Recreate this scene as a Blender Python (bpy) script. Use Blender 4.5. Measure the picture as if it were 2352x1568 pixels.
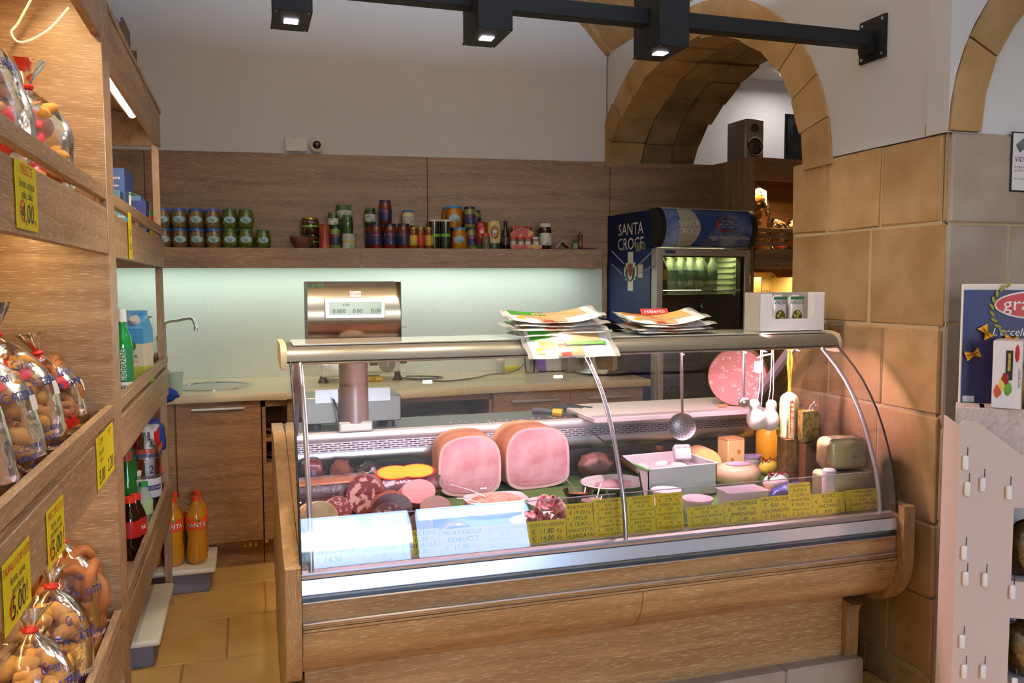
import bpy, bmesh, math, random
from math import sin, cos, tan, pi, radians, atan, sqrt
from mathutils import Vector, Matrix, noise as mn

for _o in list(bpy.data.objects): bpy.data.objects.remove(_o)
SC = bpy.context.scene
COL = SC.collection
random.seed(7)

# ------------------------------------------------------------------ camera
FPX = 1930.0; YAW = radians(17.5); PIT = atan(134 / 1930.0); ROL = 0.0035; EYE = Vector((0, 0, 1.5))
_f = Vector((sin(YAW) * cos(PIT), cos(YAW) * cos(PIT), -sin(PIT)))
_r0 = Vector((cos(YAW), -sin(YAW), 0)); _u0 = _r0.cross(_f)
_r = _r0 * cos(ROL) - _u0 * sin(ROL); _u = _u0 * cos(ROL) + _r0 * sin(ROL)
cam = bpy.data.cameras.new('camera'); camo = bpy.data.objects.new('camera', cam); COL.objects.link(camo)
cam.sensor_width = 36.0; cam.lens = FPX / 2352 * 36.0; cam.clip_start = 0.02; cam.clip_end = 200
camo.matrix_world = Matrix(((_r.x, _u.x, -_f.x, EYE.x), (_r.y, _u.y, -_f.y, EYE.y), (_r.z, _u.z, -_f.z, EYE.z), (0, 0, 0, 1)))
SC.camera = camo

def at(px, py, ax, v):
    """a surveyed point: where the sight line of a picture point meets the plane axis=v"""
    d = _f + _r * ((px - 1176) / FPX) + _u * ((784 - py) / FPX)
    t = (v - EYE[ax]) / d[ax]
    return EYE + d * t

# ------------------------------------------------------------------ colour management, world, daylight
vs = SC.view_settings
vs.view_transform = 'Standard'; vs.look = 'None'; vs.gamma = 1.0; vs.use_curve_mapping = False
vs.exposure = 0.0
SC.cycles.max_bounces = 4; SC.cycles.diffuse_bounces = 3; SC.cycles.glossy_bounces = 3; SC.cycles.use_light_tree = False
SC.cycles.use_adaptive_sampling = True; SC.cycles.adaptive_threshold = 0.1; SC.cycles.adaptive_min_samples = 16
SC.cycles.transmission_bounces = 6; SC.cycles.transparent_max_bounces = 9
SC.cycles.caustics_reflective = False; SC.cycles.caustics_refractive = False
SC.cycles.sample_clamp_indirect = 4.0; SC.cycles.use_denoising = True

W = bpy.data.worlds.new('sky'); SC.world = W; W.use_nodes = True
nt = W.node_tree; nt.nodes.clear()
def nn(t, ty, **k):
    n = t.nodes.new(ty)
    for a, b in k.items(): setattr(n, a, b)
    return n
_o = nn(nt, 'ShaderNodeOutputWorld'); _b = nn(nt, 'ShaderNodeBackground')
_g = nn(nt, 'ShaderNodeTexCoord'); _s = nn(nt, 'ShaderNodeSeparateXYZ'); _n = nn(nt, 'ShaderNodeTexNoise')
_n.inputs['Scale'].default_value = 4.0; _n.inputs['Detail'].default_value = 5
_m = nn(nt, 'ShaderNodeMath', operation='MULTIPLY_ADD'); _m.inputs[1].default_value = 0.22; 
nt.links.new(_g.outputs['Generated'], _s.inputs[0]); nt.links.new(_g.outputs['Generated'], _n.inputs['Vector'])
nt.links.new(_n.outputs['Fac'], _m.inputs[0]); nt.links.new(_s.outputs['Z'], _m.inputs[2])
_r1 = nn(nt, 'ShaderNodeValToRGB'); cr = _r1.color_ramp   # paved square below the horizon, bright haze and low cloud, blue above
cr.elements[0].position = 0.0; cr.elements[0].color = (0.30, 0.27, 0.23, 1)
cr.elements[1].position = 1.0; cr.elements[1].color = (0.12, 0.28, 0.62, 1)
for p, c in ((0.10, (0.36, 0.33, 0.28, 1)), (0.13, (1, .98, .95, 1)), (0.265, (1, 1, 1, 1)), (0.285, (0.40, 0.60, 1.0, 1)), (0.6, (0.22, 0.42, 0.8, 1))):
    e = cr.elements.new(p); e.color = c
nt.links.new(_m.outputs[0], _r1.inputs[0]); nt.links.new(_r1.outputs[0], _b.inputs[0]); nt.links.new(_b.outputs[0], _o.inputs[0])
_b.inputs[1].default_value = 16.0

def area(name, loc, size, power, color, rot, portal=False, spread=180):
    l = bpy.data.lights.new(name, 'AREA'); l.shape = 'RECTANGLE'; l.size, l.size_y = size; l.energy = power; l.color = color
    l.spread = radians(spread)
    o = bpy.data.objects.new(name, l); COL.objects.link(o); o.location = loc; o.rotation_euler = rot
    if portal: l.cycles.is_portal = True
    return o
# the shop door stands open behind the photographer
DX0, DX1, DZ, DY = 0.35, 2.95, 2.65, -4.0
area('door_daylight', ((DX0 + DX1) / 2, DY - 0.12, DZ / 2), (DX1 - DX0, DZ), 1, (1, 1, 1), (radians(90), 0, 0), portal=True)

# ------------------------------------------------------------------ helpers
def lin(h, a=1.0):
    if isinstance(h, str):
        h = h.lstrip('#'); c = [int(h[i:i + 2], 16) / 255 for i in (0, 2, 4)]
        c = [x / 12.92 if x <= 0.04045 else ((x + 0.055) / 1.055) ** 2.4 for x in c]
    else: c = list(h)[:3]
    return (c[0], c[1], c[2], a)
MATS = {}
def mat(name, col='#808080', rough=0.5, metal=0.0, spec=0.5, emit=0.0, ecol=None, bump=0.0, bscale=40, var=0.0, coat=0.0, trans=0.0, alpha=1.0, sss=0.0, noise_col=None, nscale=12, nlo=.4, nhi=.65, ndet=4, stretch=None, rnd=0.0):
    if name in MATS: return MATS[name]
    m = bpy.data.materials.new(name); m.use_nodes = True; MATS[name] = m
    t = m.node_tree; b = t.nodes['Principled BSDF']
    b.inputs['Base Color'].default_value = lin(col); b.inputs['Roughness'].default_value = rough
    b.inputs['Metallic'].default_value = metal; b.inputs['Specular IOR Level'].default_value = spec
    b.inputs['Coat Weight'].default_value = coat; b.inputs['Coat Roughness'].default_value = 0.08
    b.inputs['Transmission Weight'].default_value = trans; b.inputs['Alpha'].default_value = alpha
    if sss: b.inputs['Subsurface Weight'].default_value = sss; b.inputs['Subsurface Radius'].default_value = (.02, .01, .006)
    if emit: b.inputs['Emission Strength'].default_value = emit; b.inputs['Emission Color'].default_value = lin(ecol or col)
    tc = None
    def coord(sc=None):
        nonlocal tc
        if tc is None: tc = nn(t, 'ShaderNodeTexCoord')
        if sc is None: return tc.outputs['Object']
        mp = nn(t, 'ShaderNodeMapping'); mp.inputs['Scale'].default_value = sc; t.links.new(tc.outputs['Object'], mp.inputs[0]); return mp.outputs[0]
    src = None
    if noise_col:
        n = nn(t, 'ShaderNodeTexNoise'); n.inputs['Scale'].default_value = nscale; n.inputs['Detail'].default_value = ndet
        t.links.new(coord(stretch), n.inputs['Vector'])
        r = nn(t, 'ShaderNodeValToRGB'); r.color_ramp.elements[0].position = nlo; r.color_ramp.elements[1].position = nhi
        r.color_ramp.elements[0].color = lin(col); r.color_ramp.elements[1].color = lin(noise_col)
        t.links.new(n.outputs['Fac'], r.inputs[0]); src = r.outputs[0]
    if rnd:
        oi = nn(t, 'ShaderNodeObjectInfo'); mr = nn(t, 'ShaderNodeMapRange'); mr.inputs['To Min'].default_value = 1 - rnd; mr.inputs['To Max'].default_value = 1 + rnd
        t.links.new(oi.outputs['Random'], mr.inputs[0])
        hs = nn(t, 'ShaderNodeHueSaturation'); t.links.new(mr.outputs[0], hs.inputs['Value'])
        if src: t.links.new(src, hs.inputs['Color'])
        else: hs.inputs['Color'].default_value = lin(col)
        src = hs.outputs[0]
    if src: t.links.new(src, b.inputs['Base Color'])
    if bump:
        n2 = nn(t, 'ShaderNodeTexNoise'); n2.inputs['Scale'].default_value = bscale; n2.inputs['Detail'].default_value = 5
        t.links.new(coord(), n2.inputs['Vector']); bp = nn(t, 'ShaderNodeBump'); bp.inputs['Strength'].default_value = bump; bp.inputs['Distance'].default_value = 0.01
        t.links.new(n2.outputs['Fac'], bp.inputs['Height']); t.links.new(bp.outputs[0], b.inputs['Normal'])
    return m
def wood(name, base, dark, light, axis='X', rough=0.45, amt=0.55):
    """limed oak: fine grain along one axis with pale short flecks"""
    m = mat(name, base, rough); t = m.node_tree; b = t.nodes['Principled BSDF']
    tc = nn(t, 'ShaderNodeTexCoord')
    def nz(sa, sc_, det, dist=0.0):
        mp = nn(t, 'ShaderNodeMapping'); mp.inputs['Scale'].default_value = [sa if a == axis else sc_ for a in 'XYZ']
        t.links.new(tc.outputs['Object'], mp.inputs[0]); n = nn(t, 'ShaderNodeTexNoise'); n.inputs['Scale'].default_value = 1.0
        n.inputs['Detail'].default_value = det; n.inputs['Distortion'].default_value = dist; t.links.new(mp.outputs[0], n.inputs['Vector']); return n.outputs['Fac']
    r = nn(t, 'ShaderNodeValToRGB'); r.color_ramp.elements[0].position = .3; r.color_ramp.elements[1].position = .72
    r.color_ramp.elements[0].color = lin(dark); r.color_ramp.elements[1].color = lin(base); t.links.new(nz(1.6, 26, 6, .6), r.inputs[0])
    f = nn(t, 'ShaderNodeValToRGB'); f.color_ramp.elements[0].position = .53; f.color_ramp.elements[1].position = .70
    f.color_ramp.elements[0].color = (0, 0, 0, 1); f.color_ramp.elements[1].color = (amt, amt, amt, 1)
    fl = nz(26, 330, 3); t.links.new(fl, f.inputs[0])
    mx = nn(t, 'ShaderNodeMix', data_type='RGBA'); t.links.new(f.outputs[0], mx.inputs['Factor']); t.links.new(r.outputs[0], mx.inputs['A']); mx.inputs['B'].default_value = lin(light)
    t.links.new(mx.outputs['Result'], b.inputs['Base Color'])
    bp = nn(t, 'ShaderNodeBump'); bp.inputs['Strength'].default_value = .25; bp.inputs['Distance'].default_value = .002; t.links.new(fl, bp.inputs['Height']); t.links.new(bp.outputs[0], b.inputs['Normal'])
    return m
def glassy(name, tint='#ffffff', ior=1.5, boost=1.9, rough=0.0, base=0.0, bump=0.0, bscale=30, printcol=None, plo=.55, phi=.6, pscale=6):
    """thin clear sheet: transparent body with the mirror reflection of both faces"""
    m = bpy.data.materials.new(name); m.use_nodes = True; MATS[name] = m; t = m.node_tree; t.nodes.clear()
    o = nn(t, 'ShaderNodeOutputMaterial'); tr = nn(t, 'ShaderNodeBsdfTransparent'); tr.inputs[0].default_value = lin(tint)
    gl = nn(t, 'ShaderNodeBsdfGlossy'); gl.inputs['Roughness'].default_value = rough; gl.inputs['Color'].default_value = (1, 1, 1, 1)
    fr = nn(t, 'ShaderNodeFresnel'); fr.inputs[0].default_value = ior
    ma = nn(t, 'ShaderNodeMath', operation='MULTIPLY_ADD', use_clamp=True); ma.inputs[1].default_value = boost; ma.inputs[2].default_value = base
    t.links.new(fr.outputs[0], ma.inputs[0]); mx = nn(t, 'ShaderNodeMixShader'); t.links.new(ma.outputs[0], mx.inputs[0])
    body = tr.outputs[0]; tc = nn(t, 'ShaderNodeTexCoord')
    if printcol:
        n = nn(t, 'ShaderNodeTexNoise'); n.inputs['Scale'].default_value = pscale; n.inputs['Detail'].default_value = 3; t.links.new(tc.outputs['Object'], n.inputs['Vector'])
        r = nn(t, 'ShaderNodeValToRGB'); r.color_ramp.elements[0].position = plo; r.color_ramp.elements[1].position = phi; t.links.new(n.outputs['Fac'], r.inputs[0])
        df = nn(t, 'ShaderNodeBsdfDiffuse'); df.inputs[0].default_value = lin(printcol)
        m2 = nn(t, 'ShaderNodeMixShader'); t.links.new(r.outputs[0], m2.inputs[0]); t.links.new(body, m2.inputs[1]); t.links.new(df.outputs[0], m2.inputs[2]); body = m2.outputs[0]
    t.links.new(body, mx.inputs[1]); t.links.new(gl.outputs[0], mx.inputs[2]); t.links.new(mx.outputs[0], o.inputs[0])
    if bump:
        n = nn(t, 'ShaderNodeTexNoise'); n.inputs['Scale'].default_value = bscale; n.inputs['Detail'].default_value = 3; t.links.new(tc.outputs['Object'], n.inputs['Vector'])
        bp = nn(t, 'ShaderNodeBump'); bp.inputs['Strength'].default_value = bump; bp.inputs['Distance'].default_value = .02; t.links.new(n.outputs['Fac'], bp.inputs['Height'])
        t.links.new(bp.outputs[0], gl.inputs['Normal']); t.links.new(bp.outputs[0], fr.inputs['Normal'])
    return m

class MB:
    """collects shapes in one bmesh and links them as ONE mesh object"""
    def __init__(s): s.bm = bmesh.new(); s.soft = False
    def vs(s, pts): return [s.bm.verts.new(p) for p in pts]
    def face(s, pts):
        return s.bm.faces.new(s.vs(pts))
    def box(s, x0, x1, y0, y1, z0, z1, b=0.0, m=None, seg=1):
        g = bmesh.ops.create_cube(s.bm, size=1)['verts']
        bmesh.ops.transform(s.bm, matrix=(m or Matrix()) @ Matrix.Translation(((x0 + x1) / 2, (y0 + y1) / 2, (z0 + z1) / 2)) @ Matrix.Diagonal((abs(x1 - x0), abs(y1 - y0), abs(z1 - z0), 1)), verts=g)
        if b:
            e = {e for v in g for e in v.link_edges}
            bmesh.ops.bevel(s.bm, geom=list(e), offset=b, segments=seg, affect='EDGES', profile=.5)
        return s
    def prism(s, pts, ax, a, b, m=None):
        def P(u, v, w): return {'x': (w, u, v), 'y': (u, w, v), 'z': (u, v, w)}[ax]
        A = s.vs([P(u, v, a) for u, v in pts]); B = s.vs([P(u, v, b) for u, v in pts]); n = len(pts)
        s.bm.faces.new(A); s.bm.faces.new(B[::-1])
        for i in range(n): s.bm.faces.new((A[i], B[i], B[(i + 1) % n], A[(i + 1) % n]))
        if m: bmesh.ops.transform(s.bm, matrix=m, verts=A + B)
        return s
    def lathe(s, prof, n=16, c=(0, 0, 0), m=None, sx=1.0, sy=1.0):
        rings = []; allv = []
        for r, z in prof:
            if r < 1e-5: ring = s.vs([(c[0], c[1], c[2] + z)])
            else: ring = s.vs([(c[0] + sx * r * cos(2 * pi * i / n), c[1] + sy * r * sin(2 * pi * i / n), c[2] + z) for i in range(n)])
            rings.append(ring); allv += ring
        for a, b in zip(rings, rings[1:]):
            for i in range(n):
                j = (i + 1) % n
                q = [a[i % len(a)], a[j % len(a)], b[j % len(b)], b[i % len(b)]]
                q = [v for k, v in enumerate(q) if v not in q[:k]]
                if len(q) > 2: s.bm.faces.new(q)
        if len(rings[0]) > 2: s.bm.faces.new(rings[0][::-1])
        if len(rings[-1]) > 2: s.bm.faces.new(rings[-1])
        if m: bmesh.ops.transform(s.bm, matrix=m, verts=allv)
        return s
    def tube(s, pts, r, n=8, closed=False, flat=1.0):
        P = [Vector(p) for p in pts]; R = r if isinstance(r, (list, tuple)) else [r] * len(P); rings = []
        up = None
        for i, p in enumerate(P):
            if closed: d = P[(i + 1) % len(P)] - P[i - 1]
            else: d = P[min(i + 1, len(P) - 1)] - P[max(i - 1, 0)]
            d.normalize()
            if up is None: up = Vector((0, 0, 1)) if abs(d.z) < .9 else Vector((1, 0, 0))
            a = d.cross(up).normalized(); b = a.cross(d).normalized(); up = b
            rings.append(s.vs([p + (a * cos(2 * pi * k / n) + b * flat * sin(2 * pi * k / n)) * R[i] for k in range(n)]))
        rng = len(rings) if closed else len(rings) - 1
        for i in range(rng):
            A, B = rings[i], rings[(i + 1) % len(rings)]
            for k in range(n): s.bm.faces.new((A[k], A[(k + 1) % n], B[(k + 1) % n], B[k]))
        if not closed: s.bm.faces.new(rings[0][::-1]); s.bm.faces.new(rings[-1])
        return s
    def surf(s, fn, nu, nv, wrap=False):
        g = [[s.bm.verts.new(fn(i / (nu if wrap else nu - 1), j / (nv - 1))) for j in range(nv)] for i in range(nu)]
        for i in range(nu if wrap else nu - 1):
            for j in range(nv - 1):
                s.bm.faces.new((g[i][j], g[(i + 1) % nu][j], g[(i + 1) % nu][j + 1], g[i][j + 1]))
        return g
    def blob(s, c, r, amp=0.0, seed=0, sub=3, m=None, freq=3.0, sq=1.0):
        g = bmesh.ops.create_icosphere(s.bm, subdivisions=sub, radius=1)['verts']; s.soft = True
        for v in g:
            n = v.co.normalized()
            if sq != 1: n = Vector([math.copysign(abs(k) ** sq, k) for k in n])
            d = 1 + amp * mn.noise(n * freq + Vector((seed * 3.1, seed * 1.7, seed)))
            v.co = Vector((n.x * r[0] * d, n.y * r[1] * d, n.z * r[2] * d))
        bmesh.ops.transform(s.bm, matrix=Matrix.Translation(c) @ (m or Matrix()), verts=g)
        return s
    def build(s, name, material, parent=None, world=True, org=None, smooth=40, label=None, solid=0.0):
        if org is not None: bmesh.ops.translate(s.bm, vec=-Vector(org), verts=s.bm.verts)
        elif parent is not None and world:
            o = Vector((0, 0, 0)); p = parent
            while p: o += p.location; p = p.parent
            bmesh.ops.translate(s.bm, vec=-o, verts=s.bm.verts)
        bmesh.ops.recalc_face_normals(s.bm, faces=s.bm.faces)
        me = bpy.data.meshes.new(name); s.bm.to_mesh(me); s.bm.free()
        if smooth: me.shade_smooth(); me.set_sharp_from_angle(angle=radians(max(smooth, 100) if s.soft else smooth))
        ob = bpy.data.objects.new(name, me); COL.objects.link(ob)
        for k in (material if isinstance(material, (list, tuple)) else [material]): me.materials.append(k)
        if parent is not None: ob.parent = parent
        if org is not None: ob.location = org
        if label: ob['label'] = label
        return ob
def tag(o, label, cat=None, group=None, kind=None):
    if label: o['label'] = label
    if cat: o['category'] = cat
    if group: o['group'] = group
    if kind: o['kind'] = kind
    return o
def thing(name, label, cat, loc=(0, 0, 0), rz=0.0, group=None):
    o = bpy.data.objects.new(name, None); COL.objects.link(o); o.location = loc; o.rotation_euler = (0, 0, rz); o.empty_display_size = .05
    return tag(o, label, cat, group)
def struct(o): o['kind'] = 'structure'; return o
def copy_tree(o, loc=None, rz=None, label=None, parent=None, scale=None):
    c = o.copy(); COL.objects.link(c); c.parent = parent
    if loc is not None: c.location = loc
    if rz is not None: c.rotation_euler = (0, 0, rz)
    if scale is not None: c.scale = (scale,) * 3
    if label: c['label'] = label
    for ch in o.children: copy_tree(ch, parent=c)
    return c
FACE_FRONT = Matrix(((1, 0, 0, 0), (0, 0, -1, 0), (0, 1, 0, 0), (0, 0, 0, 1)))       # reads from -y
FACE_PX = Matrix(((0, 0, 1, 0), (1, 0, 0, 0), (0, 1, 0, 0), (0, 0, 0, 1)))           # reads from +x
FACE_NX = Matrix(((0, 0, -1, 0), (-1, 0, 0, 0), (0, 1, 0, 0), (0, 0, 0, 1)))         # reads from -x
def txmesh(lines, size, res=2, shear=0.0):
    """lines: (text, x, y, size factor, align) -> one mesh in the xy plane"""
    bm = bmesh.new()
    for s_, x, y, k, al in lines:
        cu = bpy.data.curves.new('t', 'FONT'); cu.body = s_; cu.size = size * k; cu.resolution_u = res; cu.align_x = al; cu.shear = shear
        ob = bpy.data.objects.new('t', cu); me = bpy.data.meshes.new_from_object(ob)
        me.transform(Matrix.Translation((x, y, 0))); bm.from_mesh(me)
        bpy.data.objects.remove(ob); bpy.data.curves.remove(cu); bpy.data.meshes.remove(me)
    return bm
def text(lines, size, material, parent, M, name='lettering', shear=0.0, fn=None, res=2, fit=None):
    if isinstance(lines, str): lines = [(lines, 0, 0, 1, 'CENTER')]
    bm = txmesh(lines, size, res, shear)
    if fit:
        xs = [v.co.x for v in bm.verts]; w = max(xs) - min(xs); k = fit / w
        for v in bm.verts: v.co.x *= k
    if fn:
        for v in bm.verts: v.co = fn(v.co.x, v.co.y)
    me = bpy.data.meshes.new(name); bm.to_mesh(me); bm.free(); me.materials.append(material)
    o = bpy.data.objects.new(name, me); COL.objects.link(o); o.parent = parent
    if M is not None: o.matrix_local = M
    return o
def T(x, y, z): return Matrix.Translation((x, y, z))
def RX(a): return Matrix.Rotation(radians(a), 4, 'X')
def RY(a): return Matrix.Rotation(radians(a), 4, 'Y')
def RZ(a): return Matrix.Rotation(radians(a), 4, 'Z')

# ------------------------------------------------------------------ shared materials
oakX = wood('oak_x', '#ab8a68', '#825f42', '#d2bd9e', 'X'); oakY = wood('oak_y', '#ab8a68', '#825f42', '#d2bd9e', 'Y'); oakZ = wood('oak_z', '#ab8a68', '#825f42', '#d2bd9e', 'Z')
plaster = mat('plaster', '#e0dfe1', .9, bump=.12, bscale=14, spec=.2)
stone = mat('limestone', '#b8956a', .92, noise_col='#9a7648', nscale=5, nlo=.35, nhi=.75, bump=.35, bscale=26, rnd=.16, spec=.2)
stone_pale = mat('pale_limestone', '#a89a8c', .92, noise_col='#978275', nscale=5, nlo=.38, nhi=.75, bump=.3, bscale=30, rnd=.06, spec=.2)
stone_rough = mat('rough_vault_stone', '#a58c66', .95, noise_col='#7b6548', nscale=6, nlo=.3, nhi=.75, bump=.9, bscale=22, rnd=.12, spec=.15)
mortar = mat('mortar', '#b9a380', .95, bump=.3, bscale=50, spec=.1)
tile = mat('floor_stone', '#e8b868', .45, noise_col='#d49a48', nscale=4, nlo=.35, nhi=.75, bump=.1, bscale=30, rnd=.08)
grout = mat('grout', '#b08c55', .9)
steel = mat('brushed_steel', '#c9c9c9', .28, metal=1.0)
alu = mat('anodised_aluminium', '#d4d2d6', .33, metal=.95)
chrome = mat('chrome', '#e4e4e6', .08, metal=1.0)
black = mat('black_plastic', '#141416', .4)
lampblack = mat('black_powder_coat', '#0e0d0e', .6, spec=.3)
white_pl = mat('white_plastic', '#e9e6e0', .4)
white_gl = mat('white_ceramic', '#f0eeea', .2, coat=.3)
glass = glassy('clear_glass')
yellowcard = mat('yellow_card', '#fff02c', .5)
_t = yellowcard.node_tree; _tl = nn(_t, 'ShaderNodeBsdfTranslucent'); _tl.inputs[0].default_value = lin('#fff52e'); _mx = nn(_t, 'ShaderNodeMixShader'); _mx.inputs[0].default_value = .48
_t.links.new(_t.nodes['Principled BSDF'].outputs[0], _mx.inputs[1]); _t.links.new(_tl.outputs[0], _mx.inputs[2]); _t.links.new(_mx.outputs[0], _t.nodes['Material Output'].inputs[0])
ink = mat('black_ink', '#1a1a1c', .6); redink = mat('red_ink', '#c0201c', .6); blueink = mat('blue_ink', '#1f2f86', .5); whiteink = mat('white_ink', '#f2f2f0', .6)
# ------------------------------------------------------------------ the room
TH = radians(6.0); BP = Vector((0.07, 5.30, 0.0))
_bx = Vector((cos(TH), -sin(TH), 0)); _by = Vector((sin(TH), cos(TH), 0))
def bw(s_, off, z): return BP + _bx * s_ - _by * off + Vector((0, 0, z))
def bs(px, py, off=0.0):
    """(s, z) on a plane standing `off` in front of the back wall"""
    d = _f + _r * ((px - 1176) / FPX) + _u * ((784 - py) / FPX)
    t = ((BP - _by * off - EYE).dot(_by)) / d.dot(_by); p = EYE + d * t
    return (p - BP).dot(_bx), p.z
XL, XR = -0.92, 2.25
fl = MB(); fl.box(-1.2, 4.7, -4.3, 6.0, -.08, -.006); floor = struct(fl.build('floor', grout, org=(0, 0, 0)))
tw, tl = .44, .44
tm = None; nt_ = 0
for j in range(22):
    off = (j * .37) % 1 * tw
    for i in range(-1, 13):
        x = XL + i * tw + off - .2; y = -4.0 + j * tl
        if x > 4.5 or x + tw < XL - .1 or (x > 1.9 and y > 2.2 and y < 3.0): continue
        if tm is None:
            b = MB(); b.box(.003, tw - .003, .003, tl - .003, -.02, 0, b=.003); o = b.build('floor_tile', tile, org=(0, 0, 0)); tm = o.data
        else:
            o = bpy.data.objects.new('floor_tile', tm); COL.objects.link(o)
        o.parent = floor; o.location = (x, y, random.uniform(-.0015, .001))

# back wall with plaster, left wall, front wall with the doorway
TB = thing('wall_back', None, None, BP, -TH); TB['kind'] = 'structure'
b = MB(); b.box(-1.3, 2.185, 0, .12, 0, 4.2); b.build('plaster', plaster, TB, world=False)
b = MB(); b.box(2.185, 3.2, .02, .3, 0, 2.26); b.build('reveal', mortar, TB, world=False)
b = MB(); b.box(XL - .1, XL, -4.1, 5.6, 0, 4.2); struct(b.build('wall_left', plaster, org=(XL, 0, 0)))
b = MB(); b.box(XL - .1, DX0, DY - .12, DY, 0, 4.2); b.box(DX1, 4.7, DY - .12, DY, 0, 4.2); b.box(DX0, DX1, DY - .12, DY, DZ, 4.2); wf = struct(b.build('wall_front', plaster, org=(0, DY, 0)))
b = MB(); mxd = 1.62; b.box(mxd - .04, mxd + .04, DY - .1, DY - .03, 0, DZ, b=.004); b.box(DX0, DX0 + .05, DY - .1, DY - .03, 0, DZ); b.box(DX1 - .05, DX1, DY - .1, DY - .03, 0, DZ); b.box(DX0, DX1, DY - .1, DY - .03, DZ - .06, DZ)
struct(b.build('door_1', mat('door_frame_paint', '#5b4632', .5), org=(mxd, DY, 0)))
b = MB(); b.box(mxd + .04, DX1 - .05, DY - .085, DY - .045, 0.01, 1.90, b=.003); dl_ = b.build('door_leaf', mat('door_frame_paint', '#5b4632'), bpy.data.objects['door_1'])
# the paved square outside the door
b = MB(); b.box(-14, 18, -30, DY - .13, -.1, -.02); struct(b.build('ground_outside', mat('paving_outside', '#c9bda8', .9), org=(0, -6, 0)))

# stone barrel vault
VZ = 2.95; VR = 1.97; VM = (XL + XR) / 2; half = (XR - XL) / 2; ang = math.asin(half / VR); vz0 = VZ - VR * cos(ang)
def vault(a, r): return VM + r * sin(a), vz0 + r * cos(a)
ceil = MB()
for i in range(24):
    a0 = -ang + 2 * ang * i / 24; a1 = -ang + 2 * ang * (i + 1) / 24
    p = [vault(a0, VR + .05), vault(a1, VR + .05), vault(a1, VR + .25), vault(a0, VR + .25)]
    ceil.prism(p, 'y', -4.1, 5.6)
ceil.box(XR + .05, 4.7, -4.1, 2.26, VZ, VZ + .15)
ceil.box(2.8, 4.7, 2.3, 6.0, VZ, VZ + .15)
ceiling = struct(ceil.build('ceiling', plaster, org=(0, 0, VZ)))
k = 0
for i in range(9):
    a0 = -ang + 2 * ang * i / 9; a1 = -ang + 2 * ang * (i + 1) / 9; o_ = .2 * (i % 2)
    for j in range(7):
        y0 = 2.3 + j * .45 - o_; b = MB(); d = random.uniform(-.012, .012); e = .008
        am = (a0 + a1) / 2
        p = [vault(a0 + e / 2, VR + d), vault(am, VR + d - .004), vault(a1 - e / 2, VR + d), vault(a1 - e / 2, VR + .08), vault(a0 + e / 2, VR + .08)]
        b.prism(p, 'y', y0 + .006, y0 + .444); b.build('vault_stone', stone, ceiling)

# right wall: coursed stone pier, plaster above, stone arch
wr = MB()
AY, AZ, AO, BO, AI, BI = 4.08, 1.95, 1.22, 0.98, 1.05, 0.81
NA = 40
arc = [(AY - AO * cos(t), AZ + BO * sin(t)) for t in [0.05 + (pi - .05 - .35) * i / NA for i in range(NA + 1)]]
cols = [(2.285, 2.0), (arc[0][0] - .001, 2.0)] + arc
for (y0, z0), (y1, z1) in zip(cols, cols[1:]):
    wr.prism([(y0, z0), (y1, z1), (y1, 3.1), (y0, 3.1)], 'x', XR, XR + .6)
wr.prism([(arc[-1][0], arc[-1][1]), (5.6, arc[-1][1]), (5.6, 3.1), (arc[-1][0], 3.1)], 'x', XR, XR + .6)
wall_right = struct(wr.build('wall_right', plaster, org=(XR, 3.7, 0), smooth=15))
b = MB(); b.box(XR + .006, XR + .57, 2.30, 3.112, 0, 1.995); b.build('pier_core', mortar, wall_right)
NV = 15; tA, tB = .02, pi - .18
for i in range(NV):
    t0 = tA + (tB - tA) * i / NV; t1 = tA + (tB - tA) * (i + 1) / NV; g = .0025
    xs = [XR - .012, XR + .22, XR + .42, XR + .62]
    for j in range(3):
        d = random.uniform(-.018, .018) * (.3 if j == 0 else 1); b = MB()
        x0, x1 = xs[j] + (.004 if j else random.uniform(-.006, .004)), xs[j + 1] - .004
        dd = [random.uniform(-.012, .012) for _ in range(4)]
        pts = []
        m_ = (t0 + t1) / 2
        for t, q in ((t0 + g, dd[0]), (m_, (dd[0] + dd[1]) / 2 - .006), (t1 - g, dd[1])): pts.append((AY - (AI + d + q) * cos(t), AZ + (BI + d + q) * sin(t)))
        for t in (t1 - g, m_, t0 + g): pts.append((AY - (AO + .002) * cos(t), AZ + (BO + .002) * sin(t)))
        b.prism(pts, 'x', x0, x1); b.build('arch_stone', stone if j == 0 else stone_rough, wall_right, smooth=20)
# courses of the pier (joint heights and upright joints as surveyed)
zc = [0.0, .115, .40, .66, 1.04, 1.34, 1.70, 2.0]
ycut = [[2.28, 2.60, 3.12], [2.28, 2.49, 2.86, 3.12], [2.28, 2.75, 3.12], [2.28, 2.57, 2.9, 3.12], [2.28, 2.555, 2.86, 3.12], [2.28, 2.64, 3.12], [2.28, 2.30, 2.59, 2.89, 3.12]]
def sblock(name, x0, x1, y0, y1, z0, z1, m, parent, j=.004, bv=.006):
    b = MB(); b.box(x0, x1, y0 + j, y1 - j, z0 + j, z1 - j, b=bv)
    for v in b.bm.verts: v.co += Vector((random.uniform(-.002, .002), random.uniform(-.003, .003), random.uniform(-.003, .003)))
    return b.build(name, m, parent, smooth=0)
for z0, z1, ys in zip(zc, zc[1:], ycut):
    for y0, y1 in zip(ys, ys[1:]):
        sblock('stone_block', XR + random.uniform(-.004, .004), XR + .6, y0, y1, z0, z1, stone, wall_right)
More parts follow.
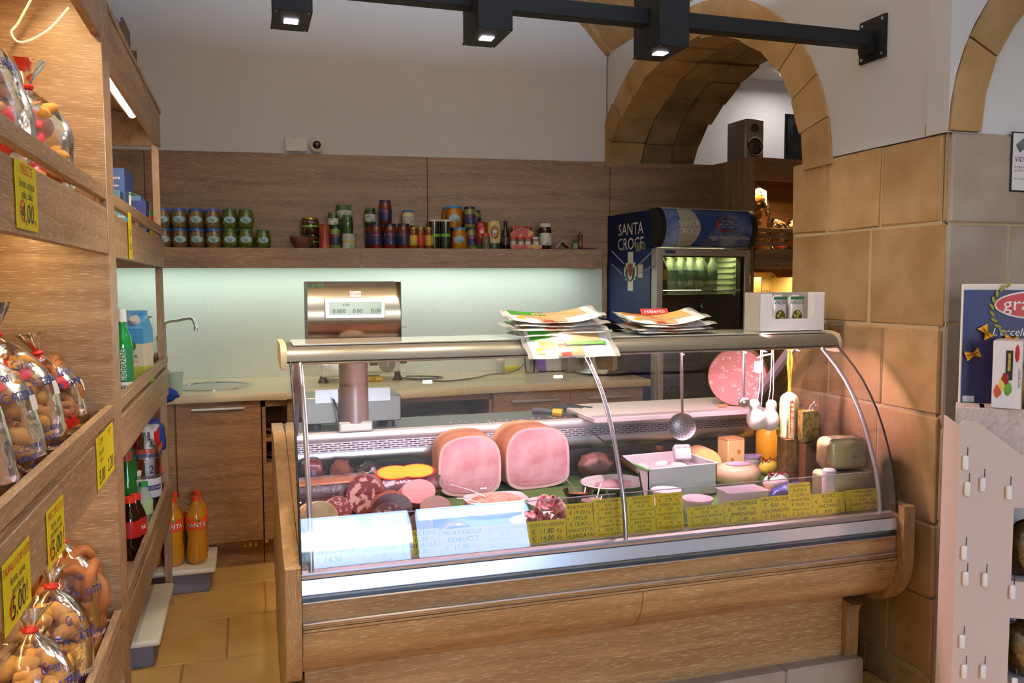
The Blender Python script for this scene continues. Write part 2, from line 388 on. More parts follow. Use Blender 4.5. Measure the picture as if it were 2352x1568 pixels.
# the wall that turns towards the viewer, with its blind arch
PY = 2.268
b = MB(); b.box(XR + .012, 4.7, PY + .006, PY + .012, 0, 2.0); b.box(XR + .1, 4.7, PY + .02, PY + .2, 0, 2.0); b.box(XR + .06, 4.7, PY + .1, PY + .2, 2.0, 3.1); wp = struct(b.build('wall_pier', mortar, org=(2.5, PY, 0)))
pz = [0, .405, .67, 1.0, 1.355, 1.695, 2.0]
pc = [[2.25, 2.75, 3.4, 4.2], [2.31, 2.9, 3.5, 4.3], [2.25, 2.7, 3.3, 4.0], [2.33, 2.95, 3.6, 4.4], [2.25, 2.52, 3.1, 3.9], [2.25, 2.6, 3.0, 3.8]]
for z0, z1, xs in zip(pz, pz[1:], pc):
    if xs[0] > 2.26: xs = [2.25] + xs
    for x0, x1 in zip(xs, xs[1:]):
        b = MB(); b.box(x0 + .004 + (.006 if x0 < 2.26 else 0), x1 - .004, PY + random.uniform(-.004, .002), PY + .1, z0 + .004, z1 - .004, b=.006)
        b.build('stone_block', stone_pale, wp, smooth=0)
CX, CZ = 2.96, 2.0
for i in range(7):
    a0, a1 = pi - i * .45, pi - (i + 1) * .45; a1 = max(a1, 0)
    ro, ri = .715, .585
    p = [(CX + ri * cos(a0 - .006), CZ + ri * sin(a0 - .006)), (CX + ri * cos((a0 + a1) / 2), CZ + ri * sin((a0 + a1) / 2)), (CX + ri * cos(a1 + .006), CZ + ri * sin(a1 + .006)), (CX + ro * cos(a1 + .006), CZ + ro * sin(a1 + .006)), (CX + ro * cos((a0 + a1) / 2), CZ + ro * sin((a0 + a1) / 2)), (CX + ro * cos(a0 - .006), CZ + ro * sin(a0 - .006))]
    b = MB(); b.prism(p, 'y', PY - .004, PY + .11); b.build('arch_stone', stone, wp, smooth=20)
b = MB()      # plaster round the blind arch and the recessed stones inside
n = 24; o2 = [(CX + .717 * cos(pi - pi * i / n), CZ + .717 * sin(pi - pi * i / n)) for i in range(n + 1)]
for (x0, z0), (x1, z1) in zip(o2, o2[1:]): b.prism([(x0, z0), (x1, z1), (x1, 3.1), (x0, 3.1)], 'y', PY + .004, PY + .1)
b.box(CX + .717, 4.7, PY + .004, PY + .1, 2.0, 3.1); b.build('plaster', plaster, wp, smooth=15)
for r_, (z0, z1) in enumerate(((2.0, 2.2), (2.2, 2.42), (2.42, 2.62))):
    for x0, x1 in ((2.3, 2.75), (2.75, 3.2), (3.2, 3.65)):
        b = MB(); b.box(x0 + .1 * r_ + .003, x1 + .1 * r_ - .003, PY + .05, PY + .12, z0 + .003, z1 - .003, b=.005); b.build('stone_block', stone_pale, wp, smooth=0)
# room behind the arch
b = MB(); b.box(2.85, 4.3, 5.35, 5.45, 0, 3.1); b.box(4.3, 4.4, 2.3, 5.5, 0, 3.1); b.box(2.84, 4.3, 2.4, 2.55, 0, 3.1); b.box(2.84, 2.86, 5.16, 5.4, 0, 3.1); struct(b.build('wall_side_room', plaster, org=(4.3, 4, 0)))
b = MB(); b.box(4.6, 4.7, -4.1, 2.4, 0, 3.1); struct(b.build('wall_shop_side', plaster, org=(4.6, 0, 0)))

# oak panelling of the back wall, in boards, and the splashback
oakpan = wood('oak_panel', '#9c7a5c', '#74543c', '#bda88c', 'X', rough=.5)
TP = thing('trim_1', None, None, BP, -TH); TP['kind'] = 'structure'
sj = bs(981, 470)[0]
for s0, s1 in ((-1.25, -.62), (-.62, sj), (sj, 2.205), (2.205, 2.93)):
    b = MB(); b.box(s0 + .0015, s1 - .0015, -.022, 0 if s1 < 2.3 else .02, 1.60 if s1 < 2.25 else 0.0, 2.278, b=.002); b.build('oak_panel', oakpan, TP, world=False)
splash = mat('speckled_composite', '#dde2da', .22, noise_col='#c9ccb9', nscale=160, nlo=.60, nhi=.72, ndet=2, spec=.5)
b = MB(); b.box(-.95, 2.155, -.014, 0, .93, 1.60); b.build('splashback', splash, TP, world=False)
b = MB(); b.box(2.155, 2.185, -.03, 0, .93, 1.66, b=.002); b.build('edge_batten', oakZ, TP, world=False)
# the long oak wall shelf with its strip light under it
TS = thing('wall_shelf', 'long oak shelf along the back wall above the lit white splashback', 'shelf', BP, -TH)
LO = .235; s_a = -1.2; s_m = bs(830, 590, LO)[0]; s_e = bs(1383, 590, LO)[0]
LT, LB = 1.708, 1.592
for s0, s1 in ((s_a, s_m), (s_m, s_e)):
    b = MB(); b.box(s0 + .0004, s1 - .0004, -LO, -LO + .025, LB, LT, b=.0012); b.build('front_board', oakpan, TS, world=False)
b = MB(); b.box(s_a, s_e - .01, -LO + .025, -.023, LT - .022, LT); b.box(s_a, s_e - .01, -LO + .025, -.12, LB + .02, LB + .045); b.build('deck', oakpan, TS, world=False)
b = MB(); b.box(s_e - .025, s_e, -LO + .025, -.023, LB, LT); b.build('end_board', oakpan, TS, world=False)
b = MB(); b.tube([(s_e - .02, -LO - .002, LB + .035), (s_e - .02, -LO - .014, LB + .03), (s_e - .02, -LO - .012, LB + .015)], .003, 6); b.build('hook', steel, TS, world=False)
b = MB(); b.box(-.9, 1.95, -.18, -.15, LB + .004, LB + .02); st = b.build('light_strip', mat('strip_diffuser', '#eafff0', .5, emit=5, ecol='#dcfff0'), TS, world=False)
lo = area('shelf_strip_light', bw(.55, .165, LB + .002), (2.9, .03), 3.8, (.82, 1.0, .94), (0, 0, -TH)); 
LS = TS
# ------------------------------------------------------------------ the deli counter
KX0, KX1 = .125, 2.115
KT = thing('deli_counter', 'oak and aluminium refrigerated deli counter with curved glass front', 'counter', (1.12, 2.85, .16))
b = MB()
for x0, x1 in ((.085, .55), (.55, 1.2), (1.2, 1.75), (1.75, 2.075)): b.box(x0 + .002, x1 - .002, 2.40 + random.uniform(-.004, .004), 3.42, 0, .16, b=.006)
struct(b.build('trim_2', stone_pale, org=(1.1, 2.8, 0), smooth=0))
oakF = wood('oak_front', '#b08a5c', '#8a663f', '#d4c09c', 'X', rough=.4)
oakE = wood('oak_front_z', '#b08a5c', '#8a663f', '#d4c09c', 'Z', rough=.4)
b = MB(); b.box(KX0 + .01, 2.015, 2.455, 2.48, .16, .42); b.build('base_panel', oakF, KT)
b = MB(); b.box(KX0, KX1, 2.50, 3.38, .16, .66); b.build('body', mat('case_body', '#8d8a86', .6), KT)
def bulge(x0, x1, nm, y0=2.305, y1=2.455, zt=.545, zb=.385, ins=.02):
    o = [(y1 - (y1 - y0) * cos(t), zt - (zt - zb) * sin(t)) for t in [i * pi / 20 for i in range(11)]]
    i_ = [(y1 + .03, zb), (y1 + .03, zt)]
    b = MB(); b.prism(o + i_, 'x', x0, x1); return b.build(nm, oakF, KT, smooth=50)
xj = 1.15
bulge(KX0, xj - .0012, 'bulge_panel'); bulge(xj + .0012, KX1, 'bulge_panel')
b = MB()
for z0, z1, y in ((.545, .553, 2.306), (.553, .560, 2.310), (.560, .568, 2.306)): b.box(KX0, KX1, y, 2.36, z0 + .0006, z1, b=.0015)
b.build('moulding', oakF, KT)
b = MB(); b.box(KX0, KX1, 2.304, 2.36, .568, .5735, b=.001); b.box(KX0, KX1, 2.308, 2.36, .6255, .6305, b=.001); b.build('edge_strip', alu, KT)
b = MB(); b.box(KX0, KX1, 2.314, 2.34, .5735, .6255); b.build('front_board', oakF, KT)
b = MB(); b.prism([(2.318, .6305), (2.324, .636), (2.324, .642), (2.310, .6495), (2.312, .655), (2.36, .655), (2.36, .6305)], 'x', KX0, KX1); b.build('channel', mat('channel_alu', '#8f9aa6', .3, metal=.9), KT)
b = MB(); b.prism([(2.306, .652), (2.308, .651), (2.318, .6885), (2.345, .690), (2.36, .655)], 'x', KX0, KX1); b.build('bumper_rail', mat('bumper_alu', '#e2e2e6', .22, metal=.6), KT)
b = MB(); b.prism([(2.322, .6905), (2.318, .699), (2.323, .7025), (2.320, .708), (2.338, .711), (2.338, .700), (2.42, .698), (2.42, .688), (2.34, .6885)], 'x', KX0, KX1 - .008); b.build('glass_rail', alu, KT)
# end panels: a bent oak edge that follows the bulge, and the leg bracket under it
def endpanel(x0, x1, nm, hi=True):
    o = [(2.283, .735), (2.283, .545)] + [(2.46 - .177 * cos(t), .545 - .185 * sin(t)) for t in [i * pi / 20 for i in range(1, 11)]]
    prof = o + ([(3.40, .36), (3.40, .955), (3.11, .955), (2.62, .80), (2.36, .735)] if hi else [(3.40, .36), (3.40, .70), (2.40, .70), (2.36, .735)])
    b = MB(); b.prism(prof, 'x', x0, x1); return b.build(nm, oakE, KT, smooth=50)
endpanel(KX0 - .045, KX0 - .003, 'end_panel'); endpanel(KX1 + .004, KX1 + .05, 'end_panel', False)
for x0, x1 in ((2.018, 2.072), (KX0 - .045, KX0 + .008)):
    o = [(2.47 - .035 * cos(t) + .0, .36 - .035 * sin(t)) for t in [0]]
    b = MB(); b.prism([(2.40, .36), (2.425, .345), (2.435, .32), (2.437, .16), (3.3, .16), (3.3, .36)], 'x', x0, x1); b.build('leg_panel', oakE, KT, smooth=50)
# well of the case
b = MB(); b.prism([(2.40, .70), (3.10, .725), (3.10, .700), (2.40, .675)], 'x', KX0 + .004, KX1 - .004); deck = b.build('deck', mat('deck_steel', '#b9b6b4', .3, metal=.8), KT)
green = mat('green_grass_mat', '#4d7030', .8, bump=.6, bscale=90)
b = MB(); b.prism([(2.42, .702), (3.09, .726), (3.09, .731), (2.42, .707)], 'x', KX0 + .02, KX1 - .02); b.build('grass_mat', green, KT)
dsteel = mat('dark_case_back', '#2b2828', .4, metal=.3)
b = MB(); b.prism([(3.10, .70), (3.115, .835), (3.14, .835), (3.14, .70)], 'x', KX0, KX1); b.build('back_wall', dsteel, KT)
b = MB(); b.prism([(3.112, .835), (3.10, .86), (3.108, .884), (3.14, .884), (3.14, .835)], 'x', KX0, KX1); b.build('deflector', steel, KT, smooth=60)
b = MB(); b.prism([(3.104, .884), (3.114, .917), (3.14, .917), (3.14, .884)], 'x', KX0, KX1); gr = b.build('air_grille', mat('grille_alu', '#b0acb0', .4, metal=.7), KT)
b = MB()
for r_ in range(4):
    z = .888 + r_ * .0075; y = 3.104 + (z - .884) * .30
    x = KX0 + .02 + (r_ % 2) * .016
    while x < KX1 - .05:
        b.box(x, x + .026, y - .0008, y + .004, z, z + .003); x += .033
g2 = b.build('grille_slots', black, gr, smooth=0); g2['kind'] = 'stuff'
b = MB(); b.prism([(3.118, .917), (3.112, .925), (3.112, .945), (3.118, .951), (3.16, .951), (3.16, .917)], 'x', KX0 - .001, KX1 + .001); b.build('worktop_lip', mat('lip_alu', '#dcd7da', .35, metal=.5), KT, smooth=50)
b = MB(); b.box(KX0, KX1, 3.16, 3.405, .93, .951, b=.003); wtp = b.build('service_worktop', mat('embossed_steel', '#8f8d86', .38, metal=.85, bump=.25, bscale=300), KT)
b = MB(); b.box(KX0, KX1, 3.33, 3.40, .16, .93); b.build('back_panel', oakF, KT)
# cornice, its glass top, end caps and lamp
corn = mat('cornice_champagne', '#7f7768', .32, metal=.55)
pr = [(2.655, 1.257), (2.650, 1.262), (2.653, 1.272), (2.662, 1.287), (2.680, 1.299), (2.700, 1.304), (2.935, 1.304), (2.935, 1.294), (2.73, 1.290), (2.70, 1.262), (2.665, 1.257)]
b = MB(); b.prism(pr, 'x', KX0 - .012, KX1 + .018); b.build('cornice', corn, KT, smooth=50)
b = MB(); b.box(KX0 - .012, KX1 + .018, 2.650, 2.664, 1.2515, 1.2565, b=.001); b.build('cornice_edge', alu, KT)
b = MB(); b.box(KX0 + .01, KX1, 2.705, 2.95, 1.3055, 1.3115, b=.0015); b.build('top_shelf', mat('smoked_glass', '#b8b2a4', .06, spec=.7), KT)
capm = mat('cornice_cap', '#c3ab8a', .5)
for x0, x1 in ((KX0 - .030, KX0 - .012), (KX1 + .018, KX1 + .028)):
    b = MB(); b.prism([(2.648, 1.235), (2.645, 1.28), (2.662, 1.305), (2.70, 1.314), (2.94, 1.314), (2.94, 1.25), (2.68, 1.235)], 'x', x0, x1); b.build('cornice_cap', capm, KT, smooth=50)
b = MB(); b.tube([(KX0 + .08, 2.73, 1.276), (KX1 - .06, 2.73, 1.276)], .008, 8); b.build('lamp_tube', mat('pink_tube', '#ffd9e6', .4, emit=6, ecol='#ffc9dc'), KT)
area('counter_tube_light', (1.12, 2.712, 1.256), (1.92, .03), 12.5, (1.0, .64, .77), (radians(-4), 0, 0))
for x_, s_ in ((2.06, -1), (.18, 1)): area('counter_tube_end_light', (x_ - .30, 2.70, 1.246), (.20, .03), 5.0, (1.0, .58, .72), (0, radians(-42), 0), spread=140) if s_ < 0 else None
for x in (.155, 2.055):
    b = MB(); d = .012
    b.prism([(2.76, 1.29), (2.80, 1.29), (3.155, .955), (3.12, .945)], 'x', x - d, x + d); b.build('support_bracket', mat('bracket_alu', '#a9a0aa', .4, metal=.6), KT)
# curved front glass
GC = [(2.642, 1.262), (2.60, 1.232), (2.55, 1.195), (2.50, 1.150), (2.458, 1.10), (2.42, 1.045), (2.388, .985), (2.36, .92), (2.338, .85), (2.324, .785), (2.317, .735), (2.316, .708)]
for x0, x1 in ((KX0, 1.099), (1.103, KX1)):
    b = MB(); b.surf(lambda u, v: (x0 + (x1 - x0) * u, *GC[round(v * (len(GC) - 1))]), 2, len(GC)); b.build('front_glass', glass, KT, smooth=80)
for x in (.152, 1.101, 2.058):
    b = MB(); b.tube([(x, y + .013 + (.006 if z > .9 else 0), z - .004) for y, z in GC], .0075, 10); b.build('glass_tube', alu, KT, smooth=80)
for x in (KX0 - .002, KX1 + .001):
    b = MB(); b.tube([(x, y, z) for y, z in GC], .0035, 6); b.build('glass_edge', black, KT, smooth=80)
    b = MB(); v = [(x, y, z) for y, z in GC] + [(x, 3.11, .74), (x, 3.11, .955), (x, 2.80, 1.262)]; b.face(v); b.build('side_glass', glass, KT, smooth=0)
for x0, x1 in ((KX0 + .035, 1.09), (1.11, KX1 - .065)):
    b = MB(); b.surf(lambda u, v: (x0 + (x1 - x0) * u, 2.348 + .034 * v, .709 + .13 * v), 2, 2); b.build('low_pane', glass, KT, smooth=0)
    b = MB(); b.box(x0, x1, 2.3805, 2.3845, .838, .8405); b.build('pane_edge', mat('glass_edge_pink', '#cfc3c4', .2, alpha=.7), KT)
# glass divider with a black edge
dv = [(3.09, .735), (3.09, .91), (2.66, .845), (2.645, .835), (2.60, .735)]
xd = 1.30
GD = thing('glass_divider', 'clear glass divider with a black edge between the ham and cheese sides', 'divider', (xd, 2.6, .73))
b = MB(); b.face([(xd, y, z) for y, z in dv]); b.build('pane', glass, GD, smooth=0)
b = MB(); b.tube([(xd, y, z) for y, z in dv[1:]], .0035, 4); b.build('edge_strip', black, GD, smooth=0)

# price cards
def pc_line(s_): return s_
CARDS = [
 (712, 820, 1233, 1306, ['CRUDO', 'NAZIONALE', '14,90']), (820, 926, 1222, 1300, ['SALAME', '12,00', 'SALAME SPAGN.', '13,00']),
 (927, 1011, 1215, 1287, ['TACCHINO', '15,20', 'BRESAOLA', '24,90']), (1011, 1112, 1211, 1276, ['MORTADELLA', 'FIORUCCI', '11,90']),
 (1112, 1213, 1203, 1266, ['PANCETTA-COPPATA', '17,00', 'PANCETTA-AFFUMICATA', '12,00']), (1213, 1302, 1193, 1258, ['COTTO VERONI', '11,80', '14,80']),
 (1303, 1365, 1155, 1250, ['PORCHETTA', '19,20', 'SPECK', '13,90', 'PANCETTA', 'LARDATA']), (1366, 1437, 1144, 1243, ['SALSA TONNATA', '8.00', 'SALSA RUSSA', '8.00', 'SALSA COCKTAIL', '15.00', 'GAMBERETTI OLIO', '20,00', 'POLPA DI GRANCHIO']),
 (1443, 1508, 1138, 1234, ['FUNGHI DI', 'MUSCHIO', '10,00', 'FUNGHI CHAMPIGNON', '10,00', 'FUNGHI CHAMPIGNON', 'APPETTATI', '19,00', 'CARCIOFI']), (1509, 1572, 1131, 1226, ['RICOTTA "SCISCI"', '5,70', 'PRIMO SALE', '7,00', 'CACIORICOTTA', 'FRESCO', '1,70', 'FORMAGGIO']),
 (1580, 1664, 1160, 1222, ['CACIO "SCISCI"', '11,00', 'SCAMORZE BIANCHE', '10,00', 'SCAMORZA GIALLA']), (1665, 1750, 1148, 1212, ['MOZZARELLE', '8,00', 'EMMENTHAL', '11,80']),
 (1750, 1815, 1138, 1203, ['PROVOLONE', '8,60', 'GALBANONE', '14,00']), (1815, 1866, 1108, 1196, ['MOZZARELLA', 'BUFALA', '13,00', 'BURRATINA', '10,00', 'STRACCIATELLA', '8,50']),
 (1866, 1942, 1131, 1193, ['RODEZ', '12,20', 'VACCHINO', '8,60']), (1944, 2022, 1122, 1183, ['PARMIGGIANO', 'REGGIANO', '16,00', 'GRANA PADANA', '12,00'])]
for n_, (xa, xb, yt, yb, lines) in enumerate(CARDS):
    y = 2.392 + .002 * (n_ % 2)
    p0 = at(xa, (yt + yb) / 2, 1, y); p1 = at(xb, (yt + yb) / 2, 1, y); zt = at((xa + xb) / 2, yt, 1, y + .012).z
    x0, x1, zb = p0.x, p1.x, .702
    nm = ' '.join([l for l in lines if not l[0].isdigit()][:2]).replace('"', '').lower()
    t_ = thing('price_card', 'yellow handwritten price card reading %s' % nm, 'price card', ((x0 + x1) / 2, y, zb), group='yellow price cards along the counter front')
    t_.rotation_euler = (radians(-8), 0, 0)
    w, h = x1 - x0, zt - zb
    b = MB(); b.box(-w / 2 + .0006, w / 2 - .0006, 0, .0012, 0, h); b.build('card', yellowcard, t_, world=False)
    nl = len(lines); lh = h / (nl + .15); bl, rd = [], []
    for k_, s_ in enumerate(lines):
        yy = h - (k_ + .86) * lh
        if s_[0].isdigit():
            sz = min(lh * 1.0, w * .26)
            bl.append((s_, -.02 * w, yy, sz, 'CENTER')); rd.append(('\u20ac', -w * .40, yy, sz, 'LEFT')); rd.append(('Kg', w * .24, yy, sz * .8, 'LEFT'))
        else:
            sz = min(lh * .98, w * .86 / (.62 * len(s_)))
            bl.append((s_, .02 * w, yy, sz, 'CENTER')); rd.append(('\u2022', -w * .48, yy, sz, 'LEFT'))
    M_ = T(0, -.0008, 0) @ FACE_FRONT
    text(bl, 1.0, ink, t_, M_, shear=.12); text(rd, 1.0, redink, t_, M_, shear=.12)
# ------------------------------------------------------------------ black lamp rail
LR = thing('lamp_rail', 'black square metal lamp rail fixed to the plaster wall with a bolted plate', 'lamp rail', (1.0, 2.64, 2.39))
b = MB(); b.box(XL + .02, 2.215, 2.615, 2.668, 2.365, 2.418, b=.002); b.build('bar', lampblack, LR)
b = MB(); b.box(2.238, 2.2495, 2.573, 2.709, 2.32, 2.475, b=.001); pl = b.build('wall_plate', lampblack, LR)
b = MB(); b.box(2.205, 2.24, 2.622, 2.675, 2.345, 2.425, b=.002); b.build('bar_socket', lampblack, LR)
for y in (2.588, 2.694):
    for z in (2.335, 2.46):
        b = MB(); b.lathe([(0, 0), (.005, 0), (.006, .002), (.006, .004)], 8, m=T(2.236, y, z) @ RY(90)); b.build('bolt', steel, pl)
UPW = 36
em = mat('led_chip', '#ffffff', .5, emit=22, ecol='#fff0ff')
for x0, lb in ((.09, 'first'), (.695, 'middle'), (1.31, 'last')):
    lp = thing('box_spotlight', {'first': 'black box downlight on the rail farthest from the wall plate', 'middle': 'black box downlight in the middle of the lamp rail', 'last': 'black box downlight in front of the stone arch'}[lb], 'spotlight', (x0 + .056, 2.64, 2.28), group='black box downlights on the lamp rail')
    b = MB(); b.box(x0, x0 + .112, 2.54, 2.605, 2.282, 2.60, b=.0015); b.box(x0 + .004, x0 + .108, 2.612, 2.74, 2.282, 2.60, b=.0015); b.box(x0 + .01, x0 + .10, 2.60, 2.62, 2.30, 2.59); b.build('housing', lampblack, lp)
    b = MB(); b.box(x0, x0 + .112, 2.54, 2.74, 2.280, 2.284, b=.001); fp = b.build('face_plate', lampblack, lp)
    for dx in (.01, .102):
        for dy in (2.55, 2.73):
            b = MB(); b.lathe([(0, -.001), (.003, -.001), (.003, 0)], 6, c=(x0 + dx, dy, 2.2795)); b.build('screw', steel, fp)
    b = MB(); b.box(x0 + .036, x0 + .076, 2.62, 2.66, 2.2775, 2.2795); b.build('led', em, lp)
    area('box_spot_light', (x0 + .056, 2.64, 2.272), (.04, .04), 7.5, (1.0, .86, .68), (0, 0, 0), spread=150)
    b = MB(); b.box(x0 + .02, x0 + .09, 2.63, 2.72, 2.6005, 2.603); b.build('uplight_lens', em, lp)
    area('box_up_light', (x0 + .056, 2.675, 2.61), (.08, .08), UPW, (.73, .96, 1.24), (radians(180), 0, 0), spread=170)
# ------------------------------------------------------------------ camera dome and box on the plaster
s0, z0 = bs(656, 350); s1, z1 = bs(705, 319)
c = bw((s0 + s1) / 2, 0, z0 + .012)
t_ = thing('junction_box', 'flat white junction box on the plaster beside the dome camera', 'junction box', c, -TH)
w = (s1 - s0) / 2; b = MB(); b.box(-w, w, -.035, -.001, -.008, z1 - z0 - .012, b=.003); b.build('cover', white_pl, t_, world=False)
for sx in (-.6, .6):
    b = MB(); b.lathe([(0, 0), (.003, 0), (.003, .002)], 6, m=T(w * sx, -.037, .04) @ RX(-90)); b.build('screw', mat('dull_zinc', '#8a8a8a', .4, metal=.8), t_, world=False)
s0, z0 = bs(728, 335)
t_ = thing('dome_camera', 'small round white dome security camera on the plaster wall', 'camera', bw(s0, 0, z0), -TH)
b = MB(); b.lathe([(.048, .0), (.048, .012), (.044, .022), (.036, .034), (.026, .042)], 24, m=RX(90)); b.build('housing', white_pl, t_, world=False)
b = MB(); b.lathe([(.026, .040), (.024, .046), (.016, .053), (0, .056)], 20, m=RX(90)); b.build('dome', mat('dark_dome', '#0c0c10', .05, spec=.8), t_, world=False)
b = MB(); b.tube([(.026 * cos(a), -.041, .026 * sin(a)) for a in [i * pi / 8 for i in range(16)]], .003, 6, closed=True); b.build('ring', white_pl, t_, world=False)

# ------------------------------------------------------------------ kitchen run along the back
CY = 4.55
oakK = wood('oak_kitchen_z', '#a87a4e', '#805733', '#c9a67a', 'X', rough=.42)
comp = mat('cream_composite', '#d8c6a4', .3, noise_col='#cbb48c', nscale=150, nlo=.58, nhi=.7, ndet=2)
def handle(parent, x0, x1, y, z, nm='handle'):
    b = MB(); b.box(x0, x1, y - .024, y - .016, z - .006, z + .006, b=.0015); b.box(x0 + .012, x0 + .02, y - .018, y, z - .004, z + .004); b.box(x1 - .02, x1 - .012, y - .018, y, z - .004, z + .004); b.build(nm, mat('satin_handle', '#d9d6cf', .3, metal=.7), parent)
t_ = thing('sink_cabinet', 'oak base cabinet with one door under the round sink', 'cabinet', (-.15, 4.85, 0))
b = MB(); b.box(-.91, .058, CY + .02, 5.2, .14, .895); b.build('body', oakK, t_)
b = MB(); b.box(-.91, -.365, CY - .001, CY + .019, .15, .893, b=.002); b.build('filler_panel', oakK, t_)
b = MB(); b.box(-.358, .056, CY - .002, CY + .018, .155, .893, b=.002); d = b.build('door', oakK, t_); handle(d, -.283, -.022, CY, .862)
b = MB(); b.box(-.91, .058, CY + .09, CY + .11, 0, .14); b.build('toe_kick', oakK, t_)
def openunit(nm, lab, x0, x1, y, zlo, shelves, depth=.5):
    t_ = thing(nm, lab, 'cabinet', ((x0 + x1) / 2, y + .3, 0)); z1 = .895
    b = MB(); b.box(x0, x0 + .018, y, y + depth, .14, z1); b.box(x1 - .018, x1, y, y + depth, .14, z1); b.box(x0, x1, y + depth, y + depth + .01, .14, z1); b.box(x0, x1, y, y + depth, .862, z1); b.build('carcass', oakK, t_)
    for z in shelves: 
        b = MB(); b.box(x0 + .018, x1 - .018, y + .002, y + depth, z - .018, z); b.build('shelf', oakK, t_)
    b = MB(); b.box(x0, x1, y - .001, y + .018, .155, zlo - .02, b=.002); b.build('door', oakK, t_)
    b = MB(); b.box(x0, x1, y + .09, y + .11, 0, .14); b.build('toe_kick', oakK, t_)
    return t_
openunit('open_base_unit', 'narrow oak base unit with two open pigeonholes of plates', .062, .44, CY - .01, .565, (.56, .695))
openunit('open_base_unit', 'wide oak base unit with an open niche holding buckets', .445, 1.283, 4.44, .565, (.56,))
t_ = thing('drawer_unit', 'oak base unit with two wide drawers below the meat slicer', 'cabinet', (1.74, 4.75, 0))
b = MB(); b.box(1.287, 2.205, 4.45, 4.98, .14, .895); b.build('body', oakK, t_)
for x0, x1, hx in ((1.289, 1.742, (1.39, 1.661)), (1.745, 2.20, (1.847, 2.114))):
    b = MB(); b.box(x0, x1, 4.43, 4.449, .62, .893, b=.002); d = b.build('drawer', oakK, t_); handle(d, hx[0], hx[1], 4.43, .845)
    b = MB(); b.box(x0, x1, 4.43, 4.449, .155, .615, b=.002); b.build('drawer', oakK, t_)
b = MB(); b.box(1.287, 2.205, 4.53, 4.55, 0, .14); b.build('toe_kick', oakK, t_)
# worktop with its waved front edge
fr = [(-.91, 4.512), (-.38, 4.512), (.06, 4.515), (.20, 4.475), (.35, 4.415), (.50, 4.365), (.62, 4.345), (.78, 4.345), (.95, 4.36), (1.12, 4.385), (1.29, 4.405), (1.7, 4.408), (2.235, 4.41)]
def smooth_pts(P, k=4):
    out = []
    for i in range(len(P) - 1):
        p0, p1, p2, p3 = P[max(i - 1, 0)], P[i], P[i + 1], P[min(i + 2, len(P) - 1)]
        for j in range(k):
            t = j / k; out.append(tuple(.5 * (2 * p1[a] + (p2[a] - p0[a]) * t + (2 * p0[a] - 5 * p1[a] + 4 * p2[a] - p3[a]) * t * t + (3 * p1[a] - p0[a] - 3 * p2[a] + p3[a]) * t ** 3) for a in range(len(p1))))
    return out + [P[-1]]
SKX, SKY, SKR = -.19, 4.90, .195
fs = smooth_pts(fr, 3); b = MB()
def backy(x): return 5.30 - (x - .07) * tan(TH) - .016
cells = []
top, bot = {}, {}
g = MB(); prev = None
for x, y in fs:
    yb = backy(x); q = [g.bm.verts.new(p) for p in ((x, y, .898), (x, y - .003, .902), (x, y - .003, .932), (x, y + .002, .938))]
    ys = [y + .002 + (yb - y - .002) * k / 8 for k in range(1, 9)]
    q += [g.bm.verts.new((x, yy, .938)) for yy in ys] + [g.bm.verts.new((x, yb, .898))]
    if prev:
        for k in range(len(q) - 1): g.bm.faces.new((prev[k], q[k], q[k + 1], prev[k + 1]))
    prev = q
for f_ in list(g.bm.faces):
    c_ = f_.calc_center_median()
    if c_.z > .937 and (c_.x - SKX) ** 2 + (c_.y - SKY) ** 2 < (SKR - .03) ** 2: g.bm.faces.remove(f_)
wt = g.build('kitchen_worktop', comp, org=(.6, 4.8, .898), smooth=50); tag(wt, 'cream composite kitchen worktop with a waved front edge', 'worktop')
b = MB(); b.lathe([(SKR + .02, .0), (SKR + .02, .004), (SKR, .006), (SKR - .012, .002), (SKR - .018, -.03), (SKR - .03, -.13), (SKR - .07, -.145), (.03, -.148), (0, -.15)], 40, c=(0, 0, 0)); sk = b.build('round_sink', chrome, org=(0, 0, 0)); sk.location = (SKX, SKY, .9385); tag(sk, 'round stainless sink set into the cream worktop', 'sink')
t_ = thing('kitchen_tap', 'chrome kitchen tap with a tall bent spout by the sink', 'tap', (-.435, 4.985, .938))
b = MB(); b.lathe([(0, 0), (.024, 0), (.024, .02), (.019, .05), (.016, .06), (0, .06)], 14, c=(-.435, 4.985, .938)); b.build('base', chrome, t_)
sp = smooth_pts([(-.435, 4.985, .99), (-.435, 4.985, 1.15), (-.435, 4.985, 1.265), (-.42, 4.98, 1.292), (-.37, 4.96, 1.30), (-.31, 4.94, 1.312), (-.285, 4.93, 1.305), (-.272, 4.925, 1.275), (-.270, 4.925, 1.262)], 4)
b = MB(); b.tube(sp, .0095, 10); b.build('spout', chrome, t_, smooth=80)
b = MB(); b.lathe([(0, 0), (.013, 0), (.013, .02), (.010, .026), (0, .026)], 10, c=(-.27, 4.925, 1.244)); b.build('nozzle', chrome, t_)
b = MB(); b.tube([(-.43, 4.97, 1.03), (-.40, 4.92, 1.01), (-.385, 4.89, .985)], .006, 8); b.build('lever', chrome, t_)
b = MB(); b.tube([(-.448, 5.0, 1.19), (-.448, 5.0, 1.25)], .007, 8); b.build('red_sleeve', mat('dull_red', '#a8322c', .5), t_)
t_ = tag(MB().lathe([(0, 0), (.030, 0), (.036, .06), (.042, .11), (.039, .11), (.033, .02), (0, .008)], 18).build('plastic_beaker', mat('pale_green_plastic', '#c6dcc6', .3, alpha=.75), org=(0, 0, 0)), 'pale green plastic beaker beside the tap', 'beaker'); t_.location = (-.36, 4.62, .938)
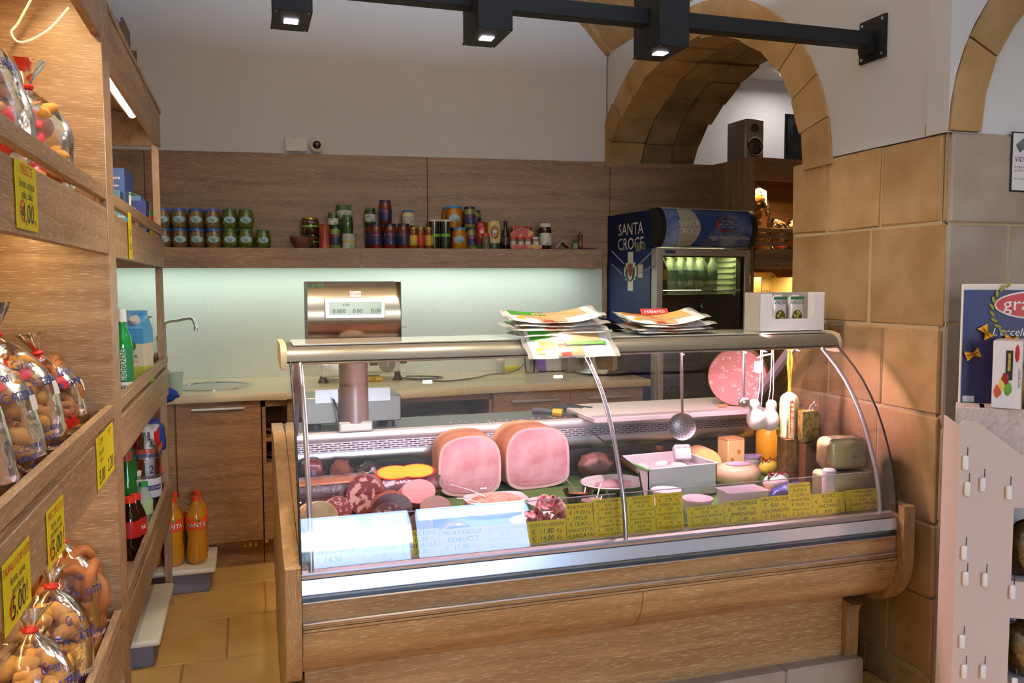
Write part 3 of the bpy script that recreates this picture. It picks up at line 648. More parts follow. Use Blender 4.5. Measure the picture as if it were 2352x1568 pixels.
b = MB(); b.blob((0, 0, .028), (.06, .03, .035), .45, 3, 3); o = b.build('blue_cloth', mat('blue_cloth', '#223f9a', .9, bump=.5, bscale=60), org=(0, 0, 0)); o.location = (-.40, 4.50, .92); tag(o, 'crumpled blue cleaning cloth hanging over the worktop edge by the sink', 'cloth')
b = MB(); b.lathe([(0, 0), (.08, .0), (.10, .004), (.108, .012), (.10, .012), (.06, .008), (0, .008)], 30); o = b.build('serving_tray', mat('grey_tray', '#6a6c6c', .35, metal=.5), org=(0, 0, 0))
o.location = (-.60, 4.98, 1.315); tag(o, 'round grey tray seen behind the cartons at the far end', 'tray')
st_ = MB().lathe([(0, 0), (.06, 0), (.06, .008), (.012, .014), (.010, .372), (0, .372)], 16).build('tray_stand', mat('grey_tray', '#6a6c6c'), o, world=False); st_.location = (0, 0, -.376)

# machine (vacuum sealer) with dial, and what lies around it
MY = 4.84
t_ = thing('food_processor', 'white kitchen machine with a round grey dial behind the scale', 'machine', (.61, MY + .12, .938))
enamel = mat('white_enamel', '#dfe6e6', .25, metal=.2)
b = MB(); b.box(.40, .845, MY, MY + .24, .985, 1.085, b=.018, seg=3); b.build('body', enamel, t_)
b = MB(); b.box(.385, .56, MY - .03, MY + .2, .97, 1.06, b=.02, seg=3); b.build('front_housing', enamel, t_)
b = MB(); b.lathe([(0, .014), (.032, .014), (.044, .008), (.047, 0), (0, 0)], 28, m=T(.768, MY - .001, 1.035) @ RX(90)); dl = b.build('dial', mat('grey_dial', '#7d7f7c', .3), t_)
b = MB(); b.box(.763, .773, MY - .022, MY - .012, 1.02, 1.05, b=.002); b.build('pointer', mat('pale_grey', '#c8c8c8', .4), dl)
b = MB(); b.box(.665, .715, MY - .004, MY, 1.03, 1.075, b=.006); b.build('badge_window', mat('brown_window', '#5b4a38', .2), t_)
b = MB(); b.lathe([(0, 0), (.02, 0), (.02, .006), (0, .006)], 16, m=T(.56, MY - .03, 1.02) @ RX(90)); b.build('socket', black, t_)
for x in (.405, .83):
    b = MB(); b.lathe([(0, 0), (.032, 0), (.018, .03), (.016, .05), (0, .05)], 12, c=(x, MY + .02, .938)); b.build('rubber_foot', black, t_)
b = MB(); b.lathe([(0, 0), (.022, 0), (.025, .01), (.025, .04), (.02, .045), (0, .045)], 12, m=T(.855, MY + .1, 1.05) @ RY(90)); b.build('side_knob', mat('knob_grey', '#4a4c4e', .4), t_)
b = MB(); b.lathe([(0, 0), (.035, 0), (.045, .03), (.028, .05), (.022, .10), (.028, .14), (.028, .145), (0, .145)], 14, c=(.80, MY + .12, 1.085)); b.build('feed_tube', mat('clear_grey', '#b9c0bd', .1, alpha=.6), t_)
b = MB(); b.box(.83, .90, MY + .08, MY + .15, 1.24, 1.248, b=.002); b.build('feed_lid', mat('clear_grey', '#b9c0bd'), t_)
b = MB(); b.blob((.83, MY + .16, 1.135), (.05, .05, .055), .25, 5, 3); o = b.build('bread_roll', mat('paper_bag_brown', '#b08a4e', .5, bump=.6, bscale=30), org=(.83, MY + .16, 1.085)); tag(o, 'small golden wrapped roll on the white machine behind the scale', 'roll')
b = MB(); b.box(.60, .74, MY - .02, MY + .10, .939, .965, b=.006); o = b.build('yellow_packet', mat('yellow_packet', '#d8bb2c', .4), org=(.67, MY + .04, .938)); tag(o, 'flat yellow packet pushed under the white machine', 'packet')
text('1600', .03, mat('brown_ink', '#6a3a1a', .6), o, T(0, -.062, .006) @ FACE_FRONT)
for k_, pts in enumerate(([(.86, MY + .06, .945), (.98, 4.80, .945), (1.10, 4.86, .945), (1.0, 4.95, .945), (.90, 4.98, .945)], [(.88, MY + .02, .945), (1.05, 4.66, .945), (1.25, 4.74, .945), (1.42, 4.92, .945), (1.55, 4.96, .945), (1.66, 5.02, .99), (1.70, 5.06, 1.10)])):
    b = MB(); b.tube(smooth_pts(pts, 6), .0045, 6); o = b.build('power_cable', mat('grey_cable', '#6d6f70', .5), org=(1.0, 4.85, .94)); tag(o, ('looped grey power cable next to the white machine', 'long grey power cable trailing across the worktop to the wall')[k_], 'cable')
t_ = thing('wall_socket', 'small square wall socket beside the white machine', 'socket', bw(.27, .015, .998), -TH)
b = MB(); b.box(-.035, .035, -.012, 0, 0, .07, b=.003); b.build('plate', white_pl, t_, world=False); b = MB(); b.lathe([(0, 0), (.02, 0), (.02, .004), (0, .004)], 14, m=T(0, -.012, .035) @ RX(90)); b.build('outlet', mat('outlet_grey', '#9a9a98', .4), t_, world=False)
def put(o, p, label, cat, group=None): o.location = p; return tag(o, label, cat, group)
wp_ = lambda px, py: at(px, py, 2, .938)
t_ = thing('salt_shaker', 'glass salt shaker with a white top on the back worktop', 'shaker', wp_(1150, 857))
MB().lathe([(0, 0), (.026, 0), (.026, .07), (.024, .075), (0, .075)], 14).build('glass_body', mat('salt', '#cfd0cc', .15, alpha=.7), t_, world=False); MB().lathe([(0, .075), (.028, .075), (.028, .09), (.02, .098), (0, .098)], 14).build('cap', white_pl, t_, world=False)
p = wp_(1175, 852); b = MB(); b.box(-.05, .05, -.02, .02, 0, .035, b=.008); put(b.build('yellow_sponge', mat('sponge', '#d6cb3a', .9, bump=.5, bscale=120), org=(0, 0, 0)), p, 'yellow sponge pack behind the salt shaker', 'sponge')
p = wp_(1195, 846); b = MB(); b.lathe([(0, 0), (.05, 0), (.062, .13), (.058, .13), (.046, .006), (0, .006)], 20); put(b.build('paper_cup', mat('pale_pink_cup', '#e3d5d6', .4), org=(0, 0, 0)), p + Vector((0, .04, 0)), 'pale paper cup standing left of the glass of pens', 'cup')
t_ = thing('pen_glass', 'tall glass holding pens and a green marker on the worktop', 'glass', wp_(1217, 856))
MB().lathe([(0, 0), (.030, 0), (.044, .13), (.042, .13), (.028, .006), (0, .006)], 18).build('tumbler', glass, t_, world=False)
for k_, (c_, dx, dy) in enumerate((('#2f9a3e', .03, 0), ('#c43a2e', -.01, .012), ('#24409a', .012, .014), ('#dddddd', -.02, -.006))):
    b = MB(); b.tube([(0, 0, .008), (dx, dy, .14 + .01 * k_)], .005, 6); b.build('pen', mat('pen_%d' % k_, c_, .4), t_, world=False)
t_ = thing('tape_dispenser', 'purple round plastic lid leaning at the back of the worktop', 'lid', wp_(1262, 853)); b = MB(); b.lathe([(0, 0), (.10, 0), (.10, .012), (.085, .02), (0, .02)], 32, m=T(0, .02, .07) @ RX(80)); b.build('disc', mat('purple_plastic', '#8a63c9', .4), t_, world=False)
t_['category'] = 'disc'; t_['label'] = 'purple round plastic disc leaning at the back of the worktop'; t_.name = 'purple_disc'
MB().box(-.07, .09, -.03, .03, 0, .004).build('foot_plate', mat('dark_plate', '#30303a', .4), t_, world=False)
p = wp_(1322, 856); b = MB(); b.box(-.085, .085, -.05, .05, 0, .13, b=.01, seg=2); put(b.build('paper_towel_box', mat('grey_metal_box', '#8b8680', .35, metal=.6), org=(0, 0, 0)), p + Vector((.03, .05, 0)), 'grey metal box behind the counter glass between the purple lid and the slicer', 'box')
p = wp_(1235, 838); b = MB(); b.box(-.06, .14, 0, .06, 0, .17, b=.004); put(b.build('white_carton', white_pl, org=(0, 0, 0)), Vector((1.86, 4.99, .938)), 'white carton standing behind the purple lid', 'carton')
# slicer
t_ = thing('meat_slicer', 'steel meat slicer with a round base and a black lever handle', 'slicer', (2.09, 4.75, .938))
b = MB(); b.lathe([(0, 0), (.17, 0), (.175, .02), (.15, .035), (.125, .04), (.125, .19), (.115, .20), (0, .20)], 32); b.build('drum', chrome, t_, world=False)
b = MB(); b.lathe([(.176, .008), (.18, .014), (.176, .02)], 32); b.build('base_ring', black, t_, world=False)
b = MB(); b.tube([(-.05, 0, .20), (-.05, 0, .32)], .008, 8); b.tube([(.06, 0, .20), (.05, 0, .30)], .008, 8); b.build('pillar_rods', steel, t_, world=False)
b = MB(); b.tube([(-.24, -.05, .355), (-.12, -.04, .35)], [.019, .017], 10); b.build('grip', black, t_, world=False)
b = MB(); b.tube([(-.13, -.04, .35), (-.02, -.02, .335), (.06, 0, .30), (.14, .02, .26)], [.015, .014, .03, .02], 10); b.build('lever_arm', mat('dark_metal', '#3c3c40', .35, metal=.8), t_, world=False)
# tub and basket in the niche, plates in the pigeonholes
t_ = thing('clear_tub', 'clear lidded plastic tub in the open niche below the worktop', 'tub', (1.0, 4.62, .56))
MB().lathe([(0, 0), (.12, 0), (.14, .19), (.136, .19), (.116, .006), (0, .006)], 26).build('tub', mat('cloudy_plastic', '#a9a39a', .2, alpha=.55), t_, world=False); MB().lathe([(.146, .186), (.15, .2), (.146, .212), (.11, .222), (0, .224), (0, .218), (.14, .2)], 26).build('lid', mat('cloudy_plastic', '#a9a39a'), t_, world=False); MB().lathe([(0, .01), (.113, .01), (.122, .11), (0, .112)], 22).build('contents', mat('tub_contents', '#b8a89a', .7), t_, world=False)
t_ = thing('black_basket', 'small black wire basket next to the clear tub', 'basket', (1.22, 4.6, .56)); b = MB()
for k_ in range(7): b.tube([(-.07 + .023 * k_, -.06, .02), (-.075 + .025 * k_, -.07, .16)], .004, 5); b.tube([(-.07 + .023 * k_, .06, .02), (-.075 + .025 * k_, .07, .16)], .004, 5)
b.box(-.07, .07, -.06, .06, 0, .02, b=.004); b.tube([(-.08, -.07, .16), (.08, -.07, .16), (.08, .07, .16), (-.08, .07, .16)], .006, 6, closed=True); b.build('wire_body', black, t_, world=False)
b = MB(); b.box(-.07, .07, -.05, .05, 0, .17, b=.006); put(b.build('red_packet', mat('dark_red_pack', '#6e1f24', .4), org=(0, 0, 0)), (.80, 4.66, .56), 'dark red and yellow packet in the open niche', 'packet')
for z, lab in ((.695, 'upper'), (.56, 'lower')):
    b = MB(); b.lathe([(0, 0), (.05, 0), (.10, .015), (.11, .022), (.10, .02), (.05, .006), (0, .006)], 24); put(b.build('plate', mat('pinkish_plate', '#c9a79a', .3), org=(0, 0, 0)), (.19, 4.70, z), 'shallow plate in the %s pigeonhole of the narrow unit' % lab, 'plate')
# fingers of a yellow rubber glove below the toe kick
t_ = thing('rubber_glove', 'yellow rubber glove fingers poking from under the sink cabinet', 'glove', (.0, 4.60, .10))
for k_, dx in enumerate((-.045, -.018, .012)):
    b = MB(); b.tube([(dx, .03, .07), (dx + .002, 0, .05), (dx + .006, -.012, .012)], [.013, .012, .008], 8); b.build('finger', mat('rubber_yellow', '#e0c22e', .5), t_, world=False)
b = MB(); b.blob((-.015, .05, .06), (.05, .035, .03), .1, 2, 2); b.build('palm', mat('rubber_yellow', '#e0c22e'), t_, world=False)

# ------------------------------------------------------------------ drinks fridge
FZ = 1.93; FL = (2.30, 4.49); FA = radians(6)
t_ = thing('drinks_fridge', 'tall blue branded drinks fridge with a glass door', 'fridge', (FL[0], FL[1], 0), FA)
fw, fd, ft = .70, .55, FZ
blue = mat('fridge_blue', '#1c2f6e', .35, noise_col='#12204e', nscale=3, nlo=.3, nhi=.7)
lite = mat('fridge_inside', '#d3d6c0', .6); silver = mat('fridge_silver', '#b9b3ad', .4, metal=.3)
b = MB(); b.box(0, .03, .05, fd, .04, ft); b.box(fw - .03, fw, .05, fd, .04, ft); b.box(0, fw, fd - .03, fd, .04, ft); b.box(0, fw, .05, fd, .04, .12); b.box(0, fw, .05, fd, ft - .22, ft); b.build('cabinet', blue, t_, world=False)
b = MB(); b.box(.03, .034, .07, fd - .03, .12, ft - .22); b.box(fw - .034, fw - .03, .07, fd - .03, .12, ft - .22); b.box(.03, fw - .03, fd - .034, fd - .03, .12, ft - .22); b.box(.03, fw - .03, .07, fd - .03, ft - .224, ft - .22); b.build('liner', lite, t_, world=False)
hz0, hz1 = ft - .215, ft + .005
b = MB(); b.surf(lambda u, v: (.035 + (fw - .07) * u, -.01 - .05 * sin(pi * v) ** .7 if 0 < v < 1 else -.01, hz0 + (hz1 - hz0) * v), 2, 13)
hd = b.build('header_panel', mat('header_blue', '#2c4c92', .3, noise_col='#a8c0dc', nscale=5, nlo=.45, nhi=.8, ndet=6), t_, world=False, smooth=80)
for x0, x1 in ((0, .036), (fw - .036, fw)):
    b = MB(); b.prism([(-.01 - .055 * sin(pi * k / 12) ** .7, hz0 - .004 + (hz1 - hz0 + .008) * k / 12) for k in range(13)] + [(.06, hz1), (.06, hz0)], 'x', x0, x1); b.build('header_cheek', black, t_, world=False)
b = MB(); b.box(.03, fw - .03, -.02, .05, hz1 - .001, hz1 + .006); b.box(.03, fw - .03, -.02, .05, hz0 - .008, hz0 - .001); b.build('header_trim', silver, t_, world=False)
def hf(x, y): 
    v = (y - hz0) / (hz1 - hz0); v = min(max(v, .01), .99)
    return Vector((x, -.012 - .05 * sin(pi * v) ** .7, y))
cream = mat('cream_print', '#d9cfae', .5)
b = MB(); b.surf(lambda u, v: hf(.135 + .02 * (1 - sin(pi * v)) * 0 + (.10 + .045 * sin(pi * v)) * u, hz0 + .002 + (hz1 - hz0 - .004) * v) + Vector((0, -.001, 0)), 6, 10); b.build('label_panel', mat('label_panel', '#b9b6a6', .4), hd, world=False, smooth=80)
text([('SANTA', .195, hz0 + .118, 1, 'CENTER'), ('CROCE', .195, hz0 + .072, 1, 'CENTER')], .047, mat('print_white', '#f4f1e4', .5), hd, None, fn=lambda x, y: hf(x, y) + Vector((0, -.003, 0)))
text([('leggi bene l\'etichetta.', .50, hz0 + .045, 1, 'CENTER')], .036, mat('print_white', '#f4f1e4'), hd, None, fn=lambda x, y: hf(x, y) + Vector((0, -.002, 0)), shear=.15)
text([('Sodio 1,25 mg/l', .475, hz0 + .147, 1, 'CENTER'), ('Residuo fisso 174,5 mg/l', .475, hz0 + .13, 1, 'CENTER'), ('Nitrati 2,0 mg/l', .475, hz0 + .113, 1, 'CENTER')], .0145, mat('print_white', '#f4f1e4'), hd, None, fn=lambda x, y: hf(x, y) + Vector((0, -.002, 0)))
b = MB(); pp = [hf(.475 + .078 * cos(a), hz0 + .133 + .042 * sin(a)) + Vector((0, -.003, 0)) for a in [radians(20 + 320 * i / 28) for i in range(29)]]; b.tube(pp, [.003 + .004 * sin(pi * i / 28) for i in range(29)], 6, flat=.4); b.build('red_ellipse', mat('print_red', '#d6281e', .5), hd, world=False)
# door
dz0, dz1 = .16, hz0 - .012; fm = .045
b = MB(); b.box(.005, .005 + fm, -.012, .048, dz0, dz1, b=.004); b.box(fw - .005 - fm, fw - .005, -.012, .048, dz0, dz1, b=.004); b.box(.005 + fm, fw - .005 - fm, -.012, .048, dz1 - fm, dz1, b=.003); b.box(.005 + fm, fw - .005 - fm, -.012, .048, dz0, dz0 + fm, b=.003)
dr = b.build('door_frame', silver, t_, world=False)
b = MB(); b.box(.05, .055, -.005, .045, dz0 + fm, dz1 - fm); b.box(fw - .075, fw - .05, .0, .045, dz0 + fm, dz1 - fm); b.box(.05, fw - .05, -.005, .045, dz1 - fm - .006, dz1 - fm); b.build('gasket', black, dr, world=False)
b = MB(); b.surf(lambda u, v: (.05 + (fw - .1) * u, .0, dz0 + fm + (dz1 - dz0 - 2 * fm) * v), 2, 2); b.build('door_glass', glassy('fridge_glass', '#e6ebe0'), dr, world=False, smooth=0)
b = MB(); b.box(.065, .135, -.0145, -.0125, dz1 - .03, dz1 - .012); bd = b.build('badge', mat('badge_blue', '#1b2552', .4), dr, world=False); text('KLIMASAN', .013, mat('badge_ink', '#8d93a8', .5), bd, T(.10, -.0155, dz1 - .0255) @ FACE_FRONT)
b = MB(); b.box(.012, .045, -.035, -.012, .72, 1.08, b=.006, seg=2); b.build('door_handle', mat('handle_beige', '#b9aa90', .5), dr, world=False)
for z in (1.43, 1.20, .96, .70, .44):
    b = MB(); b.box(.04, fw - .04, .06, fd - .04, z - .004, z, b=.001); sh = b.build('wire_shelf', mat('shelf_wire', '#cfd3c4', .3, metal=.5), t_, world=False)
    b = MB(); b.tube([(.045, .055, z + .022), (fw - .045, .055, z + .022)], .003, 6); b.build('shelf_rail', chrome, sh, world=False)
b = MB()
for k_ in range(18):
    z = 1.02 + k_ * .036; b.box(fw - .05, fw - .034, .1, .42, z, z + .008)
b.build('shelf_runners', lite, t_, world=False)
area('fridge_light', Vector((FL[0], FL[1], 0)) + Matrix.Rotation(FA, 3, 'Z') @ Vector((.33, .10, hz0 - .012)), (.5, .04), 3.2, (.95, 1.0, .48), (radians(-12), 0, FA))
# side print
text([('SANTA', -.31, 1.795, 1, 'CENTER'), ('CROCE', -.31, 1.705, 1, 'CENTER')], .105, mat('print_white', '#f4f1e4'), t_, T(-.0015, 0, 0) @ FACE_NX, fit=.30)
def _em(b, ky=.75):
    for v in b.bm.verts: v.co.z = 1.57 + (v.co.z - 1.22) * .6; v.co.y = .27 + (v.co.y - .31) * ky
pw = mat('print_white', '#f4f1e4')
b = MB(); b.box(-.002, 0, .27, .35, 1.02, 1.42); b.box(-.002, 0, .235, .385, 1.13, 1.31); b.box(-.002, 0, .215, .405, 1.17, 1.27); _em(b); cr_ = b.build('white_cross', pw, t_, world=False)
b = MB(); b.prism([(.285, 1.25), (.335, 1.25), (.335, 1.19), (.31, 1.165), (.285, 1.19)], 'x', -.004, -.002); _em(b); b.build('crest_shield', mat('crest_red', '#a4232a', .5), cr_, world=False)
b = MB(); b.prism([(.28, 1.262), (.34, 1.262), (.348, 1.30), (.33, 1.285), (.31, 1.305), (.29, 1.285), (.272, 1.30)], 'x', -.004, -.002); _em(b); b.build('crest_crown', mat('crest_rust', '#8e4a34', .5), cr_, world=False)
b = MB()
for sgn in (-1, 1): b.tube([(-.003, .31 + sgn * .008, 1.12), (-.003, .31 + sgn * .05, 1.15), (-.003, .31 + sgn * .058, 1.21), (-.003, .31 + sgn * .05, 1.25)], [.005, .009, .009, .004], 6, flat=1)
_em(b); b.build('crest_laurel', mat('crest_green', '#33503a', .6), cr_, world=False)
b = MB()
for ya, za, yb, zb in ((.04, 1.43, .235, 1.27), (.04, 1.28, .215, 1.19), (.535, 1.44, .385, 1.30), (.535, 1.30, .405, 1.19)): b.tube([(-.001, ya, za), (-.001, yb, zb)], .006, 4)
_em(b, 1.0); b.build('print_band', mat('print_grey', '#aab0c4', .5), t_, world=False)
for ya, yb, za, zb, c_ in ((.155, .21, 1.69, 1.745, '#5f6a55'), (.10, .14, 1.695, 1.74, '#4d5c38'), (.13, .18, 1.53, 1.61, '#d8d2bc')):
    b = MB(); b.box(-.003, 0, ya, yb, za, zb); b.build('sticker', mat('sticker' + c_, c_, .5), t_, world=False)
# contents
Rf = Matrix.Rotation(FA, 3, 'Z')
def fpos(x, y, z): return Vector((FL[0], FL[1], 0)) + Rf @ Vector((x, y, z))
def bottle_proto(nm, lab, cat, bodymat, capmat, labmat, h=.24, r=.033, liquid=None, grp=None):
    t_ = thing(nm, lab, cat, (0, 0, -5), group=grp)
    MB().lathe([(0, 0), (r * .8, 0), (r, .012), (r, h * .28), (r * .93, h * .33), (r, h * .38), (r, h * .62), (r * .8, h * .75), (r * .42, h * .86), (r * .38, h * .94), (0, h * .94)], 14).build('bottle', bodymat, t_, world=False, smooth=60)
    MB().lathe([(0, h * .93), (r * .48, h * .93), (r * .48, h), (0, h)], 12).build('cap', capmat, t_, world=False)
    if labmat: MB().lathe([(r * 1.01, h * .36), (r * 1.015, h * .37), (r * 1.015, h * .6), (r * 1.01, h * .61)], 14).build('label', labmat, t_, world=False)
    return t_
watergl = mat('water_pet', '#cfd8cc', .08, alpha=.45, spec=.7)
wb = bottle_proto('water_bottle', 'clear half-litre water bottle on the top fridge shelf', 'bottle', watergl, mat('pale_cap', '#e3e3b8', .4), mat('water_label', '#9fc4a6', .4, alpha=.8), grp='water bottles on the top fridge shelf')
first = True
for row, y in enumerate((.10, .19)):
    for i in range(5 if row == 0 else 4):
        x = .195 + i * .073 + row * .03
        lb_ = 'clear half-litre water bottle in the fridge, %s rank, %s from the iced tea' % (('front', 'rear')[row], ('first', 'second', 'third', 'fourth', 'fifth')[i])
        if first: wb.location = fpos(x, y, 1.43); first = False; wb['label'] = lb_
        else: copy_tree(wb, fpos(x, y, 1.43), label=lb_)
ib = bottle_proto('iced_tea_bottle', 'brown iced tea bottle with a yellow cap in the fridge', 'bottle', mat('iced_tea', '#5a2c0c', .1, spec=.7), mat('yellow_cap', '#d8c522', .4), mat('tea_label', '#b98a2a', .4), h=.245, r=.036); ib.location = fpos(.115, .10, 1.43)
cm = [('#a8202a', 'red'), ('#d6d2cc', 'white and red'), ('#2f4a7a', 'blue and yellow'), ('#c9c5c0', 'silver')]
for i, (c_, nmc) in enumerate(cm):
    t_ = thing('drink_can', 'small %s soda can on the second fridge shelf' % nmc, 'can', fpos(.085 + i * .068, .095, 1.20))
    MB().lathe([(0, 0), (.024, 0), (.029, .008), (.029, .105), (.024, .115), (0, .115)], 14).build('can', mat('can' + c_, c_, .3, metal=.3), t_, world=False); MB().lathe([(.0295, .03), (.0295, .08)], 14).build('stripe', mat('can_stripe', '#8e2026', .4), t_, world=False)
pb = bottle_proto('energy_bottle', 'dark bottle with a round blue label on the second fridge shelf', 'bottle', mat('dark_blue_glass', '#15193a', .2), mat('blue_cap', '#2b3f9a', .4), mat('peach_label', '#a58a6a', .5), h=.2, r=.036); pb.location = fpos(.42, .11, 1.20)

# ------------------------------------------------------------------ lit bread cabinet past the fridge, with the speaker on top
BA = radians(6); BC = Vector((3.02, 4.60, 0))
t_ = thing('bread_cabinet', 'tall oak bread cabinet with warm inside lighting beside the fridge', 'cabinet', BC, BA)
bwid, bdep, btop = .90, .42, 2.28
b = MB(); b.box(0, .03, 0, bdep, 0, btop); b.box(bwid - .03, bwid, 0, bdep, 0, btop); b.build('side_panel', oakZ, t_, world=False)
b = MB(); b.box(.03, bwid - .03, bdep - .02, bdep, 0, btop); b.build('back_panel', oakK, t_, world=False)
b = MB(); b.box(.03, bwid - .03, 0, bdep, btop - .03, btop); b.box(.03, bwid - .03, .0, .02, btop - .14, btop - .03); b.build('top_board', oakK, t_, world=False)
for z in (1.70, 1.27, .5):
    b = MB(); b.box(.03, bwid - .03, .02, bdep - .02, z - .02, z); b.build('shelf', oakX, t_, world=False)
    b = MB(); b.box(.03, bwid - .03, -.01, .02, z - .115, z + .01, b=.002); b.build('front_board', oakX, t_, world=False)
    for dz in (.03, .075, .115):
        b = MB(); b.box(.03, bwid - .03, -.01, .008, z + dz, z + dz + .026, b=.002); b.build('slat', oakX, t_, world=False)
area('bread_light_upper', BC + Vector((.3, .12, btop - .16)), (.5, .05), 4.2, (1, .66, .26), (radians(-10), 0, BA)); area('bread_light_lower', BC + Vector((.3, .12, 1.565)), (.5, .05), 5.0, (1, .66, .26), (radians(-10), 0, BA))
RB = Matrix.Rotation(BA, 3, 'Z')
def bpos(x, y, z): return BC + RB @ Vector((x, y, z))
t_ = thing('plastic_basket', 'cream perforated plastic basket in the lit bread cabinet', 'basket', bpos(.30, .20, 1.271), BA + .1)
cb = mat('cream_plastic', '#e2cf9a', .45)
b = MB(); w, d, h = .17, .12, .29
b.box(-w, w, -d, d, 0, .008); b.box(-w, -w + .006, -d, d, 0, h * .9); b.box(w - .006, w, -d, d, 0, h * .9); b.box(-w, w, d - .006, d, 0, h); b.box(-w, w, -d, -d + .006, 0, h * .45); b.tube([(-w, -d, h * .45), (-w, d, h), (w, d, h), (w, -d, h * .45)], .008, 6, closed=True); bk = b.build('walls', cb, t_, world=False)
b = MB()
for i in range(13):
    for j in range(5): b.box(-w + .025 + i * .024, -w + .037 + i * .024, d - .0065, d - .0055, .05 + j * .028, .062 + j * .028)
h_ = b.build('holes', mat('basket_hole', '#6a4a1c', .8), bk, world=False); h_['kind'] = 'stuff'
film = glassy('bag_film', '#ffffff', 1.45, 1.6, .12, .05, bump=.9, bscale=26)
for k_, (x, z, r_) in enumerate(((.165, 1.70, .088), (.33, 1.70, .07), (.475, 1.70, .07))):
    t_ = thing('bread_bag', ('tall film bag of bread on the upper bread cabinet shelf', 'film bag of loaves with a red tie in the bread cabinet', 'low film bag of bread beside the stone pier')[k_], 'bag', bpos(x, .15, z))
    b = MB(); b.blob((0, 0, r_ * (2.45 if k_ == 0 else 1.6)), (r_, r_ * .85, r_ * (2.4 if k_ == 0 else 1.55)), .3, k_ + 3, 3); b.build('film', glassy('bread_film', '#fff0d8', 1.45, 1.5, .2, .04, bump=1.0, bscale=22), t_, world=False)
    for j in range(9 if k_ == 0 else 6):
        b = MB(); b.blob((random.uniform(-.4, .4) * r_, random.uniform(-.4, .3) * r_, r_ * (.45 + .42 * j)), (r_ * .62, r_ * .4, r_ * .32), .15, j + k_ * 7, 2, m=RY(random.uniform(-30, 30))); b.build('loaf', mat('bread_crust', '#a8702c', .7, noise_col='#c99a52', nscale=14, bump=.4, bscale=30), t_, world=False)
    MB().tube([(-.03, -r_ * .8, r_ * .5), (0, -r_ * .86, r_ * .4), (.04, -r_ * .8, r_ * .55)], .008, 6).build('red_tie', mat('tie_red', '#d8321e', .5), t_, world=False)
for k_, (x, z) in enumerate(((.10, .501), (.25, .501), (.08, 1.271))):
    b = MB(); b.blob((0, 0, .04), (.045, .09, .04), .15, k_, 3); put(b.build('bread_loaf', mat('bread_crust', '#a8702c'), org=(0, 0, 0)), bpos(x, .12, z), ('round loaf at the back of the lowest bread shelf', 'second round loaf on the lowest bread shelf', 'small loaf beside the cream basket')[k_], 'loaf')
t_ = thing('loudspeaker', 'small silver loudspeaker on top of the bread cabinet', 'speaker', bpos(.075, .16, btop), BA - .06)
w, d, h = .068, .10, .245
grey = mat('speaker_grey', '#8e8a84', .45, metal=.3)
b = MB(); b.box(-w, w, -d + .012, d, 0, h, b=.004); b.build('cabinet', grey, t_, world=False)
b = MB(); b.box(-w, w, -d, -d + .013, 0, h, b=.005); fb = b.build('baffle', mat('speaker_silver', '#c4c1bd', .3, metal=.6), t_, world=False)
b = MB(); b.lathe([(.055, 0), (.058, .006), (.05, .008), (.045, .002), (.03, -.006), (.015, -.002), (0, 0)], 28, m=T(0, -d, .075) @ RX(90)); b.build('woofer', mat('woofer_black', '#131316', .35), fb, world=False)
b = MB(); b.tube([(.057 * cos(a), -d - .004, .075 + .057 * sin(a)) for a in [i * pi / 14 for i in range(28)]], .006, 6, closed=True); b.build('woofer_ring', chrome, fb, world=False)
b = MB(); b.lathe([(.028, 0), (.028, .004), (.018, .005), (.012, .001), (0, .003)], 20, m=T(0, -d, .19) @ RX(90)); b.build('tweeter', mat('tweeter_grey', '#55534f', .3), fb, world=False)
t_ = thing('framed_picture', 'dark framed picture leaning on the wall behind the speaker', 'picture', bpos(.66, .30, btop), BA)
MB().box(-.13, .22, 0, .018, 0, .36, b=.002).build('frame', black, t_, world=False); MB().box(-.115, .205, -.002, 0, .015, .345).build('print', mat('dark_print', '#1a2028', .3, noise_col='#5a6670', nscale=7, nlo=.5, nhi=.7), t_, world=False)
# added second lamp rail, unseen behind the photographer, filling in light
l2 = copy_tree(LR, label='added black fill-light rail, out of view near the shop door, with two box downlights'); l2.location = (1.0, -.9, 2.39)
for ch in list(l2.children):
    if ch.name.startswith(('wall_plate', 'bar_socket')):
        for g_ in list(ch.children): bpy.data.objects.remove(g_)
        bpy.data.objects.remove(ch)
pr_ = [o for o in bpy.data.objects if o.name == 'box_spotlight'][0]
for x, lb in ((.3, 'added black box fill light near the door, towards the shelves'), (1.6, 'added black box fill light near the door, in the middle of the shop')):
    copy_tree(pr_, (x, -.9, 2.28), label=lb); area('box_spot_light', (x, -.9, 2.27), (.04, .04), 4, (1.0, .93, .86), (0, 0, 0), spread=150); area('box_up_light', (x, -.865, 2.61), (.08, .08), UPW, (.73, .96, 1.24), (radians(180), 0, 0), spread=170)  # fill lamps of the added rail, one down and one up per box

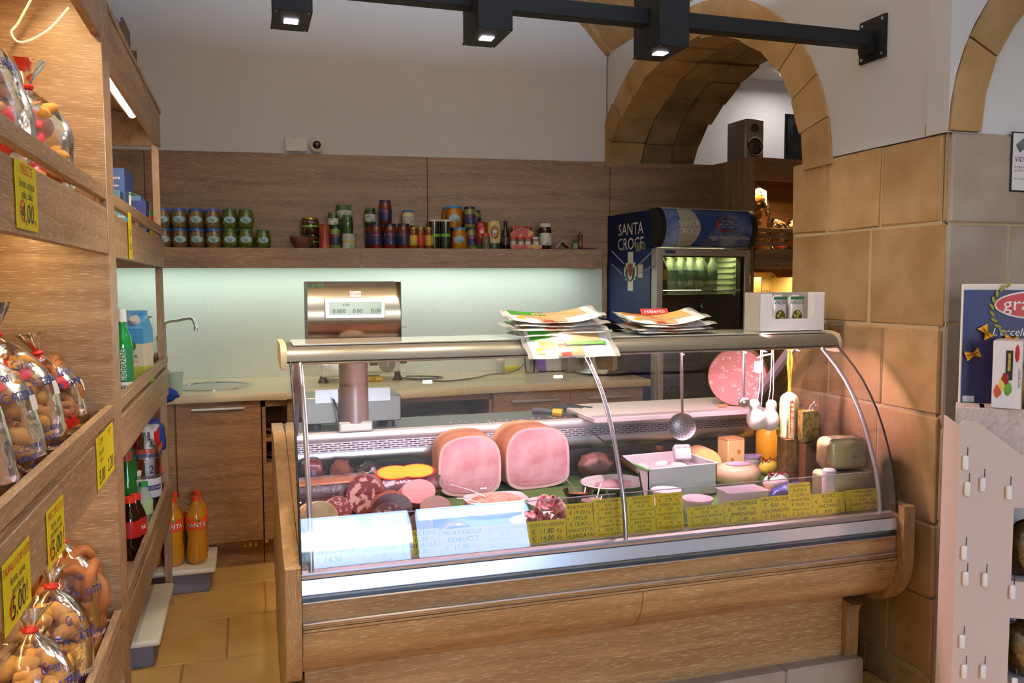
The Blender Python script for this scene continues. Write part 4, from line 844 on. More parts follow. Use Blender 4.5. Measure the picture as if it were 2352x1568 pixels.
# ------------------------------------------------------------------ oak shelving along the left wall
UX = -.36; UB = -.86
def front(parent, y0, y1, zb, hb=.125, gap=.022, rail=.036, lean=0.0):
    b = MB(); b.box(UX - .02, UX, y0, y1, zb, zb + hb, b=.0015); b.build('front_board', oakY, parent)
    b = MB(); b.box(UX - .018, UX + .002, y0, y1, zb + hb + gap, zb + hb + gap + rail, b=.0015); b.build('guard_rail', oakY, parent)
    n_ = max(2, int((y1 - y0) / .5)); 
    for k_ in range(n_):
        y = y0 + .05 + (y1 - y0 - .12) * k_ / (n_ - 1); b = MB(); b.box(UX - .03, UX - .018, y, y + .02, zb + hb - .03, zb + hb + gap + rail - .005); b.build('rail_bracket', oakY, parent)
    b = MB(); b.box(UB, UX - .02, y0, y1, zb + hb - .036, zb + hb - .019); b.build('shelf_board', oakY, parent)
NS = thing('oak_shelf_unit', 'near oak shelf unit filled with clear bags of biscuits', 'shelf unit', (-.6, 1.7, 0))
PY0, PY1 = 2.545, 2.675
oakI = wood('oak_side', '#ab8a68', '#825f42', '#d2bd9e', 'X', rough=.38, amt=.6)
b = MB(); b.box(UB - .01, UX + .003, PY0, PY1, 0, 2.33, b=.0015); b.build('end_panel', oakI, NS)
b = MB(); b.box(UB - .02, UB, 1.2, PY0, 0, 2.33); b.build('back_panel', oakI, NS)
for xx in (UB, UX - .035): b = MB(); b.box(xx, xx + .03, 1.2, 1.23, 0, 2.33, b=.001); b.build('post', oakZ, NS)
for zb in (1.584, .985, .40): front(NS, 1.2, PY0, zb)
b = MB(); b.box(UX - .022, UX, 1.2, PY0, 2.17, 2.33, b=.0015); b.build('canopy_board', oakY, NS)
b = MB(); b.box(UB, UX - .022, 1.2, PY0, 2.305, 2.325); b.build('top_board', oakY, NS)
tube_w = mat('warm_tube', '#fff2d8', .4, emit=9, ecol='#ffe2a8')
b = MB(); b.box(-.50, -.46, 1.3, 2.40, 2.272, 2.292, b=.004); b.build('lamp_tube', tube_w, NS)
b = MB(); b.tube(smooth_pts([(-.47, 2.42, 2.27), (-.50, 2.46, 2.235), (-.54, 2.48, 2.17), (-.555, 2.47, 2.14), (-.53, 2.46, 2.115), (-.47, 2.46, 2.15), (-.42, 2.47, 2.215)], 5), .0032, 6); b.build('lamp_cord', white_pl, NS)
for z_ in (1.668, 1.070): b = MB(); b.box(-.56, -.53, 1.28, 2.5, z_ + .002, z_ + .01, b=.001); b.build('shelf_strip', tube_w, NS); area('shelf_strip_warm', (-.545, 1.88, z_), (.03, 1.2), 3.6, (1, .70, .34), (0, radians(6), 0))
area('shelf_tube_near', (-.48, 1.85, 2.268), (.05, 1.1), 9, (1, .70, .34), (0, radians(-8), 0))
FS = thing('oak_shelf_unit', 'far oak shelf unit with groceries, next to the sink', 'shelf unit', (-.6, 3.45, 0))
FY1 = 4.22
for zb in (1.578, .985, .405): front(FS, PY1, FY1, zb)
b = MB(); b.box(UX - .022, UX, PY1, FY1, 2.128, 2.278, b=.0015); b.build('canopy_board', oakY, FS)
b = MB(); b.box(UX - .45, UX + .004, PY1, FY1 + .01, 2.279, 2.30, b=.0015); b.build('top_board', oakY, FS)
b = MB(); b.box(UB, UX - .022, FY1 - .02, FY1, 2.128, 2.278); b.build('canopy_end', oakY, FS)
b = MB(); b.box(UX - .035, UX - .005, FY1 - .06, FY1 - .03, 0, 2.128, b=.001); b.build('post', oakZ, FS)
b = MB(); b.box(UB, UB + .03, FY1 - .06, FY1 - .03, 0, 2.128); b.build('post', oakZ, FS)
b = MB(); b.tube([(-.435, 2.72, 2.205), (-.435, 3.86, 2.205)], .016, 10); b.build('lamp_tube', mat('cool_tube', '#ffffff', .4, emit=10, ecol='#fff6e4'), FS)
b = MB(); b.box(-.47, -.42, 2.70, 3.9, 2.222, 2.24); b.build('lamp_batten', oakY, FS)
area('shelf_tube_far', (-.45, 3.3, 2.19), (.03, 1.1), 11, (1, .76, .44), (0, radians(-22), 0))
for x, z in ((0, 1.0),): pass
# floor board of the far unit
# ------------------------------------------------------------------ bags of biscuits
bis_m = mat('biscuit', '#cf9a4c', .65, noise_col='#b3752c', nscale=22, nlo=.35, nhi=.7, bump=.35, bscale=60, rnd=.15)
bis_d = mat('biscuit_dark', '#a4632a', .6, noise_col='#7d431a', nscale=16, nlo=.35, nhi=.7, bump=.3, bscale=50, rnd=.15)
bis_f = mat('biscuit_fig', '#b88a52', .6, noise_col='#4a2818', nscale=34, nlo=.45, nhi=.56, bump=.3, bscale=50, rnd=.1)
def bis_mesh(kind):
    b = MB()
    if kind == 'ring': b.tube([(.032 * cos(a), .032 * sin(a), 0) for a in [i * pi / 6 for i in range(12)]], .012, 6, closed=True)
    elif kind == 'rusk': b.blob((0, 0, 0), (.052, .022, .018), .2, 1, 2)
    else: b.blob((0, 0, 0), (.034, .027, .020), .2, 4, 2)
    o = b.build('biscuit', {'ring': bis_d, 'rusk': bis_m, 'bun': bis_m, 'fig': bis_f}[kind], world=False, smooth=180); me = o.data; bpy.data.objects.remove(o); return me
BM = {k_: bis_mesh(k_) for k_ in ('ring', 'rusk', 'bun', 'fig')}
film_plain = glassy('bag_film_plain', '#ffffff', 1.45, 1.3, .16, .03, bump=.35, bscale=15)
film_red = glassy('bag_film_red', '#ffffff', 1.45, 1.3, .16, .03, bump=.35, bscale=15, printcol='#c4221c', plo=.53, phi=.57, pscale=15)
tie = mat('red_twist_tie', '#e02a18', .5)
def bag(loc, r, h, kind, label, seed, red=False, words=(), wcol=None, lean=(0, 0), face=-40, n=34, price=False, tb=.9):
    """a tied cellophane bag of biscuits; loc is its base"""
    rd = random.Random(seed)
    t_ = thing('biscuit_bag', label, 'bag', loc, group='clear bags of biscuits on the near oak shelves')
    t_.rotation_euler = (radians(lean[0]), radians(lean[1]), rd.uniform(-.3, .3))
    def R(a, v):
        if v < .78: q = (sin(min(v / .16, 1) * pi / 2) ** .6) * (1 - .10 * (v / .78) ** 2) * (1 if v < .45 else cos((v - .45) / .33 * pi / 2 * .98) ** .55)
        elif v < .86: q = .10
        else: q = .10 + .34 * (v - .86) / .14
        q = max(q, .09)
        return r * q * (1 + (.07 if v < .75 else .35) * mn.noise(Vector((cos(a) * 2.2, sin(a) * 2.2, v * 5 + seed))) + (.05 if v > .6 else .012) * sin(a * 11 + seed))
    H = h
    def Pt(a, v, off=0.0):
        k_ = R(a, v) + off; return Vector((k_ * cos(a), k_ * .86 * sin(a), v * H))
    b = MB(); b.surf(lambda u, v: Pt(2 * pi * u, v), 26, 26, wrap=True); b.build('film', film_red if red else film_plain, t_, world=False, smooth=70)
    MB().tube([Vector((r * .115 * cos(a), r * .10 * sin(a), .82 * H)) for a in [i * pi / 5 for i in range(10)]], .006, 6, closed=True).build('twist_tie', tie, t_, world=False)
    c_ = 0
    for k_ in range(n * 6):
        if c_ >= n: break
        a = rd.uniform(0, 2 * pi); v = rd.uniform(.07, .64); lim = R(a, v) - .030
        if lim < .005: continue
        q = lim * (1 if rd.random() < .75 else rd.random() ** .5)
        o = bpy.data.objects.new('biscuit', BM[kind]); COL.objects.link(o); o.parent = t_
        o.location = (q * cos(a), q * .86 * sin(a), v * H); o.rotation_euler = (rd.uniform(-.5, .5) + (pi / 2 if kind == 'ring' else 0), rd.uniform(-.8, .8), a + pi / 2 + rd.uniform(-.9, .9)); o.scale = (tb * rd.uniform(.9, 1.15),) * 3; c_ += 1
    for s_, v0, sz in words:
        text([(s_, 0, 0, 1, 'CENTER')], sz, wcol or blueink, t_, None, shear=.1, fn=lambda x, y: Pt(radians(face) + x / (r * 1.0), v0 + y / H, .004))
    if price:
        b = MB(); b.surf(lambda u, v: Pt(radians(face + 32) + u * .026 / r, .42 + v * .03 / H, .005), 3, 3); b.build('price_sticker', white_pl, t_, world=False)
    return t_
GR = (('Gran', .60, .030), ('SANTA CATERINA', .49, .026)); G2 = (('DI ZACCARIA', .22, .017), ('CARVANESE', .17, .016), ('SANTA CROCE', .12, .015), ('TEL 0932', .07, .014))
Z1, Z2, Z3 = 1.691, 1.092, .507
bag((-.50, 1.93, Z1), .12, .44, 'bun', 'film bag of biscuits on the top shelf printed with red flames', 1, True, GR, lean=(0, -10), n=60)
bag((-.55, 1.60, Z1), .125, .50, 'rusk', 'film bag of rusks at the very edge of the top shelf', 2, True, GR, lean=(0, -10), n=50)
bag((-.48, 2.25, Z1), .10, .33, 'rusk', 'low film bag of rusks leaning on the end panel of the top shelf', 3, True, n=26)
bag((-.475, 2.06, Z2), .098, .37, 'bun', 'front biscuit bag on the middle shelf with red print and white price sticker', 4, True, GR + G2, lean=(0, -9), n=50, price=True)
bag((-.655, 2.32, Z2), .095, .42, 'rusk', 'tall biscuit bag at the back of the middle shelf with gathered red-tied neck', 5, False, GR, n=42)
bag((-.475, 2.40, Z2), .085, .29, 'ring', 'dark biscuit bag against the end panel of the middle shelf', 6, True, GR, lean=(0, -9), n=36, price=True)
bag((-.47, 1.84, Z2), .098, .36, 'bun', 'biscuit bag with red print second from the camera on the middle shelf', 7, True, GR + G2, lean=(0, -9), n=50, price=True)
bag((-.465, 1.61, Z2), .098, .36, 'fig', 'fig biscuit bag with white lettering at the front of the middle shelf', 8, False, (('Gran', .60, .030), ('SANTA CROCE', .46, .026), ('DI ZACCARIA', .2, .016)), whiteink, lean=(0, -9), n=50, face=-58)
bag((-.715, 2.06, Z2), .115, .50, 'rusk', 'tallest rusk bag towering behind the others on the middle shelf', 9, True, (('BISCOTTI', .36, .018),), n=56)
bag((-.715, 1.80, Z2), .115, .48, 'bun', 'tall bag of buns behind the fig biscuits on the middle shelf', 10, True, GR, n=50)
bag((-.475, 2.40, Z3), .098, .40, 'ring', 'bag of big brown ring biscuits against the end panel of the bottom shelf', 11, False, GR + G2, n=44, tb=1.3)
bag((-.475, 2.17, Z3), .098, .35, 'bun', 'bag of round biscuits behind the front two on the bottom shelf', 12, False, GR + G2, lean=(0, 4), n=50)
bag((-.47, 1.95, Z3), .098, .33, 'bun', 'bag of round biscuits in the middle of the bottom shelf', 13, False, GR + G2, lean=(0, 4), n=50)
bag((-.47, 1.72, Z3), .10, .32, 'bun', 'bag of round biscuits nearest the camera on the bottom shelf', 14, False, GR, n=50)
bag((-.715, 1.92, Z3), .105, .38, 'rusk', 'bag of rusks at the back of the bottom shelf', 15, False, GR + G2, n=42)
# ------------------------------------------------------------------ price tags hung on the shelf boards (they read from the aisle)
def shelf_tag(y0, y1, z0, z1, lines, label, x=UX + .0025, pocket=False, col=yellowcard):
    t_ = thing('shelf_tag', label, 'price tag', (x, (y0 + y1) / 2, z0), group='yellow tags on the oak shelf boards')
    w, h = (y1 - y0) / 2, z1 - z0
    b = MB(); b.box(0, .001, -w, w, 0, h); b.build('card', col, t_, world=False)
    if pocket: b = MB(); b.surf(lambda u, v: (.0022, -w - .004 + (2 * w + .008) * u, -.006 + (h + .008) * v), 2, 2); b.build('sleeve', film_plain, t_, world=False, smooth=0)
    bl = [(s_, 0, h * yy, k_, 'CENTER') for s_, yy, k_, c_ in lines if c_ == 'k']; rl = [(s_, 0, h * yy, k_, 'CENTER') for s_, yy, k_, c_ in lines if c_ == 'r']
    if bl: text(bl, 1.0, ink, t_, T(.0016, 0, 0) @ FACE_PX, shear=.1)
    if rl: text(rl, 1.0, redink, t_, T(.0016, 0, 0) @ FACE_PX, shear=.1)
shelf_tag(1.572, 1.718, 1.594, 1.708, [('TRECCE', .82, .024, 'r'), ('farina, acqua', .62, .021, 'k'), ('olio, sale', .46, .021, 'k'), ('\u20ac     ,', .12, .05, 'r'), ('4,00', .10, .05, 'k')], 'yellow shelf tag priced 4,00 on the top board')
shelf_tag(1.398, 1.558, .972, 1.082, [('TARALLI CAPULIDI', .80, .020, 'r'), ('farina, uova', .60, .019, 'k'), ('zucchero', .44, .019, 'k'), ('\u20ac     !', .10, .05, 'r'), ('5,00', .10, .05, 'k')], 'big yellow shelf tag priced 5,00 nearest the camera')
shelf_tag(1.690, 1.835, .978, 1.086, [('BISC. PICCOLI', .82, .020, 'r'), ('farina, uova', .62, .018, 'k'), ('zucchero, sale', .48, .018, 'k'), ('5,00', .10, .05, 'k'), ('\u20ac      !', .1, .05, 'r')], 'yellow shelf tag priced 5,00 in the middle of the board')
shelf_tag(2.232, 2.36, .996, 1.125, [('CUORI', .84, .020, 'r'), ('farina 00', .62, .019, 'k'), ('burro', .48, .019, 'k'), ('5,00', .08, .05, 'k')], 'yellow shelf tag next to the end panel, first of the pair')
shelf_tag(2.364, 2.492, .998, 1.128, [('MISTI', .84, .020, 'r'), ('2,20', .10, .05, 'k')], 'yellow shelf tag touching the end panel, second of the pair')
shelf_tag(1.9, 2.05, .41, .52, [('5,00', .2, .06, 'k')], 'yellow shelf tag on the bottom board')
shelf_tag(2.955, 3.03, 1.583, 1.732, [('1,20', .5, .03, 'k'), ('0,90', .2, .03, 'k')], 'narrow yellow tag on the upper board of the far shelf unit', x=UX + .004)
# ------------------------------------------------------------------ groceries in the far unit
def carton(loc, sx, sy, sz, col, label, name='carton', bands=(), words=(), rz=0.0, cat='box', tcol=None):
    t_ = thing(name, label, cat, loc, rz); b = MB(); b.box(-sx / 2, sx / 2, -sy / 2, sy / 2, 0, sz, b=.001); b.build('box', mat('cart' + col, col, .45), t_, world=False)
    for z0, z1, c_ in bands:
        b = MB(); b.box(-sx / 2 - .0006, sx / 2 + .0006, -sy / 2 - .0006, sy / 2 + .0006, z0 * sz, z1 * sz); b.build('printed_band', mat('band' + c_, c_, .45), t_, world=False)
    for s_, z, size in words: text([(s_, 0, 0, 1, 'CENTER')], size, tcol or whiteink, t_, T(0, -sy / 2 - .0012, z * sz) @ FACE_FRONT)
    return t_
ZA = 1.685; ZB = 1.092; ZC = .512
def sp(px, py, x, z): p = at(px, py, 0, x); return (x, p.y, z)
carton(sp(284, 480, -.43, ZA), .062, .10, .105, '#d9d6cf', 'white and blue soda box at the front of the upper shelf', bands=((.45, .85, '#2f8fc4'),), words=(('Solvay', .58, .016), ), rz=-.12)
carton(sp(307, 480, -.43, ZA), .062, .10, .105, '#d9d6cf', 'second white bicarbonate box just behind the first', bands=((.45, .85, '#2f8fc4'),), words=(('Bicarbonato', .2, .010), ), tcol=blueink, rz=-.12)
carton(sp(287, 430, -.50, ZA), .075, .12, .215, '#e6e2da', 'tall white box with green edge on the upper shelf', bands=((.0, .06, '#2f8a6a'), (.94, .99, '#2f8a6a')), rz=-.12)
carton(sp(262, 440, -.475, ZA), .055, .10, .17, '#3f6a8a', 'small blue and red packet at the panel end of the upper shelf', bands=((.3, .5, '#b8463a'), (.6, .8, '#d6c25a')))
carton(sp(270, 380, -.52, ZA), .085, .14, .31, '#d8b36a', 'tall blue and orange carton at the back of the upper shelf', bands=((.5, 1.0, '#3c5a9a'),), words=(('Cuore', .85, .02), ('di latte', .75, .014)), rz=-.12)
carton(sp(322, 470, -.43, ZA), .06, .05, .175, '#26367a', 'dark blue box with yellow lettering on the upper shelf', words=(('Bigos', .6, .018),), tcol=mat('yellow_ink', '#d8b83a', .5), rz=-.12)
carton(sp(312, 430, -.455, ZA), .05, .05, .205, '#4a78a8', 'pale blue box behind the dark blue one on the upper shelf', rz=-.12)
t_ = thing('spice_tube', 'green and yellow spice tube by the oak post', 'tube', sp(342, 490, -.42, ZA)); MB().lathe([(0, 0), (.02, 0), (.02, .06), (0, .06)], 14).build('base', mat('tube_yellow', '#b7b43a', .4), t_, world=False); MB().lathe([(0, .06), (.02, .06), (.02, .15), (.018, .155), (0, .155)], 14).build('sleeve', mat('tube_green', '#2f7a3c', .4), t_, world=False); MB().lathe([(.0205, .10), (.0205, .13)], 14).build('red_band', mat('tube_red', '#b43a2c', .4), t_, world=False)
for k_, y in enumerate((2.85, 3.0)):
    b = MB(); b.blob((0, 0, .03), (.05, .05, .03), .2, k_, 2); put(b.build('snack_packet', mat('snack_foil%d' % k_, ('#4a6a3a', '#c9a23a')[k_], .3, noise_col='#b8463a', nscale=30), org=(0, 0, 0)), (-.44, y, ZA), ('green snack packet behind the upper board', 'yellow snack packet behind the upper board')[k_], 'packet')
# middle shelf
t_ = thing('mint_syrup_bottle', 'green mint syrup bottle with a white cap and vertical lettering', 'bottle', sp(281, 790, -.412, ZB))
MB().lathe([(0, 0), (.030, 0), (.033, .008), (.033, .20), (.026, .235), (.014, .262), (.0135, .285), (0, .285)], 18).build('bottle', mat('mint_green', '#0f8a3a', .1, spec=.7), t_, world=False, smooth=60)
MB().lathe([(0, .28), (.016, .28), (.016, .325), (0, .325)], 14).build('cap', white_pl, t_, world=False); MB().lathe([(.0335, .075), (.0338, .078), (.0338, .19), (.0335, .192)], 18).build('label', mat('mint_label', '#1f7a4a', .4), t_, world=False); MB().lathe([(.0335, .042), (.034, .045), (.034, .07), (.0335, .074)], 18).build('label', white_pl, t_, world=False)
text('MENTORZATA', .026, whiteink, t_, None, fn=lambda x, y: Vector((.0345 * cos(radians(-66) - y / .0345), .0345 * sin(radians(-66) - y / .0345), .134 + x)), fit=.105); text('BELTE', .017, ink, t_, None, fn=lambda x, y: Vector((.0345 * cos(radians(-62) + x / .0345), .0345 * sin(radians(-62) + x / .0345), .052 + y)))
t_ = thing('juice_carton', 'blue and green juice carton with gable top and white cap', 'carton', sp(313, 790, -.425, ZB), -.28)
w = .047; b = MB(); b.box(-w, w, -w, w, 0, .235, b=.001); b.build('body', mat('carton_cream', '#e3d9be', .35, noise_col='#d2cba0', nscale=9), t_, world=False)
b = MB(); b.prism([(-w, .235), (w, .235), (.004, .285), (.004, .305), (-.004, .305), (-.004, .285)], 'x', -w, w); gt = b.build('gable_top', mat('carton_sky', '#3f9ad8', .35, noise_col='#a8d4ee', nscale=18), t_, world=False)
MB().lathe([(0, 0), (.018, 0), (.018, .018), (0, .018)], 16, m=T(.012, -.030, .262) @ RX(42)).build('cap', white_pl, t_, world=False)
for z0, z1, c_ in ((.0, .04, '#8fb83a'), (.04, .085, '#b6c24a'), (.175, .235, '#4aa3dc')): b = MB(); b.box(-w - .0006, w + .0006, -w - .0006, w + .0006, z0, z1); b.build('printed_band', mat('jband' + c_, c_, .4), t_, world=False)
text('Ace', .03, ink, t_, T(0, -w - .001, .118) @ FACE_FRONT); text('Succo e Polpa', .010, redink, t_, T(0, -w - .001, .102) @ FACE_FRONT)
b = MB(); b.lathe([(0, 0), (w * .5, .0), (0, .001)], 16, m=T(-.005, -w - .0012, .165) @ RX(90)); b.build('emblem', mat('emblem_green', '#3f7a34', .4), t_, world=False)
t_ = thing('orange_jar', 'small jar with orange label behind the mint bottle', 'jar', sp(291, 760, -.50, ZB)); MB().lathe([(0, 0), (.03, 0), (.034, .01), (.034, .21), (.02, .25), (.02, .26), (0, .26)], 16).build('jar', mat('orange_liq', '#c8703a', .3), t_, world=False); MB().lathe([(0, .26), (.022, .26), (.022, .285), (0, .285)], 14).build('lid', mat('lid_blue', '#3f6fb0', .4), t_, world=False)
t_ = thing('glass_jar', 'clear glass jar by the oak post on the middle shelf', 'jar', sp(349, 830, -.425, ZB)); MB().lathe([(0, 0), (.045, 0), (.05, .01), (.05, .14), (.04, .155), (.04, .17), (.037, .17), (.037, .155), (.046, .14), (.046, .012), (0, .008)], 20).build('glass_body', glass, t_, world=False, smooth=60); MB().lathe([(0, .01), (.044, .012), (.044, .09), (0, .092)], 18).build('contents', mat('preserve_brown', '#8a6038', .4), t_, world=False)
t_ = thing('dark_bottle', 'dark bottle standing on the floor of the middle shelf front', 'bottle', (-.415, 2.78, ZB)); MB().lathe([(0, 0), (.028, 0), (.03, .01), (.03, .11), (.02, .13), (.012, .15), (0, .15)], 16).build('bottle', mat('dark_green_glass', '#0b2c16', .1), t_, world=False, smooth=60); MB().lathe([(0, .15), (.013, .15), (.013, .17), (0, .17)], 12).build('cap', black, t_, world=False)
# bottom shelf
t_ = thing('water_bottle_large', 'large clear water bottle with a white and blue label', 'bottle', sp(338, 1080, -.43, ZC))
r_ = .056; MB().lathe([(0, 0), (r_ * .8, 0), (r_, .015), (r_, .05), (r_ * .94, .06), (r_, .07), (r_, .155), (r_ * .95, .165), (r_, .175), (r_ * .96, .19), (r_, .21), (r_ * .96, .225), (r_, .245), (r_ * .8, .285), (r_ * .4, .325), (.016, .335), (.016, .36), (0, .36)], 22).build('bottle', glassy('pet_clear', '#f2f6fa', 1.45, 1.6, .05, .05, bump=.3, bscale=50), t_, world=False, smooth=60)
MB().lathe([(0, .352), (.018, .352), (.018, .375), (0, .375)], 14).build('cap', mat('cap_pale', '#dfe3ea', .4), t_, world=False); MB().lathe([(r_ * 1.005, .072), (r_ * 1.01, .074), (r_ * 1.01, .152), (r_ * 1.005, .154)], 22).build('label', mat('water_label_white', '#e6e3e8', .4), t_, world=False)
cyl = lambda a0, rr: (lambda x, y: Vector((rr * cos(radians(a0) + x / rr), rr * sin(radians(a0) + x / rr), y)))
b = MB(); b.surf(lambda u, v: cyl(-62, r_ * 1.02)((u - .5) * .085, .104 + .022 * v), 9, 2); b.build('label_band', mat('label_navy', '#24357e', .4), t_, world=False); text([('SORGESANA', 0, .110, 1, 'CENTER')], .0165, whiteink, t_, None, fn=cyl(-62, r_ * 1.03))
def softdrink(loc, label, body, capc, labc, h=.24, r=.034, word=None, wm=None):
    t_ = thing('soft_drink_bottle', label, 'bottle', loc)
    MB().lathe([(0, 0), (r * .8, 0), (r, .012), (r, h * .25), (r * .9, h * .32), (r, h * .4), (r, h * .62), (r * .82, h * .72), (r * .45, h * .86), (r * .42, h * .92), (0, h * .92)], 18).build('bottle', body, t_, world=False, smooth=60)
    MB().lathe([(0, h * .91), (r * .52, h * .91), (r * .52, h), (0, h)], 14).build('cap', capc, t_, world=False)
    if labc: MB().lathe([(r * 1.005, h * .36), (r * 1.012, h * .37), (r * 1.012, h * .62), (r * 1.005, h * .63)], 18).build('label', labc, t_, world=False)
    if word: text([(word, 0, h * .45, 1, 'CENTER')], h * .11, wm or whiteink, t_, None, fn=cyl(-60, r * 1.025))
    return t_
cola = mat('cola', '#260c06', .08, spec=.7); redcap = mat('red_cap', '#e0301c', .4); redlab = mat('red_label', '#b41c1e', .4)
softdrink(sp(314, 1230, -.405, ZC), 'dark cola bottle with a red cap and red label', cola, redcap, redlab, .225, .036, 'Sanb', whiteink)
softdrink(sp(300, 1230, -.42, ZC), 'cola bottle mostly hidden by the end panel', cola, redcap, redlab, .225, .036)
softdrink(sp(326, 1190, -.425, ZC), 'clear tonic bottle with a white cap behind the cola', watergl, white_pl, mat('blue_white_label', '#c6cbe0', .4), .20, .033, 'S', blueink)
softdrink(sp(331, 1160, -.412, ZC), 'clear lemonade bottle with green cap behind the tonic', watergl, mat('green_cap', '#2f9a4a', .4), mat('green_white_label', '#a9c98a', .4), .20, .033)
softdrink(sp(318, 1180, -.455, ZC), 'second white-capped bottle beside the lemonade', watergl, white_pl, None, .21, .033)
for k_, y in enumerate((3.32, 3.27)): softdrink(sp(292 + 4 * k_, 1080, -.445 - .04 * k_, ZC), ('tall green glass bottle behind the tonic bottles', 'second green glass bottle further along the bottom shelf')[k_], mat('green_glass', '#1c6a2a', .08, spec=.7), mat('foil_red', '#b4463a', .4), None, .36, .034)
# stacked trays of tomato cans
def can_tray(z, idx):
    for j, (dx, dy) in enumerate(((0, 0), (.0, .095), (-.09, .0))):
        t_ = thing('tomato_can', 'red and white tomato can in the %s tray, %s' % (('lowest', 'middle', 'top')[idx], ('front can at the post', 'can behind the front one', 'can beside the front one')[j]), 'can', (-.432 + dx, 3.97 + dy, z + .004), group='tomato cans stacked in orange trays')
        MB().lathe([(0, 0), (.042, 0), (.043, .003), (.041, .006), (.041, .108), (.043, .112), (.038, .114), (.0, .112)], 20).build('can', mat('can_white', '#e3ddd6', .35), t_, world=False)
        for a in (-20, -125): b = MB(); b.surf(lambda u, v: cyl(a, .0416)((u - .5) * .03, .012 + .09 * v), 6, 2); b.build('red_stripe', mat('can_red', '#c4221e', .4), t_, world=False)
        for a in (-92, -100): b = MB(); b.surf(lambda u, v: cyl(a - 12, .0417)((u - .5) * .004, .02 + .07 * v), 2, 2); b.build('green_stripe', mat('can_green', '#3f7a3a', .4), t_, world=False)
        text([('2', 0, .04, 1, 'CENTER')], .05, mat('navy_ink', '#1f3a7a', .5), t_, None, fn=cyl(-64, .0422))
    t_ = thing('orange_tray', 'orange cardboard tray under the %s row of tomato cans' % (('lowest', 'middle', 'top')[idx]), 'tray', (-.432, 3.97, z))
    b = MB(); x0, x1, y0, y1 = -.145, .048, -.048, .15
    b.box(x0, x1, y0, y1, 0, .003); b.box(x0, x1, y0, y0 + .002, 0, .035); b.box(x0, x1, y1 - .002, y1, 0, .035); b.box(x0, x0 + .002, y0, y1, 0, .035); b.box(x1 - .002, x1, y0, y1, 0, .035); b.build('tray', mat('orange_card', '#e0562a', .5), t_, world=False)
    MB().box(x0 - .0006, x1 + .0006, y0 - .0006, y1, .002, .012).build('blue_band', mat('tray_blue', '#4a6ab0', .5), t_, world=False)
for i in range(3): can_tray(ZC + .119 * i + .001, i)
b = MB(); b.box(-.03, .03, -.02, .02, 0, .45, b=.004); put(b.build('foil_roll_box', mat('pale_blue_box', '#c4cad2', .4), org=(0, 0, 0)), (-.55, 4.16, ZC), 'tall pale box standing behind the tomato cans', 'box')
b = MB(); b.blob((0, 0, 0), (.05, .035, .09), .3, 8, 3); put(b.build('blue_bag', mat('blue_bag', '#1f3a8a', .5), org=(0, 0, 0)), (-.42, 4.13, .80), 'blue plastic bag hanging beside the tomato cans', 'bag')
# on top of the far unit
t_ = thing('wooden_crate', 'dark wooden crate lying open on top of the shelf unit', 'crate', (-.42, 3.55, 2.301)); dk = mat('dark_brown_wood', '#4a3526', .6)
for nm, (a0, a1, b0, b1, c0, c1) in (('base', (-.14, .02, -.18, .22, 0, .012)), ('side', (-.14, -.128, -.18, .22, .012, .14)), ('end', (-.128, .02, .208, .22, .012, .14)), ('end', (-.128, .02, -.18, -.168, .012, .14)), ('side', (.01, .02, -.168, .02, .012, .16))): b = MB(); b.box(a0, a1, b0, b1, c0, c1, b=.001); b.build(nm, dk, t_, world=False)
b = MB(); b.box(-.02, .02, -.03, .03, 0, .03, b=.003); put(b.build('blue_packet', mat('blue_packet', '#3a6aa8', .4), org=(0, 0, 0)), (-.385, 2.95, 2.301), 'tiny blue packet on top of the shelf unit', 'packet')
